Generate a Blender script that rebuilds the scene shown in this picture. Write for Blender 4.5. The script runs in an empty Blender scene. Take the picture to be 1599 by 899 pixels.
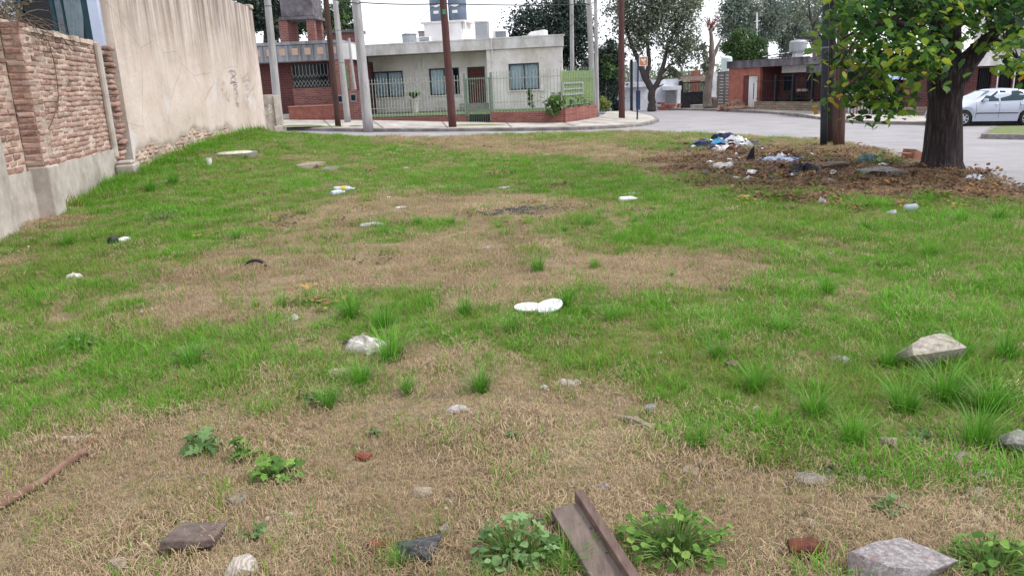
import bpy, math, random
import numpy as np
from mathutils import Vector, Matrix
random.seed(7)
rng = np.random.default_rng(11)
scene = bpy.context.scene
col = scene.collection

# ------------------------------------------------------------------ camera
EYE = np.array([0.0, 0.0, 1.6])
FOC = 1200.0                      # focal length in pixels of the 1599 px wide photograph
PITCH = math.radians(14.82)
ROLL = math.radians(2.35)
_f = np.array([0, math.cos(PITCH), -math.sin(PITCH)])
_r0 = np.array([1.0, 0, 0]); _u0 = np.array([0, math.sin(PITCH), math.cos(PITCH)])
_r = _r0*math.cos(ROLL) - _u0*math.sin(ROLL)
_u = _u0*math.cos(ROLL) + _r0*math.sin(ROLL)
cam_data = bpy.data.cameras.new('camera'); cam = bpy.data.objects.new('camera', cam_data); col.objects.link(cam)
cam_data.sensor_width = 36.0; cam_data.lens = FOC/1599*36.0; cam_data.clip_end = 2000; cam_data.clip_start = 0.05
mw = Matrix(((_r[0], _u[0], -_f[0], EYE[0]), (_r[1], _u[1], -_f[1], EYE[1]), (_r[2], _u[2], -_f[2], EYE[2]), (0, 0, 0, 1)))
cam.matrix_world = mw
scene.camera = cam

# ------------------------------------------------------------------ sky and sun: bright overcast
world = bpy.data.worlds.new('World'); scene.world = world; world.use_nodes = True
nt = world.node_tree; nt.nodes.clear()
SUN_EL, SUN_AZ = math.radians(54), math.radians(98)      # veiled sun high on the right
sky = nt.nodes.new('ShaderNodeTexSky'); sky.sky_type = 'NISHITA'; sky.sun_disc = False
sky.sun_elevation = SUN_EL; sky.sun_rotation = SUN_AZ; sky.dust_density = 4; sky.air_density = 1.0
sc = nt.nodes.new('ShaderNodeVectorMath'); sc.operation = 'SCALE'; sc.inputs[3].default_value = 0.09
mx = nt.nodes.new('ShaderNodeMix'); mx.data_type = 'RGBA'; mx.inputs[0].default_value = 0.85
mx.inputs[7].default_value = (0.86, 0.88, 0.94, 1)         # the cloud sheet
bg = nt.nodes.new('ShaderNodeBackground'); bg.inputs[1].default_value = 1.0
wo = nt.nodes.new('ShaderNodeOutputWorld')
nt.links.new(sky.outputs[0], sc.inputs[0]); nt.links.new(sc.outputs[0], mx.inputs[6])
nt.links.new(mx.outputs[2], bg.inputs[0]); nt.links.new(bg.outputs[0], wo.inputs[0])
sun_d = bpy.data.lights.new('sun', 'SUN'); sun_d.energy = 1.5; sun_d.angle = math.radians(14); sun_d.color = (1.0, 0.975, 0.94)
sun = bpy.data.objects.new('sun', sun_d); col.objects.link(sun)
sdir = Vector((math.sin(SUN_AZ)*math.cos(SUN_EL), math.cos(SUN_AZ)*math.cos(SUN_EL), math.sin(SUN_EL)))
sun.rotation_euler = sdir.to_track_quat('Z', 'Y').to_euler()
sun.location = (0, -5, 30)
scene.view_settings.view_transform = 'Standard'; scene.view_settings.look = 'None'
scene.view_settings.exposure = 0.90; scene.view_settings.gamma = 1.0; scene.view_settings.use_curve_mapping = False
scene.render.resolution_x = 1024; scene.render.resolution_y = 575

# ------------------------------------------------------------------ where photo points lie in the place
def ray(px, py):
    d = _f + _r*((px-799.5)/FOC) + _u*((449.5-py)/FOC)
    return d/np.linalg.norm(d)
def sstep(a, lo, hi):
    t = np.clip((a-lo)/(hi-lo), 0, 1); return t*t*(3-2*t)
def bumps(x, y):
    return (0.022*np.sin(x*1.3+0.7*y+.4)*np.sin(y*0.9-.3*x) + 0.012*np.sin(x*3.1-1.7*y)*np.sin(y*2.7+1.1*x)
            + 0.006*np.sin(x*7.3+2.1*y)*np.sin(6.1*y-1.2*x))
def H_lot(x, y):
    x = np.asarray(x, float); y = np.asarray(y, float)
    xc = np.clip(x, -16, 30)
    z = -0.03*xc*sstep(y, 3, 26) + 0.30*sstep(y, 13, 20)*sstep(-x, 4.5, 8.0)
    z = z + bumps(x, y)*sstep(y, .5, 3)
    z = z + 0.10*np.exp(-((x-7.4)/2.2)**2-((y-16.2)/1.5)**2)            # mound under the rubbish heap
    z = z + 0.07*np.exp(-((x-7.3)/1.3)**2-((y-12.8)/1.3)**2)            # roots of the big tree
    return z
def H_road(x, y):
    return -0.03*np.clip(np.asarray(x, float), -40, 60) - 0.25*(.2+.8*sstep(np.asarray(y, float), 10, 23))
def hit(px, py, H, t0=1.0, t1=120.0):
    d = ray(px, py); prev = t0
    t = t0
    while t < t1:
        p = EYE + d*t
        if p[2] < H(p[0], p[1]):
            lo, hi = prev, t
            for _ in range(30):
                m = .5*(lo+hi); p = EYE+d*m
                if p[2] < H(p[0], p[1]): hi = m
                else: lo = m
            return EYE + d*hi
        prev = t; t += 0.03 + 0.004*t
    return EYE + d*t1
def at(px, py, Y):                       # the point of this sight line that lies at distance Y
    d = ray(px, py); return EYE + d*(Y/d[1])

# lot edge towards the streets, left to right
EDGE = [hit(px, py, H_lot) for px, py in ((405, 203), (450, 207), (520, 211), (600, 213), (720, 213), (860, 208), (1000, 206), (1090, 207), (1180, 213),
                                           (1262, 217), (1330, 224), (1390, 240), (1450, 258), (1512, 268), (1560, 282), (1640, 300), (1800, 330))]
EX = np.array([p[0] for p in EDGE]); EY = np.array([p[1] for p in EDGE])
PX = np.concatenate([[-90, -30], EX, [EX[-1], EX[-1], -90]]); PY = np.concatenate([[24.9, 24.9], EY, [-2, -90, -90]])
def lot_sd(x, y):                        # signed distance to the lot outline, positive in the street
    x = np.asarray(x, float); y = np.asarray(y, float); d = np.full(np.broadcast(x, y).shape, 1e9); ins = np.zeros(d.shape, bool)
    for i in range(len(PX)):
        ax, ay = PX[i], PY[i]; bx, by = PX[(i+1) % len(PX)], PY[(i+1) % len(PX)]
        ex, ey = bx-ax, by-ay; t = np.clip(((x-ax)*ex+(y-ay)*ey)/(ex*ex+ey*ey+1e-12), 0, 1)
        d = np.minimum(d, (x-ax-t*ex)**2+(y-ay-t*ey)**2)
        if ay != by: ins ^= ((ay > y) != (by > y)) & (x < (bx-ax)*(y-ay)/(by-ay)+ax)
    d = np.sqrt(d); return np.where(ins, -d, d)
def road_mix(x, y):                      # 0 in the lot, 1 in the street
    e = lot_sd(x, y) + .14*np.sin(np.asarray(x)*2.3+np.asarray(y)) + .08*np.sin(np.asarray(x)*5.1+1-np.asarray(y)*3.3)
    return sstep(e, -0.35, 1.0)
def H(x, y):
    k = road_mix(x, y)
    far = H_road(x, y) - 0.04
    return H_lot(x, y)*(1-k) + far*k
def G(px, py):
    p = hit(px, py, H_lot)
    return p if lot_sd(p[0], p[1]) < -.7 else hit(px, py, H)

# ------------------------------------------------------------------ scene-graph helpers
def tag(o, label=None, cat=None, group=None, kind=None):
    if label: o['label'] = label
    if cat: o['category'] = cat
    if group: o['group'] = group
    if kind: o['kind'] = kind
    return o
ROOTM = {}
def thing(name, label, cat, loc=(0, 0, 0), rz=0.0, group=None):
    o = bpy.data.objects.new(name, None); col.objects.link(o)
    o.empty_display_size = .1
    o.location = Vector([float(v) for v in loc]); o.rotation_euler = (0, 0, rz)
    ROOTM[o] = Matrix.Translation(o.location) @ Matrix.Rotation(rz, 4, 'Z')
    tag(o, label, cat, group)
    return o
class MB:
    def __init__(self): self.v = []; self.f = []; self.t = []
    def add(self, vs, fs, tint=None):
        b = len(self.v); self.v += [tuple(float(c) for c in p) for p in vs]; self.f += [tuple(b+i for i in q) for q in fs]
        return self
    def box(self, x0, x1, y0, y1, z0, z1, M=None, taper=0.0):
        t = taper
        vs = [(x0, y0, z0), (x1, y0, z0), (x1, y1, z0), (x0, y1, z0), (x0+t, y0+t, z1), (x1-t, y0+t, z1), (x1-t, y1-t, z1), (x0+t, y1-t, z1)]
        if M is not None: vs = [M @ Vector(p) for p in vs]
        return self.add(vs, [(0, 3, 2, 1), (4, 5, 6, 7), (0, 1, 5, 4), (1, 2, 6, 5), (2, 3, 7, 6), (3, 0, 4, 7)])
    def tube(self, pts, rad, n=8, cap=True, rough=0.0):
        pts = [Vector([float(c) for c in p]) for p in pts]; k = len(pts)
        if not hasattr(rad, '__len__'): rad = [rad]*k
        rings = []; ref = None
        for i, p in enumerate(pts):
            d = (pts[min(i+1, k-1)] - pts[max(i-1, 0)])
            if d.length < 1e-9: d = Vector((0, 0, 1))
            d.normalize()
            if ref is None:
                ref = d.orthogonal().normalized()
            else:
                ref = (ref - d*ref.dot(d))
                if ref.length < 1e-6: ref = d.orthogonal()
                ref.normalize()
            b = d.cross(ref)
            rings.append([p + (ref*math.cos(2*math.pi*j/n) + b*math.sin(2*math.pi*j/n))*rad[i]*(1+rough*random.uniform(-1, 1)) for j in range(n)])
        vs = [q for r in rings for q in r]; fs = []
        for i in range(k-1):
            for j in range(n):
                a = i*n+j; b2 = i*n+(j+1) % n
                fs.append((a, b2, b2+n, a+n))
        if cap:
            fs.append(tuple(range(n-1, -1, -1))); fs.append(tuple((k-1)*n+j for j in range(n)))
        return self.add(vs, fs)
    def lathe(self, prof, n=20, M=None, a0=0, a1=2*math.pi):
        vs = []; fs = []; full = abs(a1-a0-2*math.pi) < 1e-6; m = n if full else n+1
        for r, z in prof:
            for j in range(m):
                a = a0+(a1-a0)*j/n; p = Vector((r*math.cos(a), r*math.sin(a), z)); vs.append(M @ p if M is not None else p)
        for i in range(len(prof)-1):
            for j in range(n):
                a = i*m+j; b = i*m+(j+1) % m
                fs.append((a, b, b+m, a+m))
        return self.add(vs, fs)
    def prism(self, poly, y0, y1, M=None):                       # polygon in x,z pushed along y
        n = len(poly)
        vs = [(x, y0, z) for x, z in poly] + [(x, y1, z) for x, z in poly]
        if M is not None: vs = [M @ Vector(p) for p in vs]
        fs = [tuple(range(n)), tuple(range(2*n-1, n-1, -1))] + [(i, i+n, (i+1) % n+n, (i+1) % n) for i in range(n)]
        return self.add(vs, fs)
    def grid(self, fn, us, vs_):
        pts = [fn(a, b) for b in vs_ for a in us]; m = len(us)
        fs = [(j*m+i, j*m+i+1, (j+1)*m+i+1, (j+1)*m+i) for j in range(len(vs_)-1) for i in range(m-1)]
        return self.add(pts, fs)
    def mesh(self, name, smooth=False):
        me = bpy.data.meshes.new(name); me.from_pydata(self.v, [], self.f); me.update()
        if smooth: me.shade_smooth()
        return me
    def build(self, name, mat, parent=None, smooth=False, world=False, bevel=0.0):
        if world and parent is not None:
            inv = ROOTM[parent].inverted(); self.v = [tuple(inv @ Vector(p)) for p in self.v]
        me = self.mesh(name, smooth)
        o = bpy.data.objects.new(name, me); col.objects.link(o)
        if mat is not None: me.materials.append(mat)
        if parent is not None:
            o.parent = parent
            if parent in ROOTM: ROOTM[o] = ROOTM[parent]
        if bevel > 0:
            m = o.modifiers.new('bevel', 'BEVEL'); m.width = bevel; m.segments = 2; m.limit_method = 'ANGLE'; m.angle_limit = math.radians(40)
        return o
def part(name, mat, parent, fn, **k):
    m = MB(); fn(m); return m.build(name, mat, parent, **k)
def inst(name, me, mat, parent=None, M=None):
    o = bpy.data.objects.new(name, me); col.objects.link(o)
    if mat is not None and len(me.materials) == 0: me.materials.append(mat)
    if M is not None: o.matrix_local = M
    if parent is not None: o.parent = parent
    return o
def raw_mesh(name, V, F, mats, attrs=None, smooth=False):
    me = bpy.data.meshes.new(name)
    V = np.asarray(V, np.float32); F = np.asarray(F, np.int32); k = F.shape[1]
    me.vertices.add(len(V)); me.vertices.foreach_set('co', V.ravel())
    me.loops.add(F.size); me.loops.foreach_set('vertex_index', F.ravel())
    me.polygons.add(len(F)); me.polygons.foreach_set('loop_start', np.arange(len(F), dtype=np.int32)*k)
    if smooth: me.polygons.foreach_set('use_smooth', np.ones(len(F), dtype=bool))
    for a, (arr) in (attrs or {}).items():
        at_ = me.attributes.new(a, 'FLOAT', 'POINT'); at_.data.foreach_set('value', np.asarray(arr, np.float32))
    me.update(calc_edges=True)
    for m in mats: me.materials.append(m)
    return me

# ------------------------------------------------------------------ materials
MATS = {}
def lin(r, g, b):
    f = lambda c: ((c/255+0.055)/1.055)**2.4 if c > 10 else c/255/12.92
    return (f(r), f(g), f(b), 1)
class N:
    def __init__(self, name):
        self.m = bpy.data.materials.new(name); self.m.use_nodes = True; self.t = self.m.node_tree
        self.p = self.t.nodes['Principled BSDF']; self.out = self.t.nodes['Material Output']
        MATS[name] = self.m
    def n(self, typ, **k):
        x = self.t.nodes.new(typ)
        for a, v in k.items():
            if a.startswith('i'): x.inputs[int(a[1:])].default_value = v
            else: setattr(x, a, v)
        return x
    def l(self, a, b): self.t.links.new(a, b)
    def pos(self, scale=(1, 1, 1), rot=(0, 0, 0), obj=False):
        if obj: src = self.n('ShaderNodeTexCoord').outputs['Object']
        else: src = self.n('ShaderNodeNewGeometry').outputs['Position']
        mp = self.n('ShaderNodeMapping'); mp.inputs['Scale'].default_value = scale; mp.inputs['Rotation'].default_value = rot
        self.l(src, mp.inputs[0]); return mp.outputs[0]
    def noise(self, vec, scale, detail=4, rough=.6):
        x = self.n('ShaderNodeTexNoise'); x.inputs['Scale'].default_value = scale; x.inputs['Detail'].default_value = detail; x.inputs['Roughness'].default_value = rough
        if vec is not None: self.l(vec, x.inputs['Vector'])
        return x.outputs[0]
    def ramp(self, fac, stops):
        x = self.n('ShaderNodeValToRGB'); cr = x.color_ramp
        while len(cr.elements) < len(stops): cr.elements.new(.5)
        for e, (p, c) in zip(cr.elements, stops): e.position = p; e.color = c if len(c) == 4 else (*c, 1)
        self.l(fac, x.inputs[0]); return x.outputs[0]
    def mix(self, fac, a, b, mode='MIX'):
        x = self.n('ShaderNodeMix', data_type='RGBA', blend_type=mode)
        for s, i in ((fac, 0), (a, 6), (b, 7)):
            if isinstance(s, (int, float)): x.inputs[i].default_value = s
            elif isinstance(s, tuple): x.inputs[i].default_value = s
            else: self.l(s, x.inputs[i])
        return x.outputs[2]
    def math(self, op, a, b=None, c=None):
        x = self.n('ShaderNodeMath', operation=op)
        for i, s in enumerate((a, b, c)):
            if s is None: continue
            if isinstance(s, (int, float)): x.inputs[i].default_value = s
            else: self.l(s, x.inputs[i])
        return x.outputs[0]
    def bump(self, h, strength=.5, dist=.02):
        b = self.n('ShaderNodeBump'); b.inputs['Strength'].default_value = strength; b.inputs['Distance'].default_value = dist
        self.l(h, b.inputs['Height']); self.l(b.outputs[0], self.p.inputs['Normal'])
    def base(self, c, rough=.8, spec=.3):
        if isinstance(c, tuple): self.p.inputs['Base Color'].default_value = c
        else: self.l(c, self.p.inputs['Base Color'])
        self.p.inputs['Roughness'].default_value = rough; self.p.inputs['Specular IOR Level'].default_value = spec
        return self.m
def simple(name, c1, c2=None, scale=8, rough=.8, bump=.0, spec=.3, metal=0, detail=5, dirt=None, dscale=2.0, stretch=(1, 1, 1), rnd=0.0):
    """two colours mottled by noise, optional dirt colour in big patches"""
    if name in MATS: return MATS[name]
    s = N(name); c2 = c2 or tuple(x*.7 for x in c1[:3])+(1,)
    v = s.pos(stretch); f = s.noise(v, scale, detail)
    c = s.ramp(f, [(.32, c2), (.68, c1)])
    if dirt:
        d = s.ramp(s.noise(v, dscale, 6, .65), [(.45, (0, 0, 0, 1)), (.72, (1, 1, 1, 1))])
        c = s.mix(d, c, dirt)
    if rnd > 0:
        oi = s.n('ShaderNodeObjectInfo'); k = s.math('MULTIPLY_ADD', oi.outputs['Random'], rnd*2, 1-rnd)
        g = s.n('ShaderNodeVectorMath', operation='SCALE'); s.l(c, g.inputs[0]); s.l(k, g.inputs[3]); c = g.outputs[0]
    s.base(c, rough, spec); s.p.inputs['Metallic'].default_value = metal
    if bump > 0: s.bump(s.noise(v, scale*3, 6), bump, .02)
    return s.m
def leafmat(name, stops, trans=.35, rough=.55, attr='tint', typ='GEOMETRY', noise=0.0, nscale=1.0):
    s = N(name); a = s.n('ShaderNodeAttribute', attribute_name=attr, attribute_type=typ)
    f = a.outputs['Fac']
    if noise > 0:
        nf = s.noise(s.pos(), nscale, 3)
        f = s.math('ADD', f, s.math('MULTIPLY', s.math('SUBTRACT', nf, .5), noise))
    c = s.ramp(f, stops); s.base(c, rough, .25)
    tr = s.n('ShaderNodeBsdfTranslucent'); s.l(c, tr.inputs[0])
    ms = s.n('ShaderNodeMixShader', i0=trans); s.l(s.p.outputs[0], ms.inputs[1]); s.l(tr.outputs[0], ms.inputs[2]); s.l(ms.outputs[0], s.out.inputs[0])
    return s.m
def glassmat(name, tintc=(.9, .93, .95, 1), refl=.0):
    s = N(name); tr = s.n('ShaderNodeBsdfTransparent'); tr.inputs[0].default_value = tintc
    gl = s.n('ShaderNodeBsdfGlossy'); gl.inputs[1].default_value = .05
    fr = s.n('ShaderNodeFresnel'); fr.inputs[0].default_value = 1.4
    k = s.math('ADD', fr.outputs[0], refl*.3)
    ms = s.n('ShaderNodeMixShader'); s.l(k, ms.inputs[0]); s.l(tr.outputs[0], ms.inputs[1]); s.l(gl.outputs[0], ms.inputs[2]); s.l(ms.outputs[0], s.out.inputs[0])
    return s.m
# ================================================================== ground: what grows where
def blob_list(lst):
    out = []
    for cx, cy, rx, ry, w in lst:
        c = hit(cx, cy, H_lot); a = hit(cx+rx, cy, H_lot); b0 = hit(cx, cy-ry, H_lot); b1 = hit(cx, cy+ry, H_lot)
        out.append((c[0], .5*(b0[1]+b1[1]), max(abs(a[0]-c[0]), .05), max(.5*(b0[1]-b1[1]), .05), w))
    return out
GREEN = blob_list([
 (1300, 395, 330, 80, .8), (1470, 480, 180, 80, .7), (1180, 500, 260, 45, .7), (1250, 590, 230, 50, .55), (1460, 610, 170, 60, .6), (1560, 690, 80, 40, .5),
 (1450, 335, 230, 25, .9), (1120, 315, 230, 35, .6), (900, 268, 300, 26, .75), (700, 285, 220, 18, .45), (350, 280, 150, 45, .8), (250, 340, 170, 40, .6),
 (430, 222, 90, 16, .9), (540, 225, 120, 12, .5), (90, 440, 110, 60, .6), (920, 380, 200, 30, .5), (1000, 440, 80, 12, .4), (515, 468, 85, 16, 1.0), (620, 465, 80, 16, .7),
 (600, 500, 60, 22, .7), (790, 512, 90, 30, .8), (1000, 520, 160, 35, .7), (220, 570, 200, 45, .9), (60, 610, 110, 45, .7), (70, 545, 100, 30, .5), (330, 540, 90, 30, .5),
 (1340, 640, 90, 40, .5), (1200, 640, 90, 40, .6), (1080, 680, 50, 20, .6), (520, 600, 70, 30, .5), (1430, 700, 120, 35, .35), (1310, 745, 50, 20, .5), (1200, 725, 60, 25, .3), (230, 400, 90, 20, .5),
 (620, 360, 60, 10, .6), (690, 345, 60, 8, .4), (880, 350, 70, 10, .3), (200, 270, 60, 20, .9), (1500, 560, 100, 30, .5), (1560, 430, 80, 60, .4), (1000, 860, 110, 30, .15), (640, 520, 40, 25, .5), (870, 560, 110, 25, .35), (1090, 590, 60, 40, .4),
 (900, 215, 200, 6, .3), (1050, 230, 60, 10, .3), (600, 242, 150, 12, .3), (130, 480, 120, 40, .35), (20, 690, 40, 30, .4), (1460, 690, 180, 45, .55), (1260, 680, 150, 35, .5), (1540, 770, 80, 40, .3), (1100, 640, 90, 45, .5), (330, 620, 200, 30, .25), (150, 660, 160, 30, .25), (1420, 740, 150, 22, .3)])
DRY = blob_list([
 (730, 420, 300, 34, .9), (1090, 425, 110, 22, .9), (640, 330, 200, 20, .55), (380, 460, 140, 36, .5), (340, 690, 220, 45, .4), (700, 570, 120, 35, .45), (550, 810, 560, 80, .65), (820, 650, 280, 45, .45),
 (640, 217, 40, 5, .9), (720, 222, 60, 6, 1.), (820, 232, 70, 7, 1.), (910, 240, 70, 7, 1.), (990, 249, 70, 8, .9), (1060, 262, 70, 10, .6), (1340, 820, 230, 50, .6), (1120, 820, 150, 60, .7), (60, 355, 60, 14, 1.0), (500, 252, 60, 10, .5),
 (815, 328, 75, 10, .9), (1060, 560, 50, 30, .15), (440, 555, 100, 30, .3), (1230, 740, 80, 15, .4), (1350, 680, 60, 12, .5), (560, 720, 280, 50, .4), (950, 720, 170, 28, .35), (160, 750, 200, 60, .4), (600, 560, 60, 20, .3), (460, 520, 60, 16, .2),
 (1000, 330, 90, 12, .25), (780, 300, 80, 8, .35), (600, 300, 60, 8, .3), (1550, 545, 60, 16, .3), (1330, 590, 40, 20, .3), (760, 470, 60, 14, .5)])
LEAFY = blob_list([(1230, 265, 190, 32, 1.1), (1130, 262, 90, 25, .6), (1400, 292, 190, 24, 1.2), (1330, 240, 130, 18, .7), (1560, 292, 110, 20, .9), (1160, 300, 120, 16, .4), (1290, 312, 100, 12, .35), (1500, 275, 120, 16, .7)])
def gsum(lst, x, y, p=1.0):
    s = np.zeros_like(np.asarray(x, float))
    for cx, cy, rx, ry, w in lst:
        q = ((x-cx)/rx)**2+((y-cy)/ry)**2
        s = s + w*np.exp(-q*.75)
    return s
def wav(x, y, s, k):                    # cheap value noise, sum of rotated waves
    r = np.random.default_rng(k); o = np.zeros_like(np.asarray(x, float))
    for i in range(7):
        a = r.uniform(0, 6.28); f = s*r.uniform(.6, 2.2); ph = r.uniform(0, 6.28)
        o = o+np.sin((x*math.cos(a)+y*math.sin(a))*f+ph+1.3*np.sin((x*math.sin(a)-y*math.cos(a))*f*.7+ph*2))/(1+.25*i)
    return o/3.2
def masks(x, y):
    k = 1-road_mix(x, y)
    g = .30+gsum(GREEN, x, y)-1.0*gsum(DRY, x, y)+.24*wav(x, y, 1.2, 3)+.30*wav(x, y, 3.6, 5)+.24*wav(x, y, 9, 6)
    lf = np.clip(.85*gsum(LEAFY, x, y)+.30*wav(x, y, 2.5, 8)+.18*wav(x, y, 7, 9)-.10, 0, 1)
    g = np.clip(g-.7*lf, 0, 1)
    return g, lf, k
def axis(lo, hi, fine, rate, c=0.0):
    out = [c]; v = c
    while v < hi: v += max(fine, rate*(abs(v-c)+0.0)); out.append(v)
    v = c; neg = []
    while v > lo: v -= max(fine, rate*abs(v-c)); neg.append(v)
    return np.array(neg[::-1]+out)
XS = axis(-500, 500, .085, .022); YS = axis(-60, 700, .075, .0125, 2.0)
XX, YY = np.meshgrid(XS, YS)
ZZ = H(XX, YY)
gm, lm, km = masks(XX, YY)
m_, n_ = XX.shape
idx = np.arange(m_*n_).reshape(m_, n_)
F_ = np.stack([idx[:-1, :-1], idx[:-1, 1:], idx[1:, 1:], idx[1:, :-1]], -1).reshape(-1, 4)
s = N('soil_and_turf')
v = s.pos()
ga = s.n('ShaderNodeAttribute', attribute_name='green').outputs['Fac']; la = s.n('ShaderNodeAttribute', attribute_name='leafy').outputs['Fac']
n1 = s.noise(v, 35, 6, .7); n2 = s.noise(v, 9, 5); n3 = s.noise(v, 140, 3)
dry = s.ramp(n1, [(.28, lin(112, 96, 74)), (.5, lin(150, 132, 102)), (.72, lin(182, 164, 132))])
soil = s.ramp(n1, [(.3, lin(108, 95, 80)), (.7, lin(150, 135, 115))])
dry = s.mix(s.ramp(n2, [(.45, (0, 0, 0, 1)), (.65, (1, 1, 1, 1))]), dry, soil)
grn = s.ramp(n3, [(.3, lin(88, 100, 46)), (.7, lin(132, 136, 76))])
gf = s.math('ADD', ga, s.math('MULTIPLY', s.math('SUBTRACT', n1, .5), .9))
c = s.mix(s.ramp(gf, [(.35, (0, 0, 0, 1)), (.75, (.7, .7, .7, 1))]), dry, grn)
lfc = s.ramp(n3, [(.3, lin(70, 58, 48)), (.55, lin(108, 88, 70)), (.75, lin(138, 116, 92))])
lff = s.math('ADD', la, s.math('MULTIPLY', s.math('SUBTRACT', s.noise(v, 6, 6, .75), .5), 1.4))
c = s.mix(s.ramp(lff, [(.25, (0, 0, 0, 1)), (.8, (.85, .85, .85, 1))]), c, lfc)
s.base(c, .95, .1); s.bump(s.math('ADD', n1, n3), .7, .03)
ground = bpy.data.objects.new('ground', raw_mesh('ground', np.stack([XX, YY, ZZ], -1).reshape(-1, 3), F_, [s.m],
        {'green': gm.ravel(), 'leafy': lm.ravel()}, smooth=True)); col.objects.link(ground); tag(ground, kind='structure')

# ------------------------------------------------------------------ streets
s = N('worn_concrete_road')
v = s.pos(); n1 = s.noise(v, .8, 6, .65); n2 = s.noise(v, 18, 6, .7); n3 = s.noise(s.pos((.25, 2.0, 1)), 1.3, 5)
c = s.ramp(n1, [(.3, lin(138, 135, 137)), (.7, lin(160, 157, 160))])
c = s.mix(s.ramp(n2, [(.3, (.35, .35, .35, 1)), (.6, (0, 0, 0, 1))]), c, lin(108, 104, 102))
c = s.mix(s.ramp(n3, [(.55, (0, 0, 0, 1)), (.75, (.5, .5, .5, 1))]), c, lin(118, 113, 108))
s.base(c, .9, .15); s.bump(n2, .25, .01)
M_road = s.m
rx = np.concatenate([np.linspace(-60, -15, 16), np.linspace(-14, 40, 110), np.linspace(42, 90, 16)]); ry = np.concatenate([np.linspace(-40, 7.6, 30), np.linspace(8, 70, 190), np.linspace(73, 160, 15)])
RX, RY = np.meshgrid(rx, ry); e = lot_sd(RX, RY)
keep = (e > -.1)
RZ = H_road(RX, RY)-.05*(1-sstep(e, .15, 1.2))+.012*np.sin(RX*.9)*np.sin(RY*.7)
ii = np.arange(RX.size).reshape(RX.shape)
Q = np.stack([ii[:-1, :-1], ii[:-1, 1:], ii[1:, 1:], ii[1:, :-1]], -1).reshape(-1, 4)
Q = Q[keep.ravel()[Q].all(1)]
road = bpy.data.objects.new('road', raw_mesh('road', np.stack([RX, RY, RZ], -1).reshape(-1, 3), Q, [M_road], smooth=True)); col.objects.link(road); tag(road, kind='structure')

M_kerb = simple('kerb_concrete', lin(150, 145, 142), lin(108, 102, 100), 6, .9, .3, dirt=lin(84, 78, 74), dscale=1.5)
M_walk = simple('pavement_concrete', lin(188, 182, 176), lin(158, 152, 146), 4, .9, .15, dirt=lin(134, 126, 112), dscale=.8)
M_verge = simple('verge_grass', lin(116, 126, 82), lin(90, 98, 60), 12, .95, .5)
def resample(pts, step):
    out = []
    for a, b in zip(pts[:-1], pts[1:]):
        k = max(1, int(np.linalg.norm(np.asarray(b)-np.asarray(a))/step))
        for i in range(k): out.append(tuple(np.asarray(a)+(np.asarray(b)-np.asarray(a))*i/k))
    out.append(tuple(pts[-1])); return out
def kerb_and_walk(kname, wname, front, back, mk=None, mw_=None, wk=.16, rise=.14):
    """front / back: matching lists of (x, y[, z]) street-side and house-side points"""
    k = MB(); n = len(front); top = []
    fr = [(p[0], p[1], (p[2] if len(p) > 2 else float(H_road(p[0], p[1]))+rise)) for p in front]
    bk = [(p[0], p[1], (p[2] if len(p) > 2 else float(H_road(p[0], p[1]))+rise+.04)) for p in back]
    F0 = [Vector(p) for p in fr]; B0 = [Vector(p) for p in bk]
    I0 = [f+(b-f).normalized()*wk for f, b in zip(F0, B0)]
    for i in range(n):
        w = random.uniform(-.012, .012)
        k.v += [tuple(F0[i]+Vector((0, 0, -.4))), tuple(F0[i]+Vector((0, 0, -.025+w))), tuple(F0[i]+(I0[i]-F0[i])*.2+Vector((0, 0, w))), tuple(I0[i]+Vector((0, 0, .004)))]
    for i in range(n-1):
        for j in range(3): k.f.append((4*i+j, 4*i+4+j, 4*i+5+j, 4*i+1+j))
    ko = k.build(kname, mk or M_kerb, smooth=False); tag(ko, kind='structure')
    w = MB(); 
    for i in range(n): w.v += [tuple(I0[i]+Vector((0, 0, -.004))), tuple(B0[i])]
    for i in range(n-1): w.f.append((2*i, 2*i+2, 2*i+3, 2*i+1))
    wo_ = w.build(wname, mw_ or M_walk); tag(wo_, kind='structure')
    return ko, wo_
def RG(px, py, dz=0.0):
    p = hit(px, py, lambda x, y: H_road(x, y)+dz); return (p[0], p[1])
# ================================================================== walls on the left of the lot
class Plane:
    """a vertical plane from A to B (x, y); u runs from A to B, v goes away from the viewer"""
    def __init__(s, A, B, z0=0.0):
        s.A = np.array(A[:2], float); s.B = np.array(B[:2], float); d = s.B-s.A; s.L = np.linalg.norm(d); s.d = d/s.L; s.n = np.array([-s.d[1], s.d[0]]); s.z0 = z0
        s.rz = math.atan2(s.d[1], s.d[0])
    def uz(s, px, py, v=0.0):
        d = ray(px, py); A = s.A+s.n*v; t = np.dot(A-EYE[:2], s.n)/np.dot(d[:2], s.n); p = EYE+d*t
        return float(np.dot(p[:2]-A, s.d)), float(p[2]-s.z0)
    def rect(s, xl, xr, yt, yb, v=0.0):
        xm, ym = .5*(xl+xr), .5*(yt+yb)
        return s.uz(xl, ym, v)[0], s.uz(xr, ym, v)[0], s.uz(xm, yb, v)[1], s.uz(xm, yt, v)[1]
    def w(s, u, v, z):
        p = s.A+s.d*u+s.n*v; return (p[0], p[1], z+s.z0)
    def thing(s, name, label, cat, group=None): return thing(name, label, cat, (s.A[0], s.A[1], s.z0), s.rz, group)
def frame(m, u0, u1, z0, z1, v0, v1, t, tb=None):
    tb = t if tb is None else tb
    m.box(u0, u0+t, v0, v1, z0, z1); m.box(u1-t, u1, v0, v1, z0, z1); m.box(u0+t, u1-t, v0, v1, z1-t, z1); m.box(u0+t, u1-t, v0, v1, z0, z0+tb)
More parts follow.
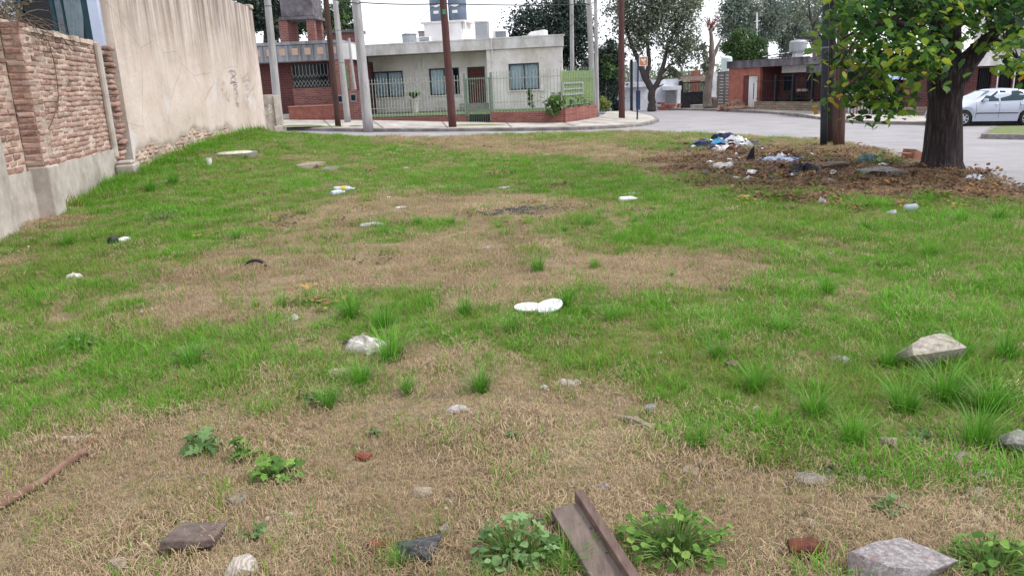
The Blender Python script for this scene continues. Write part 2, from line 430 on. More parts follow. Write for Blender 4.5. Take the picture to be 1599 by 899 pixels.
def wall_holes(m, u0, u1, z0, z1, v0, v1, holes):
    """a wall slab with rectangular openings (hu0, hu1, hz0, hz1), cut as columns"""
    us = sorted({u0, u1, *[h[0] for h in holes], *[h[1] for h in holes]})
    for a, b in zip(us[:-1], us[1:]):
        c = .5*(a+b); hs = sorted([(h[2], h[3]) for h in holes if h[0] < c < h[1]]); z = z0
        for lo, hi in hs:
            if lo > z: m.box(a, b, v0, v1, z, lo)
            z = hi
        if z < z1: m.box(a, b, v0, v1, z, z1)

def brick_colour(s, f):
    c = s.ramp(f, [(.0, lin(122, 84, 78)), (.3, lin(148, 110, 100)), (.6, lin(166, 130, 118)), (.85, lin(184, 156, 144)), (1., lin(140, 120, 112))])
    v = s.pos(); n = s.noise(v, 22, 6, .7)
    c = s.mix(s.ramp(n, [(.38, (0, 0, 0, 1)), (.68, (.5, .5, .5, 1))]), c, lin(204, 184, 168))
    sx = s.n('ShaderNodeSeparateXYZ'); s.l(s.n('ShaderNodeNewGeometry').outputs['Position'], sx.inputs[0])
    up = s.n('ShaderNodeMapRange'); s.l(sx.outputs[2], up.inputs[0]); up.inputs[1].default_value = 1.9; up.inputs[2].default_value = 2.75
    grime = s.math('MULTIPLY', s.ramp(s.noise(s.pos((3, 3, .8)), 1.6, 5, .7), [(.4, (0, 0, 0, 1)), (.6, (1, 1, 1, 1))]), s.math('ADD', up.outputs[0], .12))
    c = s.mix(s.math('MULTIPLY', grime, .8), c, lin(74, 62, 58))
    s.base(c, .93, .15); s.bump(n, .6, .012); return s.m
s = N('old_brick'); M_brick = brick_colour(s, s.n('ShaderNodeObjectInfo').outputs['Random'])
s = N('old_brick_joined'); M_brickj = brick_colour(s, s.n('ShaderNodeAttribute', attribute_name='tint').outputs['Fac'])
M_mortar = simple('old_mortar', lin(216, 200, 186), lin(180, 160, 146), 14, .95, .7, dirt=lin(96, 84, 76), dscale=1.2)
M_cbase = simple('rendered_base', lin(190, 182, 174), lin(168, 158, 150), 5, .92, .25, dirt=lin(128, 120, 110), dscale=1.1)
def brick_mesh(L, D, Hh, seed):
    r = random.Random(seed); c = .006; m = MB(); j = lambda a: r.uniform(-a, a)
    vs = [(x, D, z) for x, z in ((-L/2, -Hh/2), (L/2, -Hh/2), (L/2, Hh/2), (-L/2, Hh/2))]
    vs += [(x+j(.006), .010+j(.004), z+j(.005)) for x, z in ((-L/2, -Hh/2), (L/2, -Hh/2), (L/2, Hh/2), (-L/2, Hh/2))]
    q = .014
    vs += [(x+j(.008), j(.006), z+j(.006)) for x, z in ((-L/2+q, -Hh/2+q*.7), (L/2-q, -Hh/2+q*.7), (L/2-q, Hh/2-q*.7), (-L/2+q, Hh/2-q*.7))]
    fs = [(8, 9, 10, 11)]
    for a in (0, 4): fs += [(a+i, a+(i+1) % 4, a+4+(i+1) % 4, a+4+i) for i in range(4)]
    m.add(vs, fs); return m
BR = [brick_mesh(.245+.012*(i % 3-1), .10, .060+.006*(i % 2), 40+i) for i in range(8)]
BRm = [b.mesh('brick') for b in BR]
for me in BRm: me.materials.append(M_brick)
class Joined:
    def __init__(s): s.V = []; s.F = []; s.T = []
    def add(s, mb, M, t):
        b = len(s.V); s.V += [tuple(M @ Vector(p)) for p in mb.v]; s.F += [tuple(b+i for i in f) for f in mb.f]; s.T += [t]*len(mb.v)
    def build(s, name, mat, parent):
        me = raw_mesh(name, s.V, s.F, [mat], {'tint': s.T}); o = bpy.data.objects.new(name, me); col.objects.link(o); o.parent = parent; tag(o, kind='stuff'); return o
BW = Plane((-5.25, 5.1), (-7.70, 15.45))
bw = BW.thing('brick_wall', 'old reddish brick wall on a grey rendered base along the lot', 'wall')
TOPZ = 2.66; BASEZ = .70
uP1 = BW.uz(100, 316, -.25)[0]; uP0 = uP1-.42; uEND = BW.L; uCOL = BW.uz(203, 250, -.2)[0]-.08; uSTR = BW.uz(186, 250, -.1)[0]
part('core', M_mortar, bw, lambda m: m.box(-.02, uEND+.1, .009, .24, -.3, TOPZ-.02))
def rough_slab(m, u0, u1, z0, z1, v0, v1, k=0.012, nu=24, nz=6):
    us = np.linspace(u0, u1, nu); zs = np.linspace(z0, z1, nz)
    m.grid(lambda u, z: (u, v0+random.uniform(-k, k), z+(random.uniform(-k, k)*1.5 if z == zs[-1] else 0)), list(us), list(zs))
    m.box(u0, u1, v0+.02, v1, z0, z1-.02)
part('rendered_base', M_cbase, bw, lambda m: (rough_slab(m, -.0, uP0, -.3, BASEZ+.02, -.05, .01, .005), rough_slab(m, uP1, uEND-.28, -.3, BASEZ, -.05, .01, .005)), smooth=False)
part('pillar_base', M_cbase, bw, lambda m: m.box(uP0-.02, uP1+.02, -.27, .0, -.3, BASEZ+.06), bevel=.02)
part('pillar_core', M_mortar, bw, lambda m: m.box(uP0+.012, uP1-.012, -.225, .0, BASEZ, TOPZ-.03))
part('near_pillar', M_cbase, bw, lambda m: m.box(BW.uz(-16, 330)[0]-.45, BW.uz(6, 345)[0], -.16, .0, -.3, 1.25), bevel=.02)
spots = []      # every brick: (distance, matrix)
CH = .0826
def course_run(u0, u1, zb, zt, v, rz=0.0, off=True, far=1.0):
    k = 0; z = zb+CH/2
    while z < zt:
        u = u0+(.1325 if (k % 2 == 0) else 0.0)-.13*(not off)
        while u < u1+.02:
            if u > u0+.05 and u < u1-.05 or off is False:
                jr = Matrix.Rotation(random.gauss(0, .012), 4, 'Y') @ Matrix.Rotation(random.gauss(0, .02), 4, 'Z')
                if u0+.10 < u < u1-.10: spots.append((u, Matrix.Translation((u+random.gauss(0, .005), v+random.gauss(-.002, .006), z+random.gauss(0, .003))) @ jr))
                else:
                    spots.append((u, Matrix.Translation((u+(-.04 if u > u1-.1 else .04), v+random.gauss(-.002, .006), z)) @ jr @ Matrix.Diagonal((.55, 1, 1, 1))))
            u += .265
        z += CH; k += 1
course_run(0, uP0, BASEZ+.02, TOPZ, 0.0); course_run(uP1, uEND-.30, BASEZ, TOPZ, 0.0)
for k in range(int((TOPZ-BASEZ)/CH)):           # pillar bricks: near flank and front
    z = BASEZ+.06+CH*(k+.5)
    for uu, w in (((uP0+.125, 1), (uP0+.34, .62)) if k % 2 else ((uP0+.08, .62), (uP0+.295, 1))):
        spots.append((uP0-1, Matrix.Translation((uu, -.232+random.gauss(0, .006), z)) @ Matrix.Diagonal((w, 1, 1, 1)) @ Matrix.Rotation(random.gauss(0, .02), 4, 'Y')))
    spots.append((uP0-1, Matrix.Translation((uP0+random.gauss(0, .005), -.11, z)) @ Matrix.Rotation(-math.pi/2, 4, 'Z') @ Matrix.Diagonal((.86, .9, 1, 1)) @ Matrix.Rotation(random.gauss(0, .015), 4, 'Y')))
for k in range(int((TOPZ-.45)/(CH*1.25))):            # the rough toothed brick end next to the rendered wall
    z = .45+CH*1.25*(k+.5)
    spots.append((uCOL-2, Matrix.Translation((uCOL+random.gauss(0, .02), -.17+random.gauss(0, .025), z)) @ Matrix.Rotation(random.gauss(0, .09), 4, 'Z') @ Matrix.Diagonal((1.3, 1.6, 1.25, 1)) @ Matrix.Rotation(random.gauss(0, .04), 4, 'Y')))
vis = [q for q in spots if q[0] > BW.uz(-30, 200)[0]]; hid = [q for q in spots if q[0] <= BW.uz(-30, 200)[0]]
vis.sort(key=lambda q: q[0])
for i, (u, M) in enumerate(vis[:295]):
    o = bpy.data.objects.new('brick', BRm[random.randrange(8)]); col.objects.link(o); o.parent = bw; o.matrix_local = M
J = Joined()
for u, M in vis[295:]+hid: J.add(BR[random.randrange(8)], M, random.random())
J.build('brick_courses', M_brickj, bw)
part('concrete_strip', M_cbase, bw, lambda m: m.tube([(uSTR+random.gauss(0, .004), -.05, .55+i*.21) for i in range(11)], .065, 10))
part('coping', M_mortar, bw, lambda m: [m.box(u, u+.3, -.02+random.uniform(-.02, .02), .25, TOPZ-.05, TOPZ+.0+random.uniform(.0, .05)) for u in np.arange(0, uEND-.2, .302)])
part('footing_block', M_cbase, bw, lambda m: (m.box(uSTR-.25, uSTR+.3, -.40, -.06, -.2, .40), m.box(uSTR-.2, uSTR+.1, -.36, -.08, .40, .47)), bevel=.035)

# ------------------------------------------------------------------ big rendered wall
PW = Plane((-7.57, 15.74), (-7.97, 26.1))
pw = PW.thing('rendered_wall', 'tall stained beige rendered wall with crumbling foot and graffiti', 'wall')
s = N('stained_render')
v = s.pos(); base = s.ramp(s.noise(v, 1.1, 6, .62), [(.3, lin(180, 166, 154)), (.5, lin(198, 184, 174)), (.72, lin(210, 198, 190))])
st = s.noise(s.pos((3.2, 3.2, .22)), 1.4, 6, .6)
sx = s.n('ShaderNodeSeparateXYZ'); s.l(s.n('ShaderNodeNewGeometry').outputs['Position'], sx.inputs[0])
up = s.n('ShaderNodeMapRange'); s.l(sx.outputs[2], up.inputs[0]); up.inputs[1].default_value = 2.0; up.inputs[2].default_value = 4.4
streak = s.math('MULTIPLY', s.ramp(st, [(.36, (0, 0, 0, 1)), (.62, (1, 1, 1, 1))]), s.math('ADD', s.math('MULTIPLY', up.outputs[0], 1.0), .06))
fine = s.ramp(s.noise(s.pos((9, 9, .5)), 1.5, 5, .6), [(.5, (0, 0, 0, 1)), (.7, (1, 1, 1, 1))])
c = s.mix(s.math('MINIMUM', s.math('MULTIPLY', streak, 1.0), .85), base, lin(120, 110, 104))
c = s.mix(s.math('MULTIPLY', s.math('MULTIPLY', fine, up.outputs[0]), .55), c, lin(90, 82, 78))
bl = s.ramp(s.noise(s.pos((.8, .8, .5)), 1.15, 3), [(.60, (0, 0, 0, 1)), (.72, (.55, .55, .55, 1))])
dn = s.n('ShaderNodeMapRange'); s.l(sx.outputs[2], dn.inputs[0]); dn.inputs[1].default_value = 2.6; dn.inputs[2].default_value = 1.6
c = s.mix(s.math('MULTIPLY', bl, dn.outputs[0]), c, lin(206, 208, 214))
pt = s.ramp(s.noise(v, 4.5, 7, .75), [(.30, (1, 1, 1, 1)), (.40, (0, 0, 0, 1))]); c = s.mix(s.math('MULTIPLY', pt, .45), c, lin(158, 138, 124))
cv = s.n('ShaderNodeTexVoronoi', feature='DISTANCE_TO_EDGE'); cv.inputs['Scale'].default_value = .55; s.l(s.mix(.12, v, s.n('ShaderNodeTexNoise').outputs[1]), cv.inputs['Vector'])
c = s.mix(s.ramp(cv.outputs[0], [(.0, (.35, .35, .35, 1)), (.006, (0, 0, 0, 1))]), c, lin(110, 98, 90))
s.base(c, .93, .12); s.bump(s.math('ADD', s.noise(v, 9, 6, .7), s.noise(v, 2, 3)), .5, .03); M_plaster = s.m
def ptop(u): return 4.30+.0*u+.02*math.sin(u*1.3)+.012*math.sin(u*5)
def pbot(u):
    k = float(sstep(u, -.1, .25)-sstep(u, 5.6, 8.2)); g = float(H(*PW.w(u, -.1, 0)[:2]))
    return g-.25 if k < .02 else (g-.2)*(1-k)+(g+.27+.09*math.sin(u*2.1)+.05*math.sin(u*7.3)+.02*math.sin(u*19))*k
us = list(np.linspace(0, PW.L, 150)); ts = list(np.linspace(0, 1, 40))
part('render_coat', M_plaster, pw, lambda m: (m.grid(lambda u, t: (u, -.045*(t > .0)+.012*math.sin(u*1.7)*math.sin(t*5)+.004*math.sin(u*6+t*9), pbot(u)+(ptop(u)-pbot(u))*t), us, ts),
     m.grid(lambda u, t: (u, -.045+.16*t, ptop(u)), us, [0, 1]), m.grid(lambda t, h: (0, -.045+.16*t, -.1+h*4.3), [1, 0], [0, 1]), m.grid(lambda t, h: (PW.L, -.045+.16*t, .2+h*4.08), [0, 1], [0, 1]), m.grid(lambda u, h: (u, .115, -.2+(ptop(u)+.2)*h), us, [1, 0])), smooth=True)
part('core', M_mortar, pw, lambda m: m.box(.02, PW.L-.02, .0, .11, -.3, 4.1))
J = Joined(); k = 0; z = .02
while z < 1.25:
    u = .0+(.13 if k % 2 else 0)
    while u < 8.0:
        if z > float(H(*PW.w(u, -.1, 0)[:2]))-.1 and z < pbot(u)+.06:
            q = .6+.4*random.random()
            J.add(BR[random.randrange(8)], Matrix.Translation((u+random.gauss(0, .01), -.03+abs(random.gauss(0, .03)), z)) @ Matrix.Rotation(random.gauss(0, .12), 4, 'Z') @ Matrix.Rotation(random.gauss(0, .05), 4, 'Y') @ Matrix.Diagonal((.95*q, 1, .9, 1)), random.uniform(.55, .95))
        u += .262*random.uniform(.8, 1.05)
    z += .08; k += 1
J.build('exposed_brickwork', M_brickj, pw)
M_spray = simple('graffiti_spray', lin(112, 106, 106), lin(138, 130, 128), 30, .7); M_spray2 = simple('graffiti_faded', lin(150, 140, 134), lin(168, 158, 150), 30, .8)
def stroke(m, pl, pts, w, v=-.062):
    q = [pl.uz(x, y, v) for x, y in pts]
    out = []
    for i in range(len(q)-1):
        for k in range(5): out.append((q[i][0]+(q[i+1][0]-q[i][0])*k/5, q[i][1]+(q[i+1][1]-q[i][1])*k/5))
    out.append(q[-1]); q = out
    for i in range(1, len(q)-1): q[i] = (.25*q[i-1][0]+.5*q[i][0]+.25*q[i+1][0], .25*q[i-1][1]+.5*q[i][1]+.25*q[i+1][1])
    V = []
    for i, (u, z) in enumerate(q):
        a = q[max(i-1, 0)]; b = q[min(i+1, len(q)-1)]; d = np.array([b[0]-a[0], b[1]-a[1]]); d = d/max(np.linalg.norm(d), 1e-6)
        V += [(u-d[1]*w, v, z+d[0]*w), (u+d[1]*w, v, z-d[0]*w)]
    m.add(V, [(2*i, 2*i+1, 2*i+3, 2*i+2) for i in range(len(q)-1)])
def graf(name, mat, par, pl, strokes, w, v=-.07):
    m = MB(); [stroke(m, pl, p, w, v) for p in strokes]; return m.build(name, mat, par)
graf('graffiti', M_spray, pw, PW, [[(358, 112), (362, 110), (367, 112), (369, 116), (365, 119), (361, 123), (362, 127), (367, 128), (369, 124), (364, 118), (361, 113)],
   [(360, 129), (366, 129), (371, 129)], [(366, 133), (366, 139), (367, 143)], [(365, 133), (370, 132), (371, 135), (367, 138), (372, 143)], [(368, 146), (372, 145), (371, 151), (369, 154)], [(369, 157), (371, 163), (373, 167), (373, 161), (370, 162)]], .011)
graf('faded_graffiti', M_spray2, pw, PW, [[(380, 122), (385, 118), (388, 112), (390, 120), (392, 128)], [(380, 126), (388, 124), (392, 124)], [(384, 132), (388, 134), (386, 140), (390, 138)], [(384, 146), (388, 152), (390, 146)], [(386, 156), (389, 160), (386, 166), (390, 170)],
   [(347, 134), (350, 127), (351, 133)], [(346, 138), (349, 141)], [(350, 144), (351, 150)], [(354, 142), (354, 152), (357, 158)], [(358, 148), (358, 160)]], .009)
part('loose_coping', M_cbase, pw, lambda m: m.box(PW.L-.35, PW.L+.02, -.08, .15, 4.24, 4.36), bevel=.02)

# ------------------------------------------------------------------ low wall and post that end the row
LW = Plane((-7.99, 26.12), (-7.4, 26.4))
lw = LW.thing('low_wall', 'low stained wall stub with a concrete post past the tall wall', 'wall')
u0, u1, z0, z1 = LW.rect(414, 429, 148, 203)
M_stub = simple('stained_stub', lin(196, 188, 180), lin(150, 142, 134), 4, .9, .3, dirt=lin(106, 100, 92), dscale=2.2)
part('panel', M_stub, lw, lambda m: m.box(-.1, u1, 0, .18, -.2, z1), bevel=.015)
u2, u3, z2, z3 = LW.rect(428.5, 439, 149, 203)
part('post', M_cbase, lw, lambda m: m.box(u2+.003, u3, -.08, .2, -.2, z3), bevel=.02)
part('post_foot', M_stub, lw, lambda m: m.box(u2-.1, u3+.08, -.22, -.085, -.2, z0+.12), bevel=.03)
graf('painted_mark', simple('white_scrawl', lin(222, 220, 218), lin(206, 204, 202), 20), lw, LW, [[(420, 163), (420, 175)], [(420, 164), (424, 165), (423, 169), (420, 169)], [(420, 170), (425, 172), (424, 176), (420, 176)]], .012, -.012)

# ------------------------------------------------------------------ house looking over the brick wall
HB = Plane((-15, 18.5), (-9.1, 18.5))
hb = HB.thing('blue_house', 'pale blue house with dark green framed window behind the brick wall', 'house')
M_blue = simple('pale_blue_paint', lin(196, 208, 232), lin(184, 196, 222), 3, .8, .05); M_teal = simple('teal_frame', lin(18, 66, 76), lin(12, 50, 60), 6, .45)
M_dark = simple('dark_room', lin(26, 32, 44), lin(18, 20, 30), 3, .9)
M_glass = glassmat('window_glass')
w0, w1, z0, z1 = HB.rect(20, 136, -40, 52); z0 = 2.45
part('wall', M_blue, hb, lambda m: (wall_holes(m, 0, 5.9, -.3, 5.6, 0, .2, [(w0, w1, z0, z1)]), m.box(0, .2, .2, 5, -.3, 5.6), m.box(5.7, 5.9, .2, 5, -.3, 5.6)))
part('roof', M_cbase, hb, lambda m: m.box(-.2, 6.1, -.3, 5.2, 5.6, 5.8))
wn = part('window', M_teal, hb, lambda m: (frame(m, w0, w1, z0, z1, .04, .12, .16), m.box(.5*(w0+w1)-.04, .5*(w0+w1)+.04, .05, .11, z0+.16, z1-.16), m.box(w1-.62, w1-.59, .05, .11, z0+.16, z1-.16)))
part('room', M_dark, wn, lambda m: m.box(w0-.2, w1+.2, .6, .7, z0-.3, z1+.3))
part('curtain_or_reflection', simple('pale_reflection', lin(190, 206, 214), lin(160, 176, 188), 6), wn, lambda m: m.grid(lambda u, z: (u-(.25*(1-((z-z0)/(z1-z0)))**2), .28+.02*math.sin(u*40), z), list(np.linspace(w1-.85, w1-.22, 24)), list(np.linspace(z0+.45, z1-.1, 12))))  # pale curved sheet stands in for the white reflection on the glass
part('pane', M_glass, wn, lambda m: m.grid(lambda u, z: (u, .085, z), [w0+.16, w1-.16], [z0+.16, z1-.16]))

M_twig = simple('dry_twig', lin(120, 104, 90), lin(78, 64, 54), 20, .9)
M_dullleaf = leafmat('dull_leaf', [(.1, lin(70, 74, 58)), (.9, lin(112, 112, 92))], .2)
vn = thing('dry_vine', 'tangled dry vine sprawling over the top of the brick wall', 'vine', BW.w(BW.uz(40, 40)[0], .1, TOPZ))
def vine(m):
    for i in range(70):
        u = BW.uz(random.uniform(-60, 60), 45)[0]; p = Vector(BW.w(u, random.uniform(-.1, .5), TOPZ+random.uniform(0, .12)))
        d = Vector((random.uniform(-.4, 1.0), random.uniform(-.6, .4), random.uniform(.1, .8))).normalized(); pts = [p]; L = random.uniform(.3, 1.1)
        for k in range(7):
            d = (d+Vector((random.gauss(.03, .25), random.gauss(0, .25), random.gauss(-.16, .2)))).normalized(); p = p+d*L/7; pts.append(p)
        m.tube(pts, [random.uniform(.006, .012)*(1-k/9) for k in range(8)], 4, cap=False)
part('branches', M_twig, vn, vine, world=True)
def hang(m):
    for pts in ([(20, 45), (32, 90), (38, 130), (47, 170), (58, 200), (64, 222)], [(62, 48), (74, 70), (82, 100), (86, 130), (88, 150), (87, 170)], [(87, 165), (78, 190), (70, 206)], [(60, 48), (95, 60), (110, 80)]):
        m.tube([BW.w(BW.uz(x, y)[0], (-.30 if BW.uz(x, y)[0] < uP1 else -.03), BW.uz(x, y)[1]) for x, y in pts], .008, 4, cap=False)
part('hanging_stem', M_twig, vn, hang, world=True)
def leaf_cards(n, centers, spread, size, r, flatten=1.0):
    """vectorised pointed quads around clump centres"""
    c = centers[r.integers(0, len(centers), n)]+r.normal(0, 1, (n, 3))*spread*np.array([1, 1, flatten])
    a = r.normal(0, 1, (n, 3)); a /= np.linalg.norm(a, axis=1, keepdims=True); b = np.cross(a, r.normal(0, 1, (n, 3))); b /= np.linalg.norm(b, axis=1, keepdims=True)
    s_ = size*r.uniform(.55, 1.35, (n, 1)); V = np.stack([c-a*s_*.5, c+b*s_*.28, c+a*s_*.5, c-b*s_*.28], 1).reshape(-1, 3)
    return V, np.arange(4*n).reshape(n, 4), c
def leaves_obj(name, mat, parent, V, F, tint, kind='stuff'):
    inv = np.array(ROOTM[parent].inverted()); V = V @ inv[:3, :3].T+inv[:3, 3]
    o = bpy.data.objects.new(name, raw_mesh(name, V, F, [mat], {'tint': tint})); col.objects.link(o); o.parent = parent
    if kind: tag(o, kind=kind)
    return o
r_ = np.random.default_rng(5)
cen = np.array([BW.w(BW.uz(r_.uniform(-60, 45), 45)[0], r_.uniform(-.1, .5), TOPZ+r_.uniform(.0, .4)) for _ in range(40)])
V, F, c_ = leaf_cards(700, cen, .10, .08, r_); leaves_obj('leaves', M_dullleaf, vn, V, F, np.repeat(r_.uniform(0, 1, 700), 4))
# ================================================================== pavement in front of the houses across the street
def Z(p): return (p[0], p[1], p[2])
FR = Plane((-60, 30.6), (60, 30.6))
kf = [RG(x, y) for x, y in ((430, 204), (520, 205.5), (600, 206), (700, 206), (800, 205), (900, 203.5), (965, 201), (1000, 198), (1020, 194), (1029, 190), (1022, 185), (1002, 180), (985, 176.5))]
kf = [(-45, kf[0][1]-.8), (-22, kf[0][1]-.3)]+kf
kb_px = ((418, 187, 38.2), (505, 187.5, 38.0), (580, 187.5, 37.6), (690, 189.5, 36.4), (790, 191.5, 35.4), (880, 191.5, 34.6), (900, 189, 35.2), (918, 186, 36.5), (930, 183.5, 38.2), (938, 181, 40.2), (944, 178.5, 42.5), (946, 176, 45), (947, 174, 47))
kb = [Z(at(*q)) for q in kb_px]; kb = [(-45, 38.4, kb[0][2]+.6), (-22, 38.4, kb[0][2]+.2)]+kb
kerb1, walk1 = kerb_and_walk('kerb', 'pavement', kf, kb)
M_joint = simple('pavement_joint', lin(122, 116, 110), lin(100, 94, 88), 10, .95)
mj = MB()
for i in range(3, 12):                 # expansion joints, a hair above the slabs
    f = Vector((*kf[i], float(H_road(*kf[i]))+.14)); b = Vector(kb[i]); f = f+(b-f).normalized()*.3; s_ = (b-f).cross(Vector((0, 0, 1))).normalized()*.03
    up_ = Vector((0, 0, .006)); mj.add([f-s_+up_, f+s_+up_, b+s_+up_, b-s_+up_], [(0, 1, 2, 3)])
tag(mj.build('pavement_joint', M_joint), kind='structure')
for (px, py, rx, n) in ((468, 197, 1.1, 0), (512, 199, .9, 1), (556, 197.5, .35, 2), (640, 198.5, 1.6, 3), (745, 196, 1.4, 4)):
    p = at(px, py, 34.0); m = MB(); m.lathe([(0, .05), (rx*.5, .045), (rx*.9, .02), (rx, .0)], 14, Matrix.Translation(tuple(p)) @ Matrix.Diagonal((1, .35, 1, 1)) @ Matrix.Rotation(.03, 4, 'Y'))
    tag(m.build('verge', M_verge), kind='structure')

# ------------------------------------------------------------------ shared paints
M_cream = simple('cream_paint', lin(228, 224, 222), lin(218, 213, 210), 2, .85, .06, dirt=lin(182, 172, 160), dscale=.7)
M_fascia = simple('off_white_fascia', lin(218, 216, 216), lin(204, 201, 200), 3, .85, .05, dirt=lin(160, 154, 148), dscale=1.2, stretch=(1, 1, .5))
M_frame = simple('dark_window_frame', lin(62, 66, 78), lin(50, 54, 64), 8, .5)
M_curt = simple('blue_grey_curtain', lin(216, 230, 236), lin(176, 196, 206), 5, .9, stretch=(6, 6, .5))
M_door = simple('red_brown_door', lin(98, 48, 40), lin(70, 32, 28), 9, .5, stretch=(4, 4, .8))
M_gfence = simple('grey_green_iron', lin(128, 142, 128), lin(96, 112, 98), 12, .55, spec=.4)
M_wfence = simple('pale_iron', lin(172, 180, 170), lin(134, 142, 130), 12, .55, spec=.4)
M_tank = simple('blue_grey_tank', lin(104, 116, 132), lin(88, 100, 116), 3, .5); M_white = simple('white_paint', lin(228, 228, 230), lin(214, 214, 216), 4, .8, .04, dirt=lin(190, 186, 180), dscale=1.0)
M_ac = simple('ac_grey', lin(122, 130, 140), lin(96, 104, 112), 14, .6); M_metal = simple('dull_metal', lin(168, 172, 176), lin(140, 144, 148), 10, .5, metal=.3)
def brickmat(name, c1, c2, mort, scale=1.0, off=(0, 0, 0), vert_x=True, rot=0.0):
    s = N(name); g = s.n('ShaderNodeNewGeometry'); sx = s.n('ShaderNodeSeparateXYZ'); s.l(g.outputs['Position'], sx.inputs[0])
    h = s.math('ADD', s.math('MULTIPLY', sx.outputs[0], math.cos(rot)), s.math('MULTIPLY', sx.outputs[1], math.sin(rot)))
    cb = s.n('ShaderNodeCombineXYZ'); s.l(h, cb.inputs[0]); s.l(sx.outputs[2], cb.inputs[1])
    b = s.n('ShaderNodeTexBrick'); s.l(cb.outputs[0], b.inputs[0]); b.inputs['Color1'].default_value = c1; b.inputs['Color2'].default_value = c2; b.inputs['Mortar'].default_value = mort
    b.inputs['Scale'].default_value = scale; b.inputs['Brick Width'].default_value = .27; b.inputs['Row Height'].default_value = .085; b.inputs['Mortar Size'].default_value = .009; b.inputs['Bias'].default_value = 0
    n = s.noise(s.pos(), 1.3, 6, .7); c = s.mix(s.ramp(n, [(.35, (.5, .5, .5, 1)), (.6, (0, 0, 0, 1))]), b.outputs[0], tuple(x*.55 for x in c1[:3])+(1,), 'MIX')
    s.base(c, .9, .2); s.bump(s.math('SUBTRACT', 1.0, b.outputs['Fac']), .6, .02); return s.m
M_redbrick = brickmat('dark_red_brick', lin(98, 56, 56), lin(80, 46, 48), lin(116, 94, 92))
M_redbrick2 = brickmat('faded_red_brick', lin(144, 96, 90), lin(118, 74, 72), lin(158, 134, 126))
M_pinkbrick = brickmat('garden_wall_brick', lin(150, 96, 88), lin(120, 74, 70), lin(150, 120, 112), rot=-.3)
M_lawn = simple('front_lawn', lin(86, 104, 62), lin(62, 80, 44), 6, .95, .5)

# ------------------------------------------------------------------ cream bungalow
CW = Plane(at(572, 170, 43.0), at(879, 165, 40.6)); gz = CW.uz(745, 161, 1.3)[1]
CW.z0 = gz; ch = CW.thing('cream_bungalow', 'cream flat-roofed bungalow with three curtained windows behind an iron fence', 'house')
uS = CW.uz(762, 120)[0]; uR = CW.uz(878, 110)[0]; uL = CW.uz(569, 130, 1.3)[0]-.2
zt0 = CW.uz(720, 63)[1]; zf0 = CW.uz(820, 75.2)[1]
W1 = CW.rect(582.5, 630, 111.5, 152.5, 1.3); W2 = CW.rect(670.5, 717.5, 106.5, 148.5, 1.3); W3 = CW.rect(794.5, 842, 99, 140.5); DR = CW.rect(730.5, 758, 104.5, 161, 1.3)
DR = (DR[0], DR[1], 0.0, DR[3])
def skewbox(m, u0, u1, v0, v1, z0, z1, k=.16):       # the party line runs askew to the front
    b = len(m.v); m.box(u0, u1, v0, v1, z0, z1); m.v[b:] = [(x-(k*(y-v0) if x > .5*(uL+uR) else 0), y, z) for x, y, z in m.v[b:]]
part('wall', M_cream, ch, lambda m: (wall_holes(m, uL, uS, -.9, zf0-.01, 1.3, 1.5, [W1, W2, DR]), wall_holes(m, uS, uR, -.9, zf0-.01, 0, .2, [W3]), m.box(uS, uS+.2, .2, 1.3, -.9, zf0-.01), skewbox(m, uR-.2, uR, .2, 8, -.9, zf0-.01), m.box(uL, uL+.2, 1.5, 8, -.9, zf0-.01), m.box(uL+.2, uR-1.6, 7.8, 8, -.9, zf0-.01)))
part('porch_pier', M_cream, ch, lambda m: m.box(uS-.02, uS+.2, -.045, -.003, -.4, zf0-.01))
rf = part('roof_fascia', M_fascia, ch, lambda m: (skewbox(m, uL-.1, uR+.12, -.12, 8.1, zf0, zt0), m.box(uL-.12, uR+.14, -.14, .05, zt0-.05, zt0+.02)))
def window(W, v, par, open_from=None, bars=0, cur=M_curt, fm=M_frame):
    u0, u1, z0, z1 = W
    w = part('window', fm, par, lambda m: (frame(m, u0, u1, z0, z1, v+.02, v+.12, .07), m.box(.5*(u0+u1)-.03, .5*(u0+u1)+.03, v+.04, v+.10, z0+.07, z1-.07)))
    e = u1-.07 if open_from is None else u0+(u1-u0)*open_from
    part('curtain_or_reflection', cur, w, lambda m: m.grid(lambda u, z: (u, v+.15+.03*math.sin(u*34+.6*math.sin(z*2)), z), list(np.linspace(u0+.05, e, 70)), [z0+.05, .5*(z0+z1), z1-.05]), smooth=True)
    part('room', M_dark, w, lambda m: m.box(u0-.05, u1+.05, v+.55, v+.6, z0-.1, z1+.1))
    part('pane', M_glass, w, lambda m: m.grid(lambda u, z: (u, v+.06, z), [u0+.07, u1-.07], [z0+.07, z1-.07]))
    part('sill', M_cream, w, lambda m: m.box(u0-.06, u1+.06, v-.05, v+.019, z0-.07, z0-.003))
    return w
window(W1, 1.3, ch); window(W2, 1.3, ch, .78); window(W3, 0, ch, .95)
dr = part('door', M_door, ch, lambda m: (m.box(DR[0]+.08, DR[1]-.08, 1.40, 1.46, .02, DR[3]-.08), [m.box(DR[0]+.14+(i % 2)*.42, DR[0]+.14+(i % 2)*.42+.3, 1.375, 1.40, .15+(i//2)*.48, .15+(i//2)*.48+.38) for i in range(8)]))
part('door_frame', M_frame, dr, lambda m: frame(m, DR[0], DR[1], 0, DR[3], 1.34, 1.46, .08, .02)); part('handle', M_metal, dr, lambda m: m.box(DR[0]+.2, DR[0]+.32, 1.34, 1.37, 1.0, 1.05))
